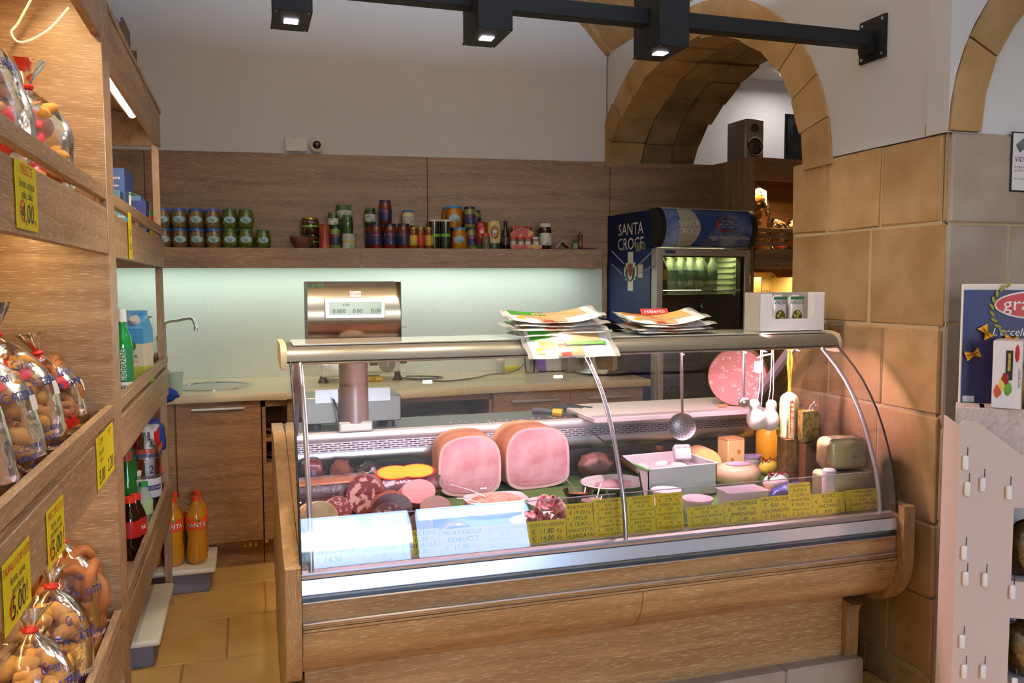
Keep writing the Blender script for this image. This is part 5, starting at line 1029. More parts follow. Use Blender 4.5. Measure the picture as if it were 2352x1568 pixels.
# ------------------------------------------------------------------ low white benches and the orange soda
def bench(x0, x1, y0, y1, z, label):
    t_ = thing('low_bench', label, 'bench', ((x0 + x1) / 2, (y0 + y1) / 2, 0))
    MB().box(x0, x1, y0, y1, z - .03, z, b=.012, seg=2).build('top', mat('bench_cream', '#ece0c6', .5), t_)
    for a, c_ in ((y0 + .05, y0 + .16), (y1 - .16, y1 - .05)): b = MB(); b.box(x0 + .04, x1 - .03, a, c_, 0, z - .03, b=.004); b.build('foot', mat('bench_grey', '#77747c', .6), t_)
bench(-.80, -.352, 3.44, 4.10, .128, 'low cream bench with grey feet under the far shelves, empty end')
bench(-.62, -.175, 4.235, 4.60, .135, 'low cream bench with grey feet carrying the orange soda')
fan = mat('orange_soda', '#c8851c', .1, spec=.6, trans=.0); orl = mat('orange_label', '#f2541a', .35)
k_ = 0
for j, y in enumerate((4.33, 4.44)):
    for i, x in enumerate((-.262, -.368, -.474)):
        t_ = thing('orange_soda_bottle', 'orange soda bottle in the shrink-wrapped pack, %s row, %s' % (('front', 'back')[j], ('aisle side', 'middle', 'wall side')[i]), 'bottle', (x, y, .136), group='orange soda bottles on the low bench')
        r = .049; h = .33
        MB().lathe([(0, 0), (r * .7, 0), (r, .02), (r, .07), (r * .86, .13), (r * .98, .17), (r * .98, .235), (r * .8, .265), (r * .38, .30), (.015, .315), (0, .315)], 20).build('bottle', fan, t_, world=False, smooth=60)
        MB().lathe([(0, .308), (.017, .308), (.017, h), (0, h)], 14).build('cap', mat('orange_cap', '#f0441a', .4), t_, world=False)
        MB().lathe([(r * .985, .172), (r * 1.0, .174), (r * 1.0, .230), (r * .985, .232)], 20).build('label', orl, t_, world=False)
        text([('FANTA', 0, .188, 1, 'CENTER')], .030, mat('fanta_ink', '#f4f2f4', .5), t_, None, fn=cyl(-84, r * 1.03)); text([('FANTA', .002, .186, 1, 'CENTER')], .0305, mat('fanta_navy', '#1f2a5a', .5), t_, None, fn=cyl(-84, r * 1.018))
        b = MB(); b.blob((0, 0, 0), (.012, .003, .006), 0, 1, 2, m=RZ(6)); o = b.build('leaf', mat('leaf_green', '#5f9a2a', .5), t_, world=False); p = cyl(-80, r * 1.02)(0, .224); o.location = p
b = MB(); wf_ = lambda u, v: ((-.235 - .32 * u), 4.275 + .0 + .22 * v, .45 - .05 * sin(pi * min(max((u * 3) % 1, 0), 1)) + .012 * mn.noise(Vector((u * 7, v * 5, 1))))
b.surf(wf_, 19, 7); pts = None
o = b.build('shrink_wrap', glassy('wrap_film', '#f4f4f4', 1.45, 1.6, .2, .12, bump=.9, bscale=30), org=(-.40, 4.38, .45)); tag(o, 'crumpled clear shrink wrap over the orange soda bottle tops', 'film')
# ------------------------------------------------------------------ weighing scale on the service worktop
SX = .375
t_ = thing('weighing_scale', 'steel deli scale with a barrel display head on a column', 'scale', (SX, 3.26, .951))
brs = mat('scale_steel', '#a89a88', .3, metal=1.0)
b = MB(); b.box(SX - .182, SX + .182, 3.19, 3.40, .975, 1.075, b=.004); b.build('platform', mat('platform_steel', '#85847f', .3, metal=.9), t_)
b = MB(); b.box(SX - .14, SX + .14, 3.185, 3.188, 1.055, 1.105); b.build('tray_guard', steel, t_)
for x in (-.14, .14): 
    for y in (3.22, 3.37): b = MB(); b.lathe([(0, 0), (.022, 0), (.022, .015), (.016, .026), (0, .026)], 14, c=(SX + x, y, .951)); b.build('foot', black, t_)
b = MB(); b.lathe([(0, 0), (.054, 0), (.054, .30), (0, .30)], 28, c=(SX, 3.165, .985)); cm_ = b.build('column', mat('column_steel', '#b4a4a2', .35, metal=.85), t_)
b = MB(); b.box(SX - .03, SX - .012, 3.110, 3.111, 1.225, 1.262); b.build('approval_sticker', mat('green_sticker', '#2f9a5a', .5), cm_)
b = MB(); b.box(SX + .028, SX + .045, 3.116, 3.118, 1.225, 1.262, b=.001); b.build('white_sticker', white_pl, cm_)
b = MB(); b.box(SX - .062, SX + .062, 3.115, 3.20, .952, .99, b=.003); cf = b.build('column_foot', mat('foot_steel', '#b9b6b0', .35, metal=.8), t_)
b = MB(); b.box(SX - .054, SX + .056, 3.113, 3.115, .958, .982, b=.001); b.build('paper_label', white_pl, cf)
b = MB(); b.tube([(SX - .058, 3.13, .99), (SX - .062, 3.125, 1.03), (SX - .078, 3.14, 1.075)], .004, 6); b.build('stylus', black, t_)
x0, x1 = SX - .166, SX + .172
prof = [(3.10 + .125 * (1 - sin(t)) if False else 3.225 - .125 * cos(t - pi / 2 + pi / 2) if False else 0, 0) for t in []]
pr = [(3.25 - .135 * sin(radians(a)), 1.385 + .122 * cos(radians(a))) for a in range(0, 181, 12)]
b = MB(); b.prism(pr, 'x', x0, x1); hd = b.build('display_head', brs, t_, smooth=60)
b = MB(); b.box(x0 - .003, x0, 3.115, 3.25, 1.263, 1.507); b.box(x1, x1 + .003, 3.115, 3.25, 1.263, 1.507); b.box(x0, x1, 3.245, 3.26, 1.263, 1.509); b.build('end_plate', mat('dark_plate2', '#4a463f', .4, metal=.6), hd)
b = MB(); b.box(SX - .106, SX + .114, 3.108, 3.135, 1.372, 1.448, b=.003); fr_ = b.build('display_frame', mat('satin_silver', '#d4d4d8', .35, metal=.5), hd)
b = MB(); b.box(SX - .09, SX + .10, 3.1055, 3.108, 1.387, 1.434); lc = b.build('lcd', mat('lcd_green', '#8fa596', .15), fr_)
text([('0.000   -      -      -', 0, 1.4195, .55, 'CENTER'), ('0.000', -.055, 1.3935, 1, 'CENTER'), ('0.00', .012, 1.3935, 1, 'CENTER'), ('0.00', .078, 1.3935, 1, 'CENTER')], .021, mat('lcd_ink', '#2c3a36', .5), fr_, T(0 + 0, 3.1045 - 3.26, -.951) @ FACE_FRONT)
def hd_pt(x, y): 
    a = math.acos(max(-1, min(1, (y - 1.385) / .122))); return Vector((x, 3.25 - .1365 * sin(a) - t_.location.y, y - t_.location.z))
text([('Eurobil', x0 - SX + .035, 1.487, 1, 'CENTER')], .024, mat('logo_green', '#1f6a3a', .5), hd, None, fn=hd_pt)
b = MB(); b.surf(lambda u, v: hd_pt(-.01 + .04 * u, 1.452 + .02 * v), 2, 3); b.build('maker_plate', white_pl, hd, world=False); text([('Kleva', .01, 1.459, 1, 'CENTER')], .017, redink, hd, None, fn=lambda x, y: hd_pt(x, y) + Vector((0, -.0015, 0)))
# ------------------------------------------------------------------ knives, board, mortadella
b = MB(); b.box(-.42, .37, -.19, .19, 0, .022, b=.004); o = b.build('cutting_board', mat('white_board', '#d6ccc8', .45), org=(0, 0, 0)); put(o, (1.70, 3.19, .952), 'thick white plastic cutting board on the steel worktop', 'cutting board')
def knife(p0, ang, lab, gripc, collar=None, L=.30, gl=.13):
    t_ = thing('kitchen_knife', lab, 'knife', p0, radians(ang))
    MB().tube([(0, 0, .014), (.03, .002, .017), (.08, -.001, .015), (gl, 0, .013)], [.013, .015, .012, .014], 8).build('grip', gripc, t_, world=False, smooth=70)
    if collar: MB().tube([(gl - .04, 0, .014), (gl, 0, .013)], [.0155, .0165], 8).build('collar', collar, t_, world=False)
    MB().prism([(gl, -.014), (L, -.012), (L + .04, .006), (L, .012), (gl, .012)], 'z', .010, .0125).build('blade', mat('blade_steel', '#6f7470', .15, metal=1), t_, world=False)
gg = mat('grip_black', '#26262b', .5)
knife((1.13, 3.30, .952), -38, 'kitchen knife with grey and yellow grip lying on the worktop', mat('grip_grey', '#4a4a55', .5), mat('grip_yellow', '#e6b41e', .5))
knife((1.24, 3.345, .952), -40, 'black-handled slicing knife in the middle of the three', gg)
knife((1.30, 3.36, .952), -52, 'black-handled broad knife next to the cutting board', gg)
b = MB(); 
for k_ in range(26): 
    x, y = random.uniform(.75, 1.25), random.uniform(3.15, 3.22); b.box(x, x + .006, y, y + .004, .951, .9535)
o = b.build('meat_crumbs', mat('crumb', '#d8a69a', .7), org=(1, 3.2, .951)); o['kind'] = 'stuff'; tag(o, 'tiny pink meat crumbs scattered on the steel worktop', 'crumbs')
mort = mat('mortadella_face', '#d98a8c', .5, noise_col='#efb9b6', nscale=46, nlo=.62, nhi=.68, ndet=1, spec=.4)
c_ = at(1698, 872, 1, 3.10); R_ = .123
t_ = thing('mortadella', 'whole cut mortadella standing on the cutting board, pink face forward', 'mortadella', (c_.x + .02, 3.14, .975), radians(-36))
b = MB(); b.lathe([(0, 0), (R_ * .97, 0), (R_, .006), (R_, .12), (R_ * .9, .17), (0, .18)], 40, m=T(0, -.06, R_) @ RX(-90)); b.build('rind', mat('mortadella_rind', '#b06a52', .5), t_, world=False, smooth=50)
b = MB(); b.lathe([(0, -.0015), (R_ * .965, -.001), (R_ * .97, .001), (0, .001)], 40, m=T(0, -.06, R_) @ RX(-90)); fc = b.build('cut_face', mort, t_, world=False)
rd = random.Random(4); fat = mat('fat_cube', '#f2c9c2', .5)
for k_ in range(34):
    a = rd.uniform(0, 2 * pi); q = R_ * .9 * sqrt(rd.random()); b = MB(); b.blob((q * cos(a), -.062, R_ + q * sin(a)), (rd.uniform(.003, .008), .001, rd.uniform(.003, .007)), .4, k_, 1); b.build('fat_cube', fat, t_, world=False)
b = MB(); b.box(-.02, .02, -.02, .0, 0, .012, b=.003); put(b.build('board_stop', mat('wedge_wood', '#c98a5a', .6), org=(0, 0, 0)), (c_.x - .085, 3.10, .975), 'small wooden wedge holding the mortadella', 'wedge')
# ------------------------------------------------------------------ tools and cheeses hung under the cornice
def hook(x): b = MB(); b.box(x - .006, x + .006, 2.735, 2.741, 1.238, 1.262); b.box(x - .006, x + .006, 2.722, 2.741, 1.236, 1.240); return b
HY = 2.735
x = at(1566, 850, 1, HY).x
t_ = thing('skimmer', 'long steel skimmer with a perforated round head hung from the cornice', 'skimmer', (x, HY, .90))
zt = 1.252; zb = at(1568, 950, 1, HY).z
b = MB(); b.tube([(x - .002, HY, zt), (x, HY, zb + .10), (x + .004, HY, zb)], [.0075, .009, .0065], 8, flat=.6); b.build('handle', steel, t_, smooth=60)
tilt = RX(72) @ RY(0); cz = at(1568, 978, 1, HY).z; rr = .050
M_ = T(x - .002, HY - .01, cz) @ RZ(-12) @ RX(78) @ RY(-14)
b = MB(); b.lathe([(0, -.012), (rr * .5, -.009), (rr * .85, -.002), (rr, .004), (rr, .0055), (rr * .85, -.0005), (rr * .5, -.0075), (0, -.0105)], 30, m=M_); hd = b.build('head', mat('skimmer_steel', '#8d8a8c', .38, metal=.9), t_, smooth=60)
b = MB()
for ring, nn_ in ((.010, 6), (.020, 11), (.030, 16), (.039, 20)):
    for k_ in range(nn_):
        a = 2 * pi * k_ / nn_; z_ = -.0105 + (ring / rr) ** 2 * .0155; b.lathe([(0, 0), (.0019, 0), (.0019, .0008), (0, .0008)], 6, m=M_ @ T(ring * cos(a), ring * sin(a), z_ + .0006))
h_ = b.build('perforations', black, hd, smooth=0); h_['kind'] = 'stuff'
x = at(1708, 860, 1, HY).x; zb = at(1707, 918, 1, HY).z
t_ = thing('small_ladle', 'small steel ladle hung in front of the mortadella', 'ladle', (x, HY, zb))
b = MB(); b.tube([(x - .002, HY, 1.252), (x, HY, 1.15), (x + .003, HY, zb + .01)], [.006, .0055, .004], 8); b.build('handle', steel, t_, smooth=60)
b = MB(); b.blob((x, HY - .006, zb - .008), (.024, .018, .020), 0, 1, 3); b.build('bowl', steel, t_)
pinkp = yellowcard.copy(); pinkp.name = 'pink_paper'; pinkp.node_tree.nodes['Principled BSDF'].inputs['Base Color'].default_value = lin('#f0dce6'); [setattr(n.inputs[0], 'default_value', lin('#f0dce6')) for n in pinkp.node_tree.nodes if n.type == 'BSDF_TRANSLUCENT']
scm = mat('scamorza', '#ece2d4', .4, sss=.05); stringm = mat('string_white', '#ead9e0', .7)
for k_, (px, py, lab) in enumerate(((1741, 965, 'white pear-shaped scamorza hanging in front of the other'), (1766, 967, 'second white scamorza hanging slightly behind'))):
    yy = HY + .035 * k_; c_ = at(px, py, 1, yy); r_ = .037
    t_ = thing('scamorza', lab, 'cheese', (c_.x, yy, c_.z - r_))
    b = MB(); b.lathe([(0, 0), (r_ * .5, .004), (r_ * .88, .02), (r_, .038), (r_ * .92, .058), (r_ * .62, .076), (r_ * .5, .083), (r_ * .56, .094), (r_ * .56, .106), (r_ * .4, .116), (r_ * .2, .12), (0, .12)], 24, m=RY(-10 if k_ == 0 else 6)); b.build('cheese', scm, t_, world=False, smooth=60)
    zt_ = 1.245 - (c_.z - r_)
    b = MB(); b.tube([(-.008, 0, .083), (.004, 0, .16), (.008, .0, zt_)], .0018, 5); b.tube([(.012, 0, .083), (.018, 0, .16), (.014, .0, zt_)], .0018, 5); b.build('string', stringm, t_, world=False)
    if k_ == 0: b = MB(); b.tube([(-.008, 0, zt_ - .03), (.012, -.004, zt_ - .022), (.05, -.004, zt_ - .016)], [.002, .004, .003], 6); b.build('string_bow', stringm, t_, world=False)
    if k_ == 1:
        c2 = at(1737, 843, 1, HY); b = MB(); b.prism([(0, .024), (.036, .022), (.036, -.016), (.012, -.022), (-.002, -.014)], 'y', 0, .0006, m=T(c2.x - .016 - c_.x, HY - yy - .012, c2.z - (c_.z - r_))); tg = b.build('paper_tag', pinkp, t_, world=False)
c_ = at(1812, 955, 1, HY); 
t_ = thing('provolone', 'long pale provolone cheese in a yellow net with red lettering', 'cheese', (c_.x, HY, at(1812, 1012, 1, HY).z))
hh = at(1812, 900, 1, HY).z - t_.location.z; r_ = .034
b = MB(); b.surf(lambda u, v: (lambda q, a: Vector((q * cos(a) * (1 - .04 * cos(6 * a)), q * sin(a) * (1 - .04 * cos(6 * a)), v * hh)))(r_ * (sin(min(1, (v + .02) / .12) * pi / 2) ** .6 if v < .5 else (1 - .25 * max(0, (v - .75) / .25) ** 2) * (cos(max(0, (v - .88) / .13) * pi / 2) ** .6)), 2 * pi * u), 36, 22, wrap=True); b.build('cheese', mat('provolone_wax', '#ecd9a0', .35, sss=.05), t_, world=False, smooth=60)
ny = mat('net_yellow', '#e8c02c', .6)
b = MB()
for k_ in range(6):
    a = 2 * pi * k_ / 6; b.tube([(r_ * 1.0 * cos(a), r_ * sin(a), .03), (r_ * 1.0 * cos(a), r_ * 1.0 * sin(a), hh * .8), (.004 * cos(a), .004 * sin(a), hh + .005), (.006 * cos(a), .004 * sin(a), hh + .06), (.012 * cos(a), .003 * sin(a), hh + .11), (.006 * cos(a), .002, 1.25 - t_.location.z)], .0016, 5)
b.build('net', ny, t_, world=False)
b = MB(); b.blob((0, 0, 1.247 - t_.location.z), (.018, .008, .010), .5, 2, 2); b.build('net_knot', ny, t_, world=False)
def pv(x, y): a = radians(-78) - y / r_; return Vector((r_ * 1.05 * cos(-a - pi + 2 * radians(0)) if False else r_ * 1.05 * cos(radians(-78) + y / r_), r_ * 1.05 * sin(radians(-78) + y / r_), hh * .46 - x))
text('\u2726 A AURICCHIO', .020, redink, t_, None, fn=lambda x, y: Vector((r_ * 1.06 * cos(radians(-120) + (y) / r_), r_ * 1.06 * sin(radians(-120) + y / r_), hh * .50 - x)), fit=hh * .72)
for k_, x in enumerate((at(1755, 812, 1, HY).x, at(1812, 812, 1, HY).x + .004, at(1830, 812, 1, HY).x, at(1566, 812, 1, HY).x, at(1708, 812, 1, HY).x)):
    hook(x).build('hook', alu, KT)

# ------------------------------------------------------------------ meats and cheeses in the case
def zd(y): return .7075 + (y - 2.42) * .0358
def dp(px, py, y): p = at(px, py, 1, y); return Vector((p.x, y, zd(y)))
ham_in = mat('ham_face', '#d98f94', .4, noise_col='#f2cccb', nscale=13, nlo=.36, nhi=.72, ndet=7, spec=.5)
ham_fat = mat('ham_fat', '#f0c6bc', .5); ham_skin = mat('ham_skin', '#c97f4a', .5, noise_col='#dca27a', nscale=12)
def ham(xa, xb, y, lab, seed, H, rot, L=.17):
    p = dp((xa + xb) / 2, 1120, y); w = (at(xb, 1100, 1, y).x - at(xa, 1100, 1, y).x) / 2
    t_ = thing('cooked_ham', lab, 'ham', p, radians(rot))
    def outline(k_, e=0.0):
        o = []
        for i in range(36):
            a = 2 * pi * i / 36; cx, cz = cos(a), sin(a)
            r_ = 1 + .05 * mn.noise(Vector((cx * 1.3, cz * 1.3, seed)))
            px_ = math.copysign(abs(cx) ** .72, cx) * w * k_ * r_; pz = H / 2 + math.copysign(abs(cz) ** (.75 if cz > 0 else .35), cz) * H / 2 * k_ * r_
            o.append((px_ + e, max(pz, 0.002)))
        return o
    b = MB(); b.prism(outline(1.0), 'y', .004, L); b.build('rind', ham_skin, t_, world=False, smooth=30)
    b = MB(); b.prism(outline(.985), 'y', -.001, .006); b.build('fat_layer', ham_fat, t_, world=False, smooth=30)
    b = MB(); b.prism([(x, z + .004) for x, z in outline(.90)], 'y', -.0025, .004); b.build('cut_face', ham_in, t_, world=False, smooth=30)
ham(1008, 1152, 2.92, 'cooked ham with a square cut face and orange rind', 3, .225, -4); ham(1160, 1312, 2.95, 'cooked ham with a rounded cut face beside the first', 8, .235, 3)
beef = mat('cured_red', '#6a2024', .35, noise_col='#8f3a38', nscale=14, coat=.4); wrapf = glassy('wrap', '#ffffff', 1.45, 1.1, .15, .0, bump=.5, bscale=24)
def lump(px, py, y, r, lab, m, name='cured_meat', seed=1, amp=.25, wrap=True, rz=0, cat='meat', sq=1.0, lift=0.0, rx=0):
    p = dp(px, py, y); t_ = thing(name, lab, cat, p + Vector((0, 0, lift)), radians(rz))
    MB().blob((0, 0, r[2]), r, amp, seed, 3, m=RX(rx), sq=sq).build('meat', m, t_, world=False, smooth=60)
    if wrap: MB().blob((0, 0, r[2]), [k_ * 1.04 for k_ in r], amp, seed, 3, m=RX(rx), sq=sq).build('wrap', wrapf, t_, world=False, smooth=60)
    return t_
lump(716, 1050, 3.03, (.045, .045, .075), 'dark red wrapped beef piece in the back corner of the case', beef, seed=2, sq=.8, amp=.12)
lump(783, 1050, 3.03, (.045, .04, .07), 'brown crusted cured meat behind the bacon', mat('crusted', '#5a3226', .8, noise_col='#7a4a36', nscale=30, bump=.6, bscale=50), seed=4, wrap=False, amp=.25)
lump(845, 1062, 3.0, (.05, .04, .065), 'black wrapped cured meat pack', mat('black_pack', '#2a2426', .25), seed=6)
p = dp(752, 1100, 2.86); t_ = thing('bacon_slab', 'thick slab of striped bacon in wrapping at the end of the case', 'bacon', p, radians(4))
b = MB(); b.box(-.145, .145, -.06, .06, 0, .115, b=.022, seg=3)
for v in b.bm.verts: v.co.z += .01 * mn.noise(v.co * 9); v.co.y += .008 * mn.noise(v.co * 7 + Vector((3, 0, 0)))
b.build('slab', mat('bacon', '#d3a49c', .4, noise_col='#96484a', nscale=1.0, nlo=.42, nhi=.62, ndet=3, stretch=(5, 14, 42)), t_, world=False); MB().box(-.146, .146, -.058, .058, .108, .119, b=.005).build('rind', mat('bacon_rind', '#b9764a', .4), t_, world=False); MB().box(-.15, .15, -.064, .064, -.0, .122, b=.02, seg=2).build('wrap', wrapf, t_, world=False)
# speck pack with two oval labels
p = dp(925, 1100, 2.90); t_ = thing('speck_pack', 'shrink-wrapped speck with two overlapping yellow and red oval labels', 'speck', p, radians(5))
MB().blob((0, 0, .055), (.135, .075, .055), .18, 9, 3, sq=.75).build('meat', mat('speck_meat', '#7a2a2e', .35, noise_col='#d8b0a0', nscale=9, nlo=.58, nhi=.7, coat=.4), t_, world=False, smooth=60); MB().blob((0, 0, .055), (.139, .078, .058), .18, 9, 3, sq=.75).build('wrap', wrapf, t_, world=False, smooth=60)
for x, z in ((-.035, .118), (.045, .113)):
    for k_, (rx_, c_) in enumerate(((.068, '#c4221e'), (.060, '#edb62e'))): b = MB(); b.lathe([(0, 0), (rx_, 0), (rx_, .0015), (0, .0015)], 28, m=T(x, -.02 - .001 * k_, z + .0012 * k_ + (.004 if x > 0 else .0)) @ RX(24), sy=.62); b.build('oval_label', mat('oval' + c_, c_, .4), t_, world=False)
# coppa
def sausage(px, py, y, r, L, lab, skin, face, rz, name='salami', cat='salami', rx=10, band=None, lift=0.0, fz=1.0):
    p = dp(px, py, y); t_ = thing(name, lab, cat, p + Vector((0, 0, lift)), radians(rz)); M_ = T(0, 0, r * fz * .93 + L * .8 * sin(radians(rx)) * .75) @ RX(-rx * .75) @ RX(-90)
    MB().lathe([(0, 0), (r * .97, 0), (r, .006), (r, L * .8), (r * .85, L * .93), (r * .5, L), (0, L)], 28, m=M_, sy=fz).build('skin', skin, t_, world=False, smooth=50)
    MB().lathe([(0, -.001), (r * .955, -.001), (r * .96, .001), (0, .001)], 28, m=M_, sy=fz).build('cut_face', face, t_, world=False)
    for z0, z1, c_ in band or (): MB().lathe([(r * 1.005, z0 * L), (r * 1.012, z0 * L + .002), (r * 1.012, z1 * L - .002), (r * 1.005, z1 * L)], 28, m=M_, sy=fz).build('paper_band', mat('pband' + c_, c_, .5), t_, world=False)
    return t_
fatmar = mat('coppa_face', '#7d2026', .4, noise_col='#e2b3a8', nscale=42, nlo=.50, nhi=.56, ndet=1, coat=.3)
sausage(836, 1110, 2.74, .060, .16, 'coppa with a marbled dark red cut face', mat('coppa_skin', '#6a3430', .6, noise_col='#8f5a4c', nscale=20), fatmar, -14, 'coppa', 'coppa', rx=16, fz=1.12)
salf = mat('salame_face', '#7a2428', .45, noise_col='#cf9a94', nscale=110, nlo=.56, nhi=.62, ndet=1)
sausage(778, 1140, 2.62, .042, .17, 'white-dusted salami with a red band and cut end', mat('salame_skin', '#b79a86', .8, noise_col='#8f5a4e', nscale=40), salf, 6, rx=26, band=((.16, .30, '#b4262a'), (.30, .48, '#e2ded2')))
sausage(736, 1165, 2.52, .056, .17, 'fat cream-skinned salami with a printed paper band', mat('cream_skin', '#d9c095', .6, noise_col='#c2a070', nscale=20), mat('cream_skin', '#d9c095'), 8, rx=20, band=((.30, .37, '#b4322a'), (.37, .55, '#e2d8bc')))
sausage(900, 1150, 2.62, .066, .15, 'bresaola with a dark wine-red cut face', mat('bresaola_skin', '#7d3c28', .5), mat('bresaola_face', '#572022', .3, noise_col='#6a2c2a', nscale=18, coat=.4), -6, 'bresaola', 'bresaola', rx=14, fz=.8)
sausage(962, 1140, 2.74, .062, .12, 'smooth pink mortadella half behind the bresaola', mat('mort_skin', '#c9807a', .5), mat('mort_plain', '#df9a94', .45), 10, 'mortadella_half', 'mortadella', rx=40, fz=.7)
sausage(1000, 1158, 2.60, .050, .14, 'roast turkey breast with pale grey-pink cut face', mat('turkey_skin', '#b4644a', .5), mat('turkey_face', '#bf9488', .5), -10, 'turkey_breast', 'turkey', rx=30, fz=.7)
sausage(893, 1195, 2.49, .052, .12, 'dark salami with cut face in front of the bresaola', mat('dark_sal', '#5a2426', .5), salf, -4, rx=26)
sausage(800, 1190, 2.49, .040, .10, 'small salami with an orange rim behind the first cards', mat('orange_rim', '#d9974a', .5), salf, 3, rx=30)
sausage(960, 1200, 2.49, .036, .10, 'roast pork piece behind the tacchino card', mat('pork_skin', '#9a5a48', .5), mat('pork_face', '#a87a70', .5), -20, 'roast_pork', 'pork', rx=20)
lump(1045, 1200, 2.49, (.05, .03, .026), 'small brown smoked meat in torn film behind the mortadella card', mat('smoked', '#6a3c30', .5, noise_col='#8a5a4a', nscale=20), seed=12, amp=.2)
# dishes
def dish(px, py, y, prof, lab, m=white_gl, n=36, sx=1.0, sy=1.0, name='plate', cat='plate', sq=None, lift=0.0):
    t_ = thing(name, lab, cat, dp(px, py, y) + Vector((0, 0, lift))); b = MB(); b.lathe(prof, n, sx=sx, sy=sy)
    if sq:
        for v in b.bm.verts:
            q = sqrt((v.co.x / sx) ** 2 + (v.co.y / sy) ** 2)
            if q > 1e-6:
                a = math.atan2(v.co.y / sy, v.co.x / sx); k_ = (abs(cos(a)) ** sq + abs(sin(a)) ** sq) ** (-1 / sq); v.co.x *= k_; v.co.y *= k_
    b.build('dish', m, t_, world=False, smooth=60); return t_
def fork(parent, p0, p1, nm='fork'): b = MB(); m_ = (Vector(p0) + Vector(p1)) / 2 + Vector((0, 0, .006)); b.tube([p0, m_, p1], [.004, .0028, .0045], 6, flat=.4); b.build(nm, steel, parent, world=False)
t_ = dish(1138, 1138, 2.72, [(0, 0), (.09, 0), (.115, .05), (.112, .052), (.088, .006), (0, .006)], 'white square dish of salmon-coloured salad with forks', sx=.95, sy=.62, sq=4, name='salad_dish', cat='dish')
MB().blob((0, 0, .03), (.10, .062, .032), .25, 3, 3).build('salad', mat('russian_salad', '#e0a58a', .6, noise_col='#c98468', nscale=45, bump=.7, bscale=90), t_, world=False); fork(t_, (-.02, -.02, .05), (-.15, .04, .10)); fork(t_, (-.06, -.05, .045), (-.14, -.02, .065))
t_ = dish(1255, 1172, 2.535, [(0, 0), (.08, 0), (.10, .012), (.125, .022), (.124, .025), (.095, .016), (0, .006)], 'white oval plate of sliced pink pancetta', sx=1.0, sy=.62, name='meat_plate')
slm = mat('pancetta_slice', '#c9545c', .4, noise_col='#ecc0bc', nscale=46, nlo=.46, nhi=.6, ndet=2, coat=.3)
rd = random.Random(9)
for k_ in range(13):
    b = MB(); w_ = rd.uniform(.022, .032); n0 = rd.random() * 9
    b.surf(lambda u, v: Vector(((u - .5) * w_ * 2, (v - .5) * w_ * 1.5, .012 * sin(u * 6 + n0) + .008 * cos(v * 5 + n0))), 9, 6); o = b.build('meat_slice', slm, t_, world=False, smooth=80); o.location = (rd.uniform(-.06, .085), rd.uniform(-.035, .03), .028 + .004 * k_); o.rotation_euler = (rd.uniform(-.6, .6), rd.uniform(-.4, .4), rd.uniform(-1, 1))
t_ = dish(1250, 1128, 2.68, [(0, 0), (.05, 0), (.064, .035), (.062, .036), (.047, .006), (0, .006)], 'small white bowl with a green leaf behind the pancetta', name='small_bowl', cat='bowl'); MB().blob((0, 0, .02), (.04, .03, .015), .3, 2, 2).build('filling', mat('herb', '#3f5a3a', .6), t_, world=False)
gb = [(0, 0), (.035, 0), (.056, .045), (.054, .045), (.033, .005), (0, .005)]
t_ = dish(1328, 1115, 2.74, gb, 'glass bowl of tomato sauce with a spoon', glass, name='glass_bowl', cat='bowl', lift=0); MB().lathe([(0, .006), (.036, .008), (.045, .028), (0, .032)], 20).build('sauce', mat('red_sauce', '#b4482a', .4, noise_col='#8a6a4a', nscale=50), t_, world=False); fork(t_, (.0, 0, .03), (-.05, .02, .095), 'spoon')
t_ = dish(1362, 1135, 2.63, gb, 'glass bowl of chopped octopus salad', glass, name='glass_bowl', cat='bowl'); MB().blob((0, 0, .026), (.042, .042, .02), .5, 4, 3).build('salad', mat('octopus', '#a88078', .5, noise_col='#7a5a54', nscale=40, bump=.6, bscale=80), t_, world=False); fork(t_, (.01, 0, .03), (.045, .03, .09), 'spoon')
t_ = dish(1408, 1152, 2.55, gb, 'glass bowl of golden shrimp with a spoon', glass, name='glass_bowl', cat='bowl'); MB().blob((0, 0, .024), (.043, .043, .018), .5, 6, 3).build('shrimp', mat('shrimp', '#d8a062', .5, noise_col='#c47a4a', nscale=45, bump=.6, bscale=80), t_, world=False); fork(t_, (0, 0, .03), (-.02, .01, .09), 'spoon')
t_ = dish(1400, 1095, 2.86, [(0, 0), (.06, 0), (.11, .03), (.108, .033), (.055, .006), (0, .006)], 'shallow white dish by the glass divider', name='shallow_dish', cat='dish'); MB().blob((0, 0, .018), (.06, .05, .018), .3, 4, 2).build('food', mat('pinkfood', '#c9a0a0', .5), t_, world=False)
lump(1370, 1050, 3.03, (.08, .035, .05), 'wrapped ham knuckle lying behind the glass divider', mat('knuckle', '#c48a80', .4, noise_col='#a86a64', nscale=12), seed=15)
# big mozzarella tub
p = dp(1528, 1110, 2.80); t_ = thing('mozzarella_tub', 'big white tub of mozzarella in brine with a green rim', 'tub', p, radians(4))
w, d, h = .145, .12, .115
b = MB(); b.box(-w, w, -d, -d + .004, 0, h); b.box(-w, w, d - .004, d, 0, h); b.box(-w, -w + .004, -d, d, 0, h); b.box(w - .004, w, -d, d, 0, h); b.box(-w, w, -d, d, 0, .004); b.box(-w - .006, w + .006, -d - .006, -d + .003, h - .004, h + .002, b=.001); b.box(-w - .006, w + .006, d - .003, d + .006, h - .004, h + .002, b=.001); b.box(w - .003, w + .006, -d, d, h - .004, h + .002, b=.001); b.build('tub', mat('tub_white', '#ece6e4', .35, sss=.05), t_, world=False)
MB().box(-w - .007, -w + .004, -d - .007, d + .007, h - .004, h + .003, b=.001).build('green_rim', mat('rim_green', '#7fb86a', .4), t_, world=False)
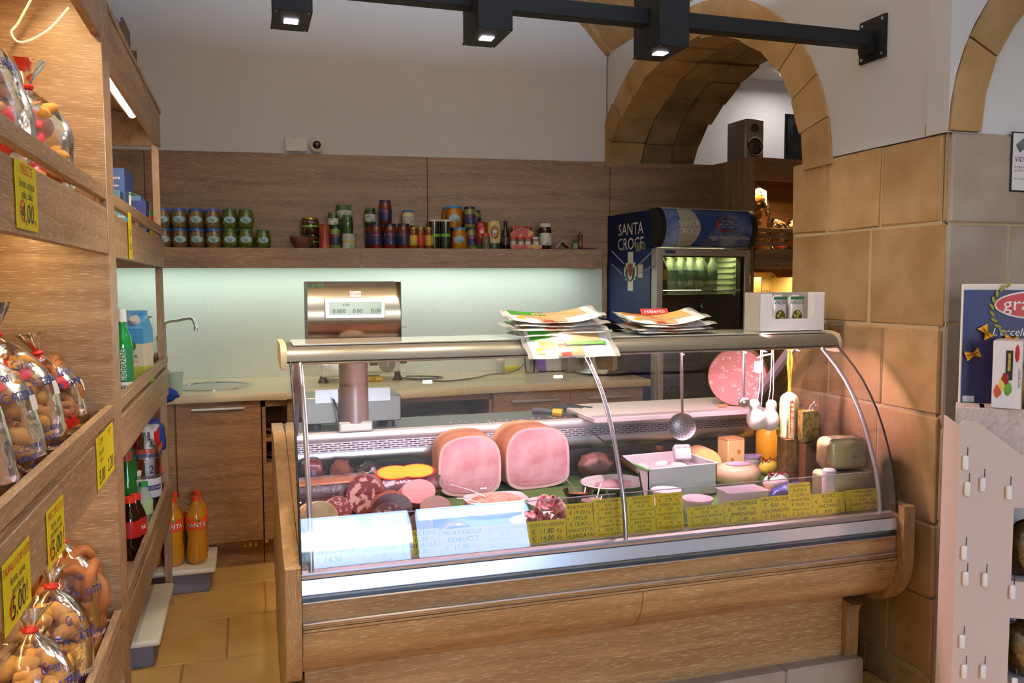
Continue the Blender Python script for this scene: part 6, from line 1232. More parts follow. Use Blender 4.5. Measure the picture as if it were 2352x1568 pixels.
MB().box(-w + .004, w - .004, -d + .004, d - .004, .004, h - .028).build('brine', mat('brine', '#e6cfd2', .05, spec=.6), t_, world=False)
for k_, (x, y, r_) in enumerate(((-.075, -.06, .034), (-.04, -.075, .03), (.01, -.04, .038), (.07, .02, .04), (-.08, .04, .034), (.02, .06, .036))): b = MB(); b.blob((x, y, h - .036), (r_, r_ * .85, .022), .15, k_, 2); b.build('mozzarella', mat('mozz', '#f0e2e0', .3, sss=.05), t_, world=False)
p2 = p + Vector((.085, .02, h - .012)); t_ = thing('cheese_packet', 'small white printed packet lying on the brine tub', 'packet', p2, radians(-12)); b = MB(); b.box(-.032, .032, -.02, .02, 0, .06, b=.008, seg=2, m=RX(-30)); b.build('packet', mat('packet_pale', '#ece4e6', .35), t_, world=False); text([('Soresina', 0, .042, 1, 'CENTER')], .016, mat('packet_ink', '#4a6a4a', .5), t_, RX(-30) @ T(0, -.0215, 0) @ FACE_FRONT)
# soy bottle
t_ = thing('sauce_bottle', 'small dark sauce bottle with a bronze cap at the back of the case', 'bottle', dp(1513, 1040, 3.02)); MB().lathe([(0, 0), (.022, 0), (.024, .006), (.024, .055), (.017, .075), (.013, .085), (.013, .098), (0, .098)], 18).build('bottle', mat('soy', '#3a1408', .08, spec=.7), t_, world=False, smooth=60); MB().lathe([(0, .098), (.015, .098), (.015, .112), (0, .112)], 14).build('cap', mat('bronze_cap', '#9a6a3a', .35, metal=.6), t_, world=False); MB().lathe([(.0243, .012), (.0246, .014), (.0246, .042), (.0243, .044)], 18).build('label', mat('dark_label', '#2a1010', .5), t_, world=False)
yl = mat('yellow_cheese', '#ecd07a', .45, sss=.05)
sausage(1622, 1030, 2.88, .064, .17, 'yellow loaf of galbanone cheese with a cut face', mat('galb_skin', '#d6ab78', .4), yl, -16, 'cheese_loaf', 'cheese', rx=6, fz=.92)
p = dp(1679, 1030, 2.98); t_ = thing('emmental', 'upright block of emmental cheese with holes', 'cheese', p, radians(6)); MB().box(-.042, .042, -.035, .035, 0, .135, b=.003).build('block', mat('emmental', '#e8c584', .45, sss=.05), t_, world=False); MB().box(-.043, .043, -.034, .036, .13, .139, b=.003).build('rind', mat('emm_rind', '#b4835a', .6), t_, world=False)
for x, z, r_ in ((.012, .085, .010), (-.02, .055, .008), (-.03, .025, .009), (.02, .035, .005)): b = MB(); b.lathe([(0, .004), (r_ * .7, .003), (r_, -.0006), (0, -.0006)], 16, m=T(x, -.0355, z) @ RX(-90)); b.build('hole', mat('emm_hole', '#b9843e', .6), t_, world=False)
t_ = thing('cream_cheese_tub', 'oval white and lilac tub of cream cheese', 'tub', dp(1725, 1045, 3.0)); MB().lathe([(0, 0), (.035, 0), (.044, .045), (0, .045)], 24, sy=.7).build('tub', white_pl, t_, world=False, smooth=50); MB().lathe([(0, .045), (.047, .045), (.047, .053), (0, .053)], 24, sy=.7).build('lid', mat('lid_lilac', '#a596bd', .4), t_, world=False); text([('PHILADELPHIA', 0, .024, 1, 'CENTER')], .012, mat('navy_ink', '#1f3a7a', .5), t_, T(.0, -.0335, 0) @ FACE_FRONT)
t_ = thing('yellow_cheese_wheel', 'bright yellow waxed cheese behind the hanging scamorze', 'cheese', dp(1768, 1000, 3.06)); MB().lathe([(0, 0), (.052, 0), (.058, .01), (.058, .125), (.045, .15), (0, .155)], 26).build('cheese', mat('bright_yellow', '#f0b41e', .35), t_, world=False, smooth=50)
p = dp(1695, 1085, 2.80); t_ = thing('caciotta', 'smooth round pale cheese with a pink paper label on top', 'cheese', p); MB().lathe([(0, 0), (.075, 0), (.088, .02), (.092, .04), (.086, .062), (.066, .076), (0, .079)], 36, sy=.8).build('cheese', mat('caciotta', '#e8c39c', .4, noise_col='#e4cf9e', nscale=5, sss=.05), t_, world=False, smooth=60); MB().lathe([(0, .0795), (.046, .079), (.046, .0805), (0, .081)], 28, sy=.8).build('paper_label', mat('pink_label', '#eab4cc', .5), t_, world=False)
# tricolour wrapped mozzarella
def tri(p, lab, rx, bag_m, k):
    t_ = thing('mozzarella_bag', lab, 'bag', p); MB().blob((0, 0, rx * .7), (rx, rx * .8, rx * .72), .12, k, 3).build('bag', bag_m, t_, world=False)
    for j, c_ in enumerate(('#2a8a48', '#f0ecea', '#c8242a')):
        b = MB(); b.surf(lambda u, v: Vector(((u - .5) * rx * 1.9, -.2 * rx - .006 * v + .006 * sin(u * 15), rx * 1.30 + .006 * sin(u * 17 + 1) + (j + v - 1.5) * .011)), 24, 2); b.build('ribbon', mat('tri' + c_, c_, .4), t_, world=False, smooth=80)
tri(dp(1783, 1090, 2.66), 'clear bag of mozzarella tied with a tricolour ribbon, nearer one', .050, mat('milky_bag', '#d9c8c6', .25), 3)
tri(dp(1767, 1065, 2.88), 'yellow pack with a wavy tricolour ribbon behind the round cheese', .044, mat('lemon_pack', '#d8c83a', .35), 6)
b = MB(); b.box(-.05, .05, -.03, .03, 0, .018, b=.004); put(b.build('orange_pack', mat('orange_pack', '#d9742a', .4), org=(0, 0, 0)), dp(1742, 1090, 2.66) + Vector((0, .0, .0)), 'flat orange pack between the round cheese and the mozzarella bag', 'pack')
par = mat('parmesan', '#cf9f58', .6, noise_col='#b98a44', nscale=40, bump=.4, bscale=70); rindm = mat('parm_rind', '#d8b45a', .5, noise_col='#a8802f', nscale=55, nlo=.5, nhi=.58, ndet=1)
def wedge(p, w, d, h, lab, rz, m=rindm): t_ = thing('parmesan_wedge', lab, 'cheese', p, radians(rz)); MB().prism([(-w / 2, 0), (w / 2, 0), (w * .35, d), (-w * .3, d * .9)], 'z', 0, h).build('cheese', m, t_, world=False); MB().prism([(-w / 2 - .003, -.003), (w / 2 + .003, -.003), (w * .36, d + .003), (-w * .31, d * .9 + .003)], 'z', -.0, h + .004).build('wrap', wrapf, t_, world=False); b = MB(); b.tube([(0, 0, h), (.01, .01, h + .02), (.03, .01, h + .028)], [.012, .006, .014], 6, flat=.3); b.build('wrap_tail', wrapf, t_, world=False); return t_
wp1 = dp(1823, 1080, 2.70)
wedge(wp1, .075, .07, .185, 'wrapped parmesan wedge at the base of the stack', 8, mat('parm_dark', '#c09048', .6, noise_col='#94692f', nscale=40)); wedge(wp1 + Vector((.0, .01, .190)), .05, .05, .075, 'pale wrapped parmesan piece on top of the base wedge', -4, par)
wp2 = dp(1868, 1070, 2.64); wedge(wp2, .075, .06, .180, 'brown parmesan wedge under the dotted rind piece', 4, mat('parm_brown', '#b4703e', .6)); wedge(wp2 + Vector((-.012, .005, .186)), .075, .05, .115, 'upright parmesan piece showing its dotted rind', 2)
wedge(dp(1828, 1000, 2.85) + Vector((0, 0, .0)), .05, .05, .26, 'tall pale cheese piece behind the provolone', 0, mat('palepink_cheese', '#e6b49a', .5))
p = dp(1931, 1085, 2.53); t_ = thing('wrapped_pecorino', 'large half pecorino wheel in glossy film near the wall', 'cheese', p + Vector((0, 0, .109)), radians(-6)); MB().box(-.082, .082, -.05, .05, 0, .118, b=.03, seg=4).build('cheese', mat('pecorino', '#fbdc90', .4, noise_col='#fcecc0', nscale=8), t_, world=False, smooth=60); MB().box(-.084, .084, -.052, .052, -.0, .120, b=.03, seg=4).build('wrap', wrapf, t_, world=False, smooth=60)
t_ = thing('pecorino_half', 'lower pecorino half that carries the wrapped wheel', 'cheese', p + Vector((.01, -.005, 0)), radians(3)); MB().box(-.10, .10, -.06, .06, 0, .106, b=.018, seg=3).build('cheese', mat('pecorino2', '#fae4a4', .45, noise_col='#e8d8a8', nscale=8), t_, world=False, smooth=60); MB().box(-.102, .102, -.062, .062, 0, .1075, b=.018, seg=3).build('wrap', wrapf, t_, world=False, smooth=60)
t_ = thing('butter_roll', 'white paper roll standing in front of the pecorino', 'roll', dp(1904, 1105, 2.445) + Vector((0, 0, .037))); MB().lathe([(0, 0), (.020, 0), (.024, .01), (.023, .095), (.018, .10), (0, .10)], 18).build('roll', mat('waxed_paper', '#dcd2d2', .4, bump=.6, bscale=40), t_, world=False)
t_ = thing('white_tub', 'small white tub beside the paper roll', 'tub', dp(1908, 1125, 2.445)); MB().lathe([(0, 0), (.04, 0), (.046, .03), (.046, .036), (0, .036)], 26).build('tub', mat('milky_tub', '#dcd6d2', .35), t_, world=False, smooth=50)
t_ = thing('red_label_pack', 'flat cheese pack with a red label at the wall end', 'pack', dp(1962, 1125, 2.435), radians(-4)); MB().box(-.05, .05, -.02, .02, 0, .03, b=.006).build('pack', mat('pack_cream', '#e2cfa8', .4), t_, world=False); MB().lathe([(0, .0305), (.03, .0305), (0, .032)], 20, sy=.6).build('red_label', mat('label_red', '#c43a34', .4), t_, world=False)
# ricotta tubs, clear tub, blue pack
rl = mat('ricotta_lid', '#efd0d8', .35, noise_col='#e48aa8', nscale=24, nlo=.55, nhi=.66)
for k_, (px, py, y, z, lab) in enumerate(((1530, 1130, 2.60, .0, 'ricotta tub with pink printed lid, top one'), (1500, 1140, 2.52, 0, 'ricotta tub with pink printed lid partly behind the funghi card'), (1602, 1150, 2.50, 0, 'ricotta tub with pink printed lid in front of the white tub'))):
    t_ = thing('ricotta_tub', lab, 'tub', dp(px, py, y)); hh_ = (.062, .05, .055)[k_]
    MB().lathe([(0, 0), (.040, 0), (.050, hh_), (0, hh_)], 28).build('tub', mat('ricotta_white', '#e9dedb', .35, alpha=.9), t_, world=False, smooth=50); MB().lathe([(0, hh_ + .004), (.049, hh_ + .004), (.053, hh_ + .003), (.053, hh_ - .003), (.05, hh_ - .003)], 28).build('lid', rl, t_, world=False, smooth=50)
p = dp(1705, 1145, 2.50); t_ = thing('clear_cheese_tub', 'clear rectangular tub of mozzarella behind its card', 'tub', p); w, d, h = .075, .045, .07
b = MB(); b.prism([(-w * .85, 0), (w * .85, 0), (w, h), (-w, h)], 'y', -d, d); b.build('tub', mat('cloudy_tub', '#ddd0d2', .15, alpha=.65), t_, world=False); MB().box(-w - .004, w + .004, -d - .004, d + .004, h, h + .006, b=.002).build('lid', mat('cloudy_lid', '#e3d6dc', .12, alpha=.6), t_, world=False); MB().box(-w * .8, w * .8, -d + .004, d - .004, .003, h * .7, b=.01).build('cheese', mat('mozz', '#f0e2e0'), t_, world=False)
p = dp(1815, 1125, 2.52); t_ = thing('blue_cheese_pack', 'crumpled blue and white branded cheese pack', 'pack', p, radians(4)); MB().blob((0, 0, .035), (.085, .035, .035), .3, 5, 3).build('pack', mat('blue_pack', '#2b3f9a', .3, noise_col='#8fa0d8', nscale=26, nlo=.55, nhi=.66), t_, world=False, smooth=60); b = MB(); b.surf(lambda u, v: Vector((-.01 + .06 * u, -.034 - .006 * sin(pi * u), .03 + .022 * v)), 6, 2); b.build('white_patch', white_pl, t_, world=False); text([('certosa', .02, .036, 1, 'CENTER')], .017, blueink, t_, T(0, -.0415, 0) @ FACE_FRONT)
lump(1735, 1108, 2.60, (.05, .025, .022), 'dark wrapped cold cut behind the clear tub', mat('dark_wrap', '#6a2c26', .3, noise_col='#b8705a', nscale=26), seed=22, amp=.3)
# ------------------------------------------------------------------ packs and box on top of the cornice
def tortilla(cx, cy, z, w, d, lab, kind, rz, curl, seed, tilt=0):
    t_ = thing('tortilla_pack', lab, 'pack', (cx, cy, z), radians(rz), group='flat tortilla packs piled on the counter top')
    th = .011
    def P(u, v, s_):
        e = min(1, min(u, 1 - u) * 7, min(v, 1 - v) * 7); x, y = (u - .5) * w, (v - .5) * d
        zz = curl * ((u - .5) * 2) ** 2 * (1 if u > .5 else .5) + .004 * mn.noise(Vector((u * 3, v * 3, seed))) + th / 2 + tilt * (u - .5)
        return Vector((x, y, zz + s_ * th / 2 * e ** .5))
    b = MB(); b.surf(lambda u, v: P(u, v, 1), 20, 12); b.surf(lambda u, v: P(u, v, -1), 20, 12); bmesh.ops.remove_doubles(b.bm, verts=b.bm.verts, dist=1e-5); b.build('pack', mat('pack_white', '#ece8e4', .2, coat=.5), t_, world=False, smooth=70)
    acc = '#3f9a2a' if kind == 'g' else '#e8921e'
    for (u0, u1, v0, v1, c_) in ((.04, .45, .55, .97, acc), (.30, .62, .03, .9, '#cfa878'), (.12, .34, .25, .55, '#cfa878'), (.34, .46, .03, .55, '#b8402a'), (.45, .9, .35, .9, '#cfa878' if kind == 'g' else '#d8b46a'), (.06, .15, .10, .28, '#e6b41e')):
        b = MB(); b.surf(lambda u, v: P(u0 + (u1 - u0) * u, v0 + (v1 - v0) * v, 1) + Vector((0, 0, .0012)), 10, 8); b.build('printed_patch', mat('patch' + c_, c_, .25, coat=.4), t_, world=False, smooth=70)
    for (u0, u1, c_) in ((.30, .42, '#c39a6a'), (.42, .50, '#b8402a')):       # the print wraps over the front edge
        b = MB(); b.surf(lambda u, v: P(u0 + (u1 - u0) * u, .012, 1 - 2 * v) + Vector((0, -.0015, 0)), 6, 3); b.build('printed_patch', mat('patch' + c_, c_, .25), t_, world=False, smooth=70)
    for e_ in (-1, 1): b = MB(); b.surf(lambda u, v: P(.5 + e_ * .5, v, 0) + Vector((e_ * .018 * u, 0, .004 * u * sin(v * 9))), 2, 8); b.build('clear_seam', mat('seam_film', '#d9d6d0', .25, alpha=.45), t_, world=False)
    return t_
xa = at(1285, 790, 1, 2.72).x; zc_ = 1.3125
for k_ in range(5):
    q = tortilla(xa + (0, .012, -.014, .008, -.006)[k_], 2.775 + .004 * k_, zc_ + .004 + .0135 * k_, .31, .20, ('bottom', 'second', 'third', 'fourth', 'top')[k_] + ' tortilla pack of the green pile beside the scale', 'g', (6, -3, 4, -2, -5)[k_], (.0, .003, .006, .010, .026)[k_], k_); q.rotation_euler = (radians((1, 4, 6, 7, 8)[k_]), 0, q.rotation_euler[2])
tp = tortilla(xa + .012, 2.665, 1.295, .30, .15, 'tortilla pack slipping over the cornice edge below the green pile', 'g', 2, 0, 11); tp.rotation_euler = (radians(40), 0, radians(2))
b = MB(); b.box(.0, .15, -.008, .008, 0, .0012); o = b.build('green_strip', mat('pack_green', '#2f8a2a', .3), tp, world=False); o.matrix_local = T(-.02, -.015, .0145)
text([('Sottili, leggere, come appena fatte', 0, 0, 1, 'CENTER')], .0095, mat('pale_yellow_ink', '#e6e24a', .5), tp, T(.055, -.018, .0162), fit=.13)
xb = at(1530, 760, 1, 2.80).x
for k_ in range(4):
    q = tortilla(xb + (.0, -.008, .010, -.014)[k_], 2.81 + .004 * k_, zc_ + .004 + .0135 * k_, .28, .20, ('bottom', 'second', 'third', 'top')[k_] + ' tortilla pack of the orange pile next to the fridge', 'o', (3, -4, 5, -6)[k_], (.0, .004, .010, .026)[k_], 20 + k_); q.rotation_euler = (radians((1, 4, 6, 8)[k_]), 0, q.rotation_euler[2])
tt = [o for o in bpy.data.objects if o.get('label', '').startswith('top tortilla pack of the orange')][0]
b = MB(); b.box(-.05, .06, -.016, .016, 0, .001); o = b.build('brand_plate', mat('brand_red', '#b4201e', .4), tt, world=False); o.matrix_local = T(-.0, .075, .022) @ RX(35); text([('roberto', .005, -.007, 1, 'CENTER')], .026, whiteink, o, T(0, 0, .0016))
# olive display box
p0 = at(1743, 768, 2, 1.3125); x0 = at(1743, 765, 1, 2.76).x; x1 = at(1890, 768, 1, 2.76).x; zt = at(1745, 672, 1, 2.76).z
t_ = thing('olive_display_box', 'white open-front carton holding two olive pouches on the counter top', 'carton', ((x0 + x1) / 2, 2.80, 1.3125))
w = (x1 - x0) / 2; h = zt - 1.3125; card = mat('white_card', '#efe9ea', .5); ci = mat('grey_card', '#a79f96', .6)
b = MB(); q = w * .42
pts = [(-w, 0), (w, 0), (w, h * .97), (w * .66, h * .97), (w * .66, h * .42), (w * .58, h * .32), (-w * .56, h * .32), (-w * .64, h * .42), (-w * .64, h * .97), (-w, h * .97)]
b.prism(pts, 'y', -.045, -.0435); b.build('front', card, t_, world=False)
b = MB(); b.box(-w, w, .055, .0565, 0, h); b.build('back', ci, t_, world=False)
for s_ in (-1, 1): b = MB(); b.box(s_ * w - .0008, s_ * w + .0008, -.045, .056, 0, h); b.build('side', ci if s_ < 0 else card, t_, world=False)
MB().box(-w, w, -.045, .056, 0, .0015).build('base', card, t_, world=False)
for k_, dx in enumerate((-.036, .036)):
    po = thing('olive_pouch', ('olive pouch at the fridge side of the white carton', 'olive pouch at the stone wall side of the white carton')[k_], 'pouch', ((x0 + x1) / 2 + dx * 1.05, 2.795, 1.3145))
    MB().blob((0, 0, h * .46), (.033, .016, h * .46), .08, k_, 3, sq=.6).build('pouch', mat('pouch_grey', '#cfcac4', .2, coat=.4), po, world=False, smooth=60)
    b = MB(); b.lathe([(0, 0), (.022, 0), (0, .001)], 22, m=T(0, -.0175, h * .36) @ RX(90), sy=1.15); wd = b.build('window', mat('olive_brine', '#4d4a1e', .2), po, world=False)
    rd = random.Random(k_)
    for j in range(9): a = rd.uniform(0, 6.28); q_ = .015 * sqrt(rd.random()); b = MB(); b.blob((q_ * cos(a), -.0185, h * .36 + q_ * 1.1 * sin(a)), (.006, .003, .0065), .1, j, 2); b.build('olive', mat('olive', '#8a8a34', .25), po, world=False)
    b = MB(); b.box(-.030, .030, -.0165, -.0155, h * .80, h * .88); b.build('green_band', mat('band_green', '#2f6a4a', .4), po, world=False); text([('VALSO', 0, h * .68, 1, 'CENTER')], .020, mat('navy_ink', '#1f3a7a'), po, T(0, -.0185, 0) @ FACE_FRONT)
# ------------------------------------------------------------------ jars, tins and bottles on the long wall shelf
JZ = LT
def ppm(p): return FPX / (p - EYE).dot(_f)
beans = mat('mixed_beans', '#8a6a44', .15, noise_col='#4f3824', nscale=120, nlo=.4, nhi=.6, ndet=2, coat=.5)
olives_g = mat('green_olives', '#5f6420', .15, noise_col='#3f4614', nscale=70, nlo=.4, nhi=.6, ndet=2, coat=.5)
sauce_m = mat('tomato_sauce', '#6a1c10', .15, coat=.5); pesto_m = mat('pesto', '#6a7030', .2, noise_col='#8a8a44', nscale=60, coat=.5)
peach_m = mat('peaches', '#c07a1c', .15, noise_col='#a05e10', nscale=30, coat=.5); dark_m = mat('dark_pickle', '#2c2414', .12, noise_col='#6a4a20', nscale=40, coat=.5)
caper_m = mat('capers', '#2c3220', .2, coat=.4); honey_m = mat('honey', '#7a3a10', .12, coat=.5); mayo_m = mat('mayo', '#e6d49a', .3); green_m = mat('green_jar', '#2f4a20', .15, coat=.5)
bl_lid = mat('lid_blue_enamel', '#2a62b4', .3); gr_lid = mat('lid_green_enamel', '#3f6a34', .3); dk_lid = mat('lid_navy', '#1c2444', .3); go_lid = mat('lid_gold', '#a8883a', .3, metal=.7); wh_lid = mat('lid_white', '#dcd8d0', .4); sky_lid = mat('lid_sky', '#3f8ec4', .3); bk_lid = mat('lid_black', '#20221c', .3)
lab_oval = mat('oval_label_sky', '#9fbcd0', .4, noise_col='#4f7a44', nscale=34, nlo=.5, nhi=.62); lab_navy = mat('label_navy_print', '#20264a', .4, noise_col='#c8bcae', nscale=45, nlo=.62, nhi=.68); lab_white = mat('label_whiteprint', '#d0cabc', .4, noise_col='#6a7a5a', nscale=40, nlo=.55, nhi=.65); lab_red = mat('label_redlogo', '#b42824', .4); lab_lime = mat('label_lime', '#6fb42a', .4); lab_yel = mat('label_yellow', '#c9a62a', .4)
def jar(px, ytop, wpx, h, name, label, body, lid, off=.12, z=JZ, lab=None, style='oval', shape='round', cat='jar', group=None, lidh=.013):
    s_, _ = bs(px, 560, off); p = bw(s_, off, z); r = wpx / ppm(p) / 2
    if h is None: h = (bs(px, ytop, off)[1] - z)
    t_ = thing(name, label, cat, p, -TH, group=group)
    if shape == 'round': pr = [(0, 0), (r * .72, 0), (r * .86, h * .06), (r, h * .35), (r * .97, h * .60), (r * .80, h * .82), (r * .76, h - lidh), (0, h - lidh)]
    elif shape == 'can': pr = [(0, 0), (r, 0), (r, .003), (r * .97, .005), (r * .97, h - .005), (r, h - .003), (r, h), (r * .93, h), (r * .92, h - .003), (0, h - .003)]
    elif shape == 'tumbler': pr = [(0, 0), (r * .82, 0), (r * .84, .004), (r * .97, h - lidh), (0, h - lidh)]
    else: pr = [(0, 0), (r * .9, 0), (r, h * .05), (r, h * .74), (r * .96, h * .80), (r * .82, h * .87), (r * .82, h - lidh), (0, h - lidh)]
    MB().lathe(pr, 18).build('body', body, t_, world=False, smooth=50)
    if lid: lr = r * (.82 if shape == 'round' else .9 if shape != 'tumbler' else 1.0); MB().lathe([(0, h - lidh), (lr, h - lidh), (lr, h - .002), (lr * .95, h), (0, h)], 18).build('lid', lid, t_, world=False, smooth=40)
    fc = radians(-90) - math.atan2(p.x, p.y) + TH
    rr = r * 1.012
    if lab:
        if style == 'oval':
            b = MB(); b.surf(lambda u, v: (lambda q, a: Vector((rr * cos(fc + q * cos(a) * 1.0), rr * sin(fc + q * cos(a) * 1.0), h * .44 + q * sin(a) * h * .24)))(.72 * v, 2 * pi * u), 20, 4, wrap=True); b.build('label', lab, t_, world=False, smooth=60)
        elif style == 'wrap': MB().lathe([(rr - .0006, h * .16), (rr, h * .17), (rr, h * .62), (rr - .0006, h * .63)], 18).build('label', lab, t_, world=False, smooth=40)
        elif style == 'full': MB().lathe([(rr, h * .06), (rr, h * .93)], 18).build('label', lab, t_, world=False, smooth=40)
        elif style == 'band': MB().lathe([(rr, h * .42), (rr, h * .52)], 18).build('label', lab, t_, world=False, smooth=40)
        if style == 'wrap' and lab is lab_navy:
            b = MB(); b.surf(lambda u, v: (lambda q, a: Vector(((rr + .001) * cos(fc + q * cos(a)), (rr + .001) * sin(fc + q * cos(a)), h * .54 + q * sin(a) * h * .08)))(.5 * v, 2 * pi * u), 14, 3, wrap=True); b.build('red_logo', lab_red, t_, world=False, smooth=60)
    return t_
HB = .113
rows = [(376, 'first'), (414, 'second'), (453, 'third'), (491, 'fourth')]
gb_ = 'bean and olive jars stacked at the post end of the wall shelf'
for px, o_ in rows:
    jar(px, 0, 37, HB, 'bean_jar', 'blue-lidded bean jar, bottom row, %s from the oak post' % o_, beans, bl_lid, lab=lab_oval, group=gb_)
    jar(px - 1, 0, 37, HB, 'bean_jar', 'blue-lidded bean jar, upper row, %s from the oak post' % o_, beans, bl_lid, z=JZ + HB, lab=lab_oval, group=gb_)
for px, o_ in ((388, 'first'), (426, 'second'), (463, 'third')):
    for k_ in range(2): jar(px, 0, 36, HB - .002, 'bean_jar', 'bean jar half hidden in the back rank, %s row, %s gap' % (('bottom', 'upper')[k_], o_), beans, bl_lid, off=.05 - .012, z=JZ + (HB - .002) * k_, group=gb_)
for px, o_ in ((529, 'nearer the beans'), (566, 'farther from the beans')):
    jar(px, 0, 37, HB, 'olive_jar', 'green-lidded olive jar, bottom row, %s' % o_, olives_g, gr_lid, lab=lab_oval, group=gb_)
    jar(px, 0, 37, HB, 'olive_jar', 'green-lidded olive jar, upper row, %s' % o_, olives_g, gr_lid, z=JZ + HB, lab=lab_oval, group=gb_)
jar(605, 528, 35, None, 'olive_jar', 'single green olive jar at the end of the stacked jars', olives_g, gr_lid, lab=lab_oval)
# bowl
s_, _ = bs(694, 560, .16); t_ = tag(MB().lathe([(0, 0), (.035, 0), (.06, .03), (.072, .066), (.068, .066), (.056, .03), (0, .012)], 28).build('clay_bowl', mat('terracotta', '#6a3a2a', .7), org=(0, 0, 0)), 'brown terracotta bowl on the wall shelf', 'bowl'); t_.location = bw(s_, .158, JZ)
jar(717, 0, 40, .088, 'pickle_jar', 'dark pickle jar behind the terracotta bowl', dark_m, bk_lid, off=.062, lab=lab_lime, style='band', shape='straight'); jar(713, 500, 41, None, 'pickle_jar', 'dark pickle jar with lime label on top of another', dark_m, go_lid, off=.062, z=JZ + .089, lab=lab_lime, style='band', shape='straight')
jar(745, 515, 25, None, 'spice_can', 'tall red canister with a white lid', mat('red_can', '#8f2f1c', .35, noise_col='#b45a34', nscale=18), wh_lid, off=.15, shape='can', cat='canister')
jar(770, 520, 26, None, 'pesto_jar', 'navy-lidded pesto jar at the base of the small stack', pesto_m, dk_lid, off=.14, lab=lab_navy, style='wrap', shape='straight'); jar(766, 0, 24, .085, 'green_jar', 'dark green pickle jar on the pesto jar', green_m, gr_lid, off=.14, z=JZ + .126, lab=lab_white, style='wrap', shape='straight')
tin = mat('tin_print', '#5a7a4a', .35, noise_col='#9ab4c4', nscale=16, nlo=.5, nhi=.65)
for k_ in range(3): jar(792, 0, 34, .088, 'food_tin', '%s printed tin of the tall rear stack' % ('bottom', 'middle', 'top')[k_], tin, None, off=.05, z=JZ + .0885 * k_, shape='can', cat='tin', lab=lab_white if k_ == 2 else None, style='wrap')
jar(801, 0, 31, .088, 'food_tin', 'printed sweetcorn tin at the front of the tin stack', mat('corn_tin', '#c9c4b2', .35, noise_col='#7a9a5a', nscale=14, nlo=.55, nhi=.65), None, off=.142, shape='can', cat='tin', lab=lab_yel, style='band'); jar(799, 0, 25, .112, 'green_jar', 'slim dark green jar standing on the sweetcorn tin', green_m, gr_lid, off=.142, z=JZ + .0885, shape='straight')
gs = 'tomato sauce jars with navy labels'
for px, o_ in ((864, 'leftmost'), (896, 'middle'), (927, 'rightmost')): jar(px, 514, 30, None, 'sauce_jar', 'navy-labelled tomato sauce jar, %s of the front three' % o_, sauce_m, dk_lid, off=.14, lab=lab_navy, style='wrap', shape='straight', group=gs)
hS = bs(864, 514, .14)[1] - JZ
for px, o_ in ((853, 'left'), (884, 'middle')): jar(px, 0, 28, hS, 'sauce_jar', 'tomato sauce jar half hidden in the rear rank, %s one' % o_, sauce_m, dk_lid, off=.052, lab=lab_navy, style='wrap', shape='straight', group=gs)
jar(851, 0, 25, .10, 'green_jar', 'green jar with a white label on the rear sauce jars', green_m, gr_lid, off=.052, z=JZ + hS, lab=lab_white, style='wrap', shape='straight'); jar(886, 0, 29, hS, 'sauce_jar', 'navy-labelled tomato sauce jar raised on the rear rank', sauce_m, dk_lid, off=.052, z=JZ + hS, lab=lab_navy, style='wrap', shape='straight', group=gs)
jar(938, 0, 28, hS - .004, 'olive_jar', 'plain jar hidden under the mayonnaise', honey_m, bk_lid, off=.052, shape='straight'); jar(938, 0, 28, .094, 'mayonnaise_jar', 'cream mayonnaise jar with a blue lid', mayo_m, bl_lid, off=.052, z=JZ + hS - .004, lab=lab_white, style='wrap', shape='straight')
for px, o_ in ((950, 'first'), (966, 'second'), (985, 'third')): jar(px, 522, 21, None, 'honey_jar', 'gold-lidded honey jar, %s of three' % o_, honey_m, go_lid, off=.15, lab=lab_yel if o_ != 'second' else lab_red, style='wrap', shape='straight', group='gold-lidded honey jars')
for px, o_, of in ((997, 'first', .13), (1010, 'middle', .07), (1023, 'last', .14)): jar(px, 505, 24, None, 'caper_jar', 'white-lidded caper jar with lime band, %s' % o_, caper_m, wh_lid, off=of, lab=lab_lime, style='band', shape='tumbler', lidh=.01, group='white-lidded caper jars')
jar(1055, 523, 36, None, 'peach_jar', 'sky-lidded jar of peaches at the front', peach_m, sky_lid, off=.13, lab=lab_oval, shape='straight'); hP = bs(1055, 523, .13)[1] - JZ
jar(1044, 0, 36, hP, 'peach_jar', 'sky-lidded jar of peaches on top of the other', peach_m, sky_lid, off=.118, z=JZ + hP, lab=lab_oval, shape='straight'); jar(1034, 0, 34, hP, 'peach_jar', 'jar of peaches hidden at the back of the shelf', peach_m, sky_lid, off=.038 - .012, shape='straight'); jar(1031, 0, 34, hP, 'peach_jar', 'second-layer jar of peaches peeking out at the back', peach_m, sky_lid, off=.038 - .012, z=JZ + hP, shape='straight')
jar(1083, 523, 26, None, 'pesto_jar', 'navy-lidded pesto jar beside the front peaches', pesto_m, dk_lid, off=.125, lab=lab_navy, style='wrap', shape='straight'); jar(1079, 0, 29, .128, 'pesto_jar', 'navy-lidded pesto jar stacked highest beside the peaches', pesto_m, dk_lid, off=.12, z=JZ + hP, lab=lab_navy, style='wrap', shape='straight')
jar(1090, 0, 26, hP, 'pesto_jar', 'pesto jar hidden behind the ketchup', pesto_m, dk_lid, off=.045, shape='straight'); jar(1092, 0, 26, .115, 'pesto_jar', 'pesto jar peeking out behind the highest one', pesto_m, dk_lid, off=.045, z=JZ + hP, lab=lab_navy, style='wrap', shape='straight')
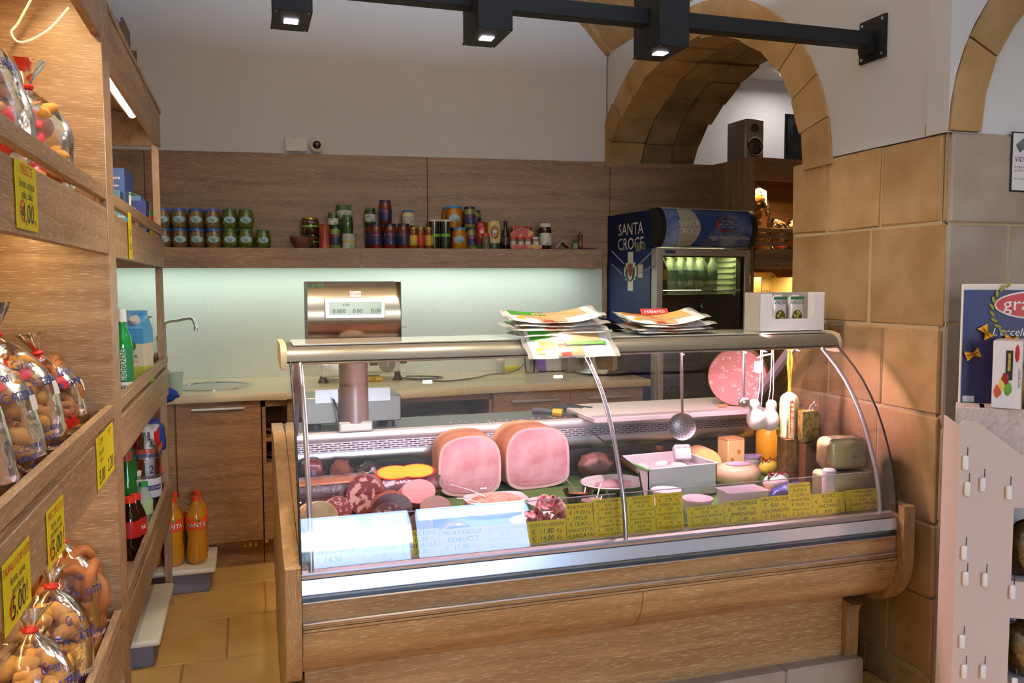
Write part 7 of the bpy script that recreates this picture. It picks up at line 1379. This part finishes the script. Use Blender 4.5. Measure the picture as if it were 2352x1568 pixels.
def squeeze(px, ytop, w, label, body, labm, off=.14):
    s_, _ = bs(px, 560, off); p = bw(s_, off, JZ); r = w / ppm(p) / 2; h = bs(px, ytop, off)[1] - JZ; t_ = thing('squeeze_bottle', label, 'bottle', p, -TH)
    MB().lathe([(0, 0), (r * .8, 0), (r * .86, h * .22), (0, h * .22)], 18, sy=.6).build('cap', mat('cap_deepgreen', '#1f4a38', .4), t_, world=False, smooth=50)
    MB().lathe([(r * .9, h * .22), (r, h * .4), (r, h * .75), (r * .9, h * .94), (r * .6, h), (0, h)], 20, sy=.6).build('bottle', body, t_, world=False, smooth=60)
    b = MB(); b.blob((0, -r * .60, h * .6), (r * .62, .002, h * .24), 0, 1, 2); b.build('label', labm, t_, world=False); b = MB(); b.blob((0, -r * .62, h * .62), (r * .4, .002, h * .07), 0, 1, 2); b.build('emblem', mat('emblem_pale', '#e6d8cf', .4), t_, world=False)
squeeze(1106, 509, 26, 'red ketchup squeeze bottle standing on its green cap', mat('ketchup', '#8f1418', .25), mat('ketchup_label', '#c8422a', .4)); squeeze(1135, 507, 31, 'cream mustard squeeze bottle standing on its green cap', mat('mustard_cream', '#d6c07a', .3), mat('mustard_label', '#8a5a28', .4), off=.12)
jar(1116, 536, 19, None, 'spice_jar', 'little glass spice jar with a red cap in front of the ketchup', mat('spice_glass', '#7a6a50', .15, alpha=.8), mat('spice_red', '#c83a1e', .4), off=.195, shape='straight', lidh=.024)
s_, _ = bs(1161, 560, .13); p = bw(s_, .13, JZ); t_ = thing('vinegar_bottle', 'dark vinegar bottle with a long neck', 'bottle', p, -TH); MB().lathe([(0, 0), (.022, 0), (.024, .006), (.024, .09), (.018, .112), (.011, .13), (.0105, .165), (0, .165)], 18).build('bottle', mat('vinegar', '#140c0a', .1, spec=.7), t_, world=False, smooth=50); MB().lathe([(0, .165), (.012, .165), (.012, .178), (0, .178)], 12).build('cap', bk_lid, t_, world=False); MB().lathe([(.0246, .03), (.0246, .075)], 18).build('label', mat('vinegar_label', '#4a2a24', .4, noise_col='#b8a890', nscale=60, nlo=.6, nhi=.66), t_, world=False)
# spice display
s0, _ = bs(1172, 560, .14); s1, _ = bs(1241, 560, .14); w = (s1 - s0) / 2; t_ = thing('spice_display', 'red and yellow card display stand for spice jars', 'display', bw((s0 + s1) / 2, .14, JZ), -TH)
rc = mat('display_red', '#b4382c', .45, noise_col='#d9a03a', nscale=24, nlo=.5, nhi=.62)
MB().box(-w, w, -.045, -.043, 0, .028).build('front', rc, t_, world=False); MB().box(-w, w, -.045, .06, 0, .003).build('tray', rc, t_, world=False); MB().prism([(-w, 0), (w * .6, 0), (w * .6, .10), (w * .3, .125), (-.2 * w, .14), (-.7 * w, .125), (-w, .10)], 'y', .005, .007).build('header', rc, t_, world=False); MB().box(-w * .95, w * .55, .007, .06, .003, .06).build('riser', rc, t_, world=False)
for k_, (px, ztop) in enumerate(((1179, 0), (1196, 0), (1212, 0), (1230, 1))):
    jar(px, 0, 15, .072, 'spice_jar', ('spice jar with red cap, first in the card display', 'spice jar with red cap, second in the card display', 'spice jar with red cap, third in the card display', 'spice jar with a white cap at the end of the card display')[k_], mat('spice_glass2', '#8f8474', .15, alpha=.85), (mat('spice_red', '#c83a1e'), wh_lid)[ztop], off=.165, z=JZ + .0035, lab=lab_white, style='wrap', shape='straight', lidh=.018, group='spice jars in the card display')
for k_, px in enumerate((1180, 1197, 1214)): jar(px, 0, 15, .085, 'spice_jar', 'spice jar with red cap on the rear step of the display, %s' % ('first', 'second', 'third')[k_], mat('spice_dark', '#4a3a38', .15), mat('spice_red', '#c83a1e'), off=.10, z=JZ + .061, shape='straight', lidh=.012, group='spice jars in the card display')
jar(1252, 513, 30, None, 'chocolate_spread_jar', 'jar of chocolate spread with a white lid', mat('choc', '#2c1408', .15, coat=.5), wh_lid, off=.13, lab=lab_white, style='wrap', shape='straight', lidh=.024)
s_, _ = bs(1289, 560, .14); t_ = thing('folded_papers', 'folded paper leaflets propped on the wall shelf', 'papers', bw(s_, .13, JZ), -TH); 
for k_, (a, c_) in enumerate(((-50, '#c9bdb0'), (38, '#b8a294'))): b = MB(); b.box(-.035, .035, -.05, .05, 0, .004, m=T(.02 * (1 if k_ else -1), 0, .032) @ RY(a)); b.build('leaflet', mat('leaf' + c_, c_, .6), t_, world=False)
s_, _ = bs(1320, 560, .15); t_ = thing('candle_glass', 'small square glass with a pale candle', 'glass', bw(s_, .15, JZ), -TH); MB().box(-.02, .02, -.02, .02, .002, .06, b=.002).build('glass_cup', glassy('cup_glass', '#e8efe8'), t_, world=False); MB().box(-.015, .015, -.015, .015, .004, .04, b=.002).build('candle', mat('candle', '#cfcabc', .4), t_, world=False)
s_, _ = bs(1333, 560, .12); t_ = thing('small_figurine_bottle', 'small reddish bottle with a ball stopper at the end of the shelf', 'bottle', bw(s_, .12, JZ), -TH); MB().lathe([(0, 0), (.014, 0), (.016, .01), (.015, .06), (.010, .07), (.017, .082), (.017, .094), (.008, .104), (.006, .116), (0, .118)], 14).build('bottle', mat('amber_red', '#5a2418', .15, coat=.4), t_, world=False, smooth=60); MB().lathe([(.0165, .02), (.0165, .05)], 14).build('label', mat('amber_label', '#8a5a3a', .5), t_, world=False)
s_, _ = bs(1352, 560, .17); b = MB(); b.tube([(-.05, 0, .006), (.05, .01, .006)], .005, 6); o = b.build('purple_pen', mat('purple_pen', '#4a2448', .4), org=(0, 0, 0)); o.location = bw(s_, .17, JZ); tag(o, 'dark purple pen lying at the end of the wall shelf', 'pen')
# ------------------------------------------------------------------ pasta display stand in front of the stone pier
DA = radians(-35); D0 = Vector((1.93, 1.88, 0)); _dx = Vector((cos(DA), sin(DA), 0)); _dy = Vector((-sin(DA), cos(DA), 0))
def dl(px, py, off=0.0):
    """picture point -> (x, z) on the stand's own front plane moved back by off"""
    d = _f + _r * ((px - 1176) / FPX) + _u * ((784 - py) / FPX); t = ((D0 + _dy * off - EYE).dot(_dy)) / d.dot(_dy); p = EYE + d * t
    return (p - D0).dot(_dx), p.z
DS = thing('pasta_display', 'pink-grey cardboard pasta display stand with rows of white tabs', 'display stand', D0, DA)
pk = mat('stand_card', '#cfbab0', .6); ped = mat('stand_card_edge', '#e8ddd4', .6); 
xl0, zt0 = dl(2205, 966); xl1, zt1 = dl(2243, 967); xs, zs = dl(2352, 1048); wx0, wz1 = dl(2329, 1165); _, wz0 = dl(2335, 1335); _, wz3 = dl(2340, 1420)
SW = .44; sl = (zt1 - zs) / (xs - xl1)
def ztop(x): return zt0 if x < xl1 else max(zt0 - (x - xl1) * sl, .85)
b = MB(); pts = [(xl0, 0), (wx0, 0), (wx0, ztop(wx0)), (xl1, zt0), (xl0 + .01, zt0), (xl0, zt0 - .01)]
b.prism(pts, 'y', 0, .006); fp = b.build('front_panel', pk, DS, world=False)
b = MB(); b.prism([(wx0, wz1), (SW, wz1), (SW, ztop(SW)), ((xl1 + .30), ztop(xl1 + .30)), (wx0, ztop(wx0))], 'y', 0, .006); b.build('front_panel', pk, DS, world=False)
for za_, zb_ in ((wz3, wz0), (0, max(wz3 - .19, .05))): b = MB(); b.box(wx0, SW, 0, .006, za_, zb_); b.build('front_panel', pk, DS, world=False)
b = MB(); b.box(xl0, xl0 + .006, .006, .24, 0, zt0 - .02); b.build('side_panel', pk, DS, world=False)
b = MB(); b.box(SW - .006, SW, .006, .24, 0, zt0 - .02); b.build('side_panel', pk, DS, world=False)
for z in (wz0 - .01, wz3 - .2, zt0 - .185):
    if z > .02: b = MB(); b.box(xl0 + .006, SW - .006, .008, .235, z, z + .006); b.build('shelf', pk, DS, world=False)
tabm = mat('tab_white', '#efeae6', .5); slit = mat('slit_dark', '#4a3c3a', .8)
for px, py in ((2218, 1062), (2222, 1122), (2257, 1112), (2317, 1130), (2215, 1268), (2218, 1328), (2262, 1330), (2325, 1358), (2210, 1472), (2215, 1540), (2258, 1540), (2330, 1570)):
    x, z = dl(px, py); b = MB(); b.box(x - .009, x + .007, -.012, 0, z - .021, z + .021, b=.006, seg=3); b.build('tab', tabm, DS, world=False)
    b = MB(); b.box(x + .003, x + .0055, -.0008, 0, z + .021, z + .045); b.build('slot', slit, DS, world=False)
# back poster
PO = .21; x0, z1 = dl(2210, 652, PO); _, z0 = dl(2215, 990, PO)
t_ = DS
b = MB(); b.box(x0, SW + .08, PO, PO + .008, 0, z1, b=.003); bd = b.build('header_board', ped, DS, world=False)
b = MB(); b.box(x0 + .006, SW + .075, PO - .002, PO, .85, z1 - .018); ps = b.build('poster', mat('poster_blue', '#12164a', .35, noise_col='#26498f', nscale=2.4, nlo=.5, nhi=.8), DS, world=False)
cx, cz = dl(2365, 700, PO); b = MB(); b.lathe([(0, 0), (.115, 0), (.115, .002), (0, .002)], 36, m=T(cx + .02, PO - .004, cz) @ RX(90), sy=.37); ov = b.build('logo_oval', mat('logo_white', '#e8e0e0', .4), ps, world=False); b = MB(); b.lathe([(0, 0), (.110, 0), (.110, .002), (0, .002)], 36, m=T(cx + .02, PO - .0055, cz) @ RX(90), sy=.34); b.build('logo_oval', mat('logo_red', '#b8141e', .35), ps, world=False)
text([('granoro', 0, 0, 1, 'CENTER')], .058, whiteink, ps, T(cx + .022, PO - .0085, cz - .016) @ FACE_FRONT)
tx, tz = dl(2277, 770, PO); text([("L'eccellenza della pasta", 0, 0, 1, 'LEFT')], .034, whiteink, ps, T(tx, PO - .004, tz) @ FACE_FRONT, shear=.25, fit=.27)
pas = mat('pasta_yellow', '#e6b02a', .45, noise_col='#d89a1a', nscale=30)
def farfalla(px, py, s_, rz):
    x, z = dl(px, py, PO); b = MB(); b.surf(lambda u, v: Vector(((u - .5) * 2 * s_, -.006 - .012 * abs(sin(3 * pi * (v - .5))) * (1 - abs(u - .5) * 1.2) - .004, (v - .5) * s_ * 1.5 * (.35 + 1.4 * abs(u - .5)))), 11, 9)
    o = b.build('pasta_bow', pas, ps, world=False, smooth=80); o.location = (x, PO, z); o.rotation_euler = (0, radians(rz), 0)
farfalla(2262, 762, .020, 60); farfalla(2232, 812, .020, -20); farfalla(2320, 778, .018, 10); farfalla(2345, 850, .026, 80)
b = MB(); x, z = dl(2290, 705, PO); 
for k_ in range(9): a = radians(120 + k_ * 14); b.blob((x + .07 + .085 * cos(a), PO - .006, z - .005 + .085 * sin(a)), (.012, .002, .005), 0, 1, 2, m=RY(-math.degrees(a) + 60))
o = b.build('wheat_ear', mat('wheat_print', '#8a8432', .5), ps, world=False); o['kind'] = 'stuff'
b = MB(); x, z = dl(2219, 950, PO)
for k_, c_ in enumerate(('#c9d2e6', '#2a6a4a', '#e6e2e0', '#b4242a')): b = MB(); b.box(x - .012, x + .02, PO - .0035, PO - .002, z + .05 - k_ * .018 - .012, z + .05 - k_ * .018 + .006, b=.0008); b.build('ribbon_print', mat('rib' + c_, c_, .5), ps, world=False)
# pasta boxes
def pbox(px, py, off, w, d, h, lab, rz, fancy=True, z=None):
    x, zz = dl(px, py, off); z = zz if z is None else z; p = D0 + _dx * x + _dy * off; t_ = thing('pasta_box', lab, 'box', (p.x, p.y, z), DA + radians(rz))
    MB().box(-w / 2, w / 2, 0, d, 0, h, b=.0015).build('box', mat('pbox_side', '#dcc2b6', .45, noise_col='#c9aca2', nscale=70, nlo=.5, nhi=.62), t_, world=False)
    if fancy:
        MB().box(-w / 2 + .001, w / 2 - .001, -.0012, 0, .001, h - .001).build('front_print', mat('pbox_white', '#ebe6e6', .4), t_, world=False)
        MB().box(-.004, .014, -.002, -.001, h * .42, h * .86).build('window', mat('pbox_window', '#2a2a1c', .3), t_, world=False)
        for k_ in range(3): b = MB(); b.tube([(.005, -.004, h * (.60 + .09 * k_) - .008), (.005, -.004, h * (.60 + .09 * k_) + .008)], .007, 8, flat=.5); b.build('cannellone', mat('pasta_dry', '#b8a24a', .5), t_, world=False)
        b = MB(); b.blob((.024, -.0015, h * .82), (.006, .001, .026), 0, 1, 2); b.build('logo_oval', mat('logo_red', '#b8141e', .35), t_, world=False)
        for (a, c_, e) in ((-.022, '#c8542a', .10), (-.012, '#e6c86a', .2), (-.004, '#8f2418', .28), (.004, '#5f9a2a', .14)): b = MB(); b.blob((a, -.0015, h * e + .03), (.010, .0012, .020), .3, 2, 2); b.build('food_print', mat('food' + c_, c_, .5), t_, world=False)
        text([('CANNELLONI', 0, 0, 1, 'LEFT')], .009, ink, t_, T(.028, -.002, h * .60) @ FACE_FRONT @ RZ(-90))
    return t_
zsh = dl(2285, 939, .11)[1]
pbox(2310, 938, .09, .075, .12, zsh and (dl(2285, 783, .09)[1] - dl(2285, 938, .09)[1]), 'cannelloni pasta box standing on the row of boxes', -18, True)
for k_, px in enumerate((2262, 2318, 2368)): pbox(px, 0, .10, .076, .11, .165, 'pale pasta box lying in the row behind the sloping edge, %s' % ('first', 'second', 'third')[k_], -10, False, z=dl(2285, 938, .09)[1] - .166)
x, z = dl(2362, 935, .10); p = D0 + _dx * x + _dy * .13; t_ = thing('pasta_bag', 'clear bag of short pasta beside the cannelloni box', 'bag', (p.x, p.y, dl(2285, 938, .09)[1]), DA); MB().blob((0, 0, .07), (.05, .04, .07), .2, 3, 3).build('pasta', mat('short_pasta', '#a8813a', .5, noise_col='#6a4a1c', nscale=45, bump=.7, bscale=70), t_, world=False); MB().blob((0, 0, .07), (.053, .043, .075), .2, 3, 3).build('film', film_plain, t_, world=False)
for k_, (zz, lab) in enumerate(((wz0 - .004, 'clear bag of pasta in the upper window of the stand'), (wz3 - .194, 'clear bag of pasta in the lower window of the stand'))):
    p = D0 + _dx * (wx0 + .06) + _dy * .08; t_ = thing('pasta_bag', lab, 'bag', (p.x, p.y, max(zz, .03)), DA); MB().blob((0, 0, .08), (.07, .05, .08), .2, 5 + k_, 3).build('pasta', mat('short_pasta', '#a8813a'), t_, world=False); MB().blob((0, 0, .08), (.073, .053, .084), .2, 5 + k_, 3).build('film', film_plain, t_, world=False)
# camera notice on the pier
n0 = at(2323, 302, 1, PY - .006); n1 = at(2323, 440, 1, PY - .006)
t_ = thing('surveillance_notice', 'framed white video surveillance notice on the stone wall', 'sign', (n0.x + .11, PY - .006, n1.z)); h = n0.z - n1.z
MB().box(-.11, .20, -.004, .0, 0, h, b=.001).build('frame', black, t_, world=False); MB().box(-.105, .195, -.005, -.004, .005, h - .005).build('sheet', mat('notice_white', '#e9e6ea', .5), t_, world=False)
text([('VIDEOSORVEGLIANZA', -.098, h * .50, 1, 'LEFT')], .025, mat('notice_navy', '#20204a', .5), t_, T(0, -.006, 0) @ FACE_FRONT, shear=.2); text([('La registrazione e effettuata', -.098, h * .40, 1, 'LEFT'), ('per fini di sicurezza', -.098, h * .34, 1, 'LEFT'), ('Art. 13 del codice', -.098, h * .20, 1, 'LEFT')], .010, ink, t_, T(0, -.006, 0) @ FACE_FRONT)
b = MB(); b.lathe([(0, 0), (.016, 0), (.016, .05), (.010, .055), (0, .055)], 14, m=T(-.085, -.008, h * .72) @ RZ(0) @ RY(55), sy=.3); b.build('camera_print', mat('notice_grey', '#6a6a70', .5), t_, world=False)
# added lamp, out of view, to brighten the side room behind the arch
t_ = thing('added_fill_lamp', 'added flat round fill lamp, out of view in the side room behind the arch', 'lamp', (3.62, 4.98, 2.90)); MB().lathe([(0, .048), (.12, .048), (.12, .02), (.10, 0), (0, 0)], 28).build('shade', mat('opal', '#ffffff', .5, emit=1.2, ecol='#fff2e0'), t_, world=False)
area('side_room_fill', (3.62, 4.98, 2.88), (.2, .2), 3.6, (1, .95, .9), (0, 0, 0))
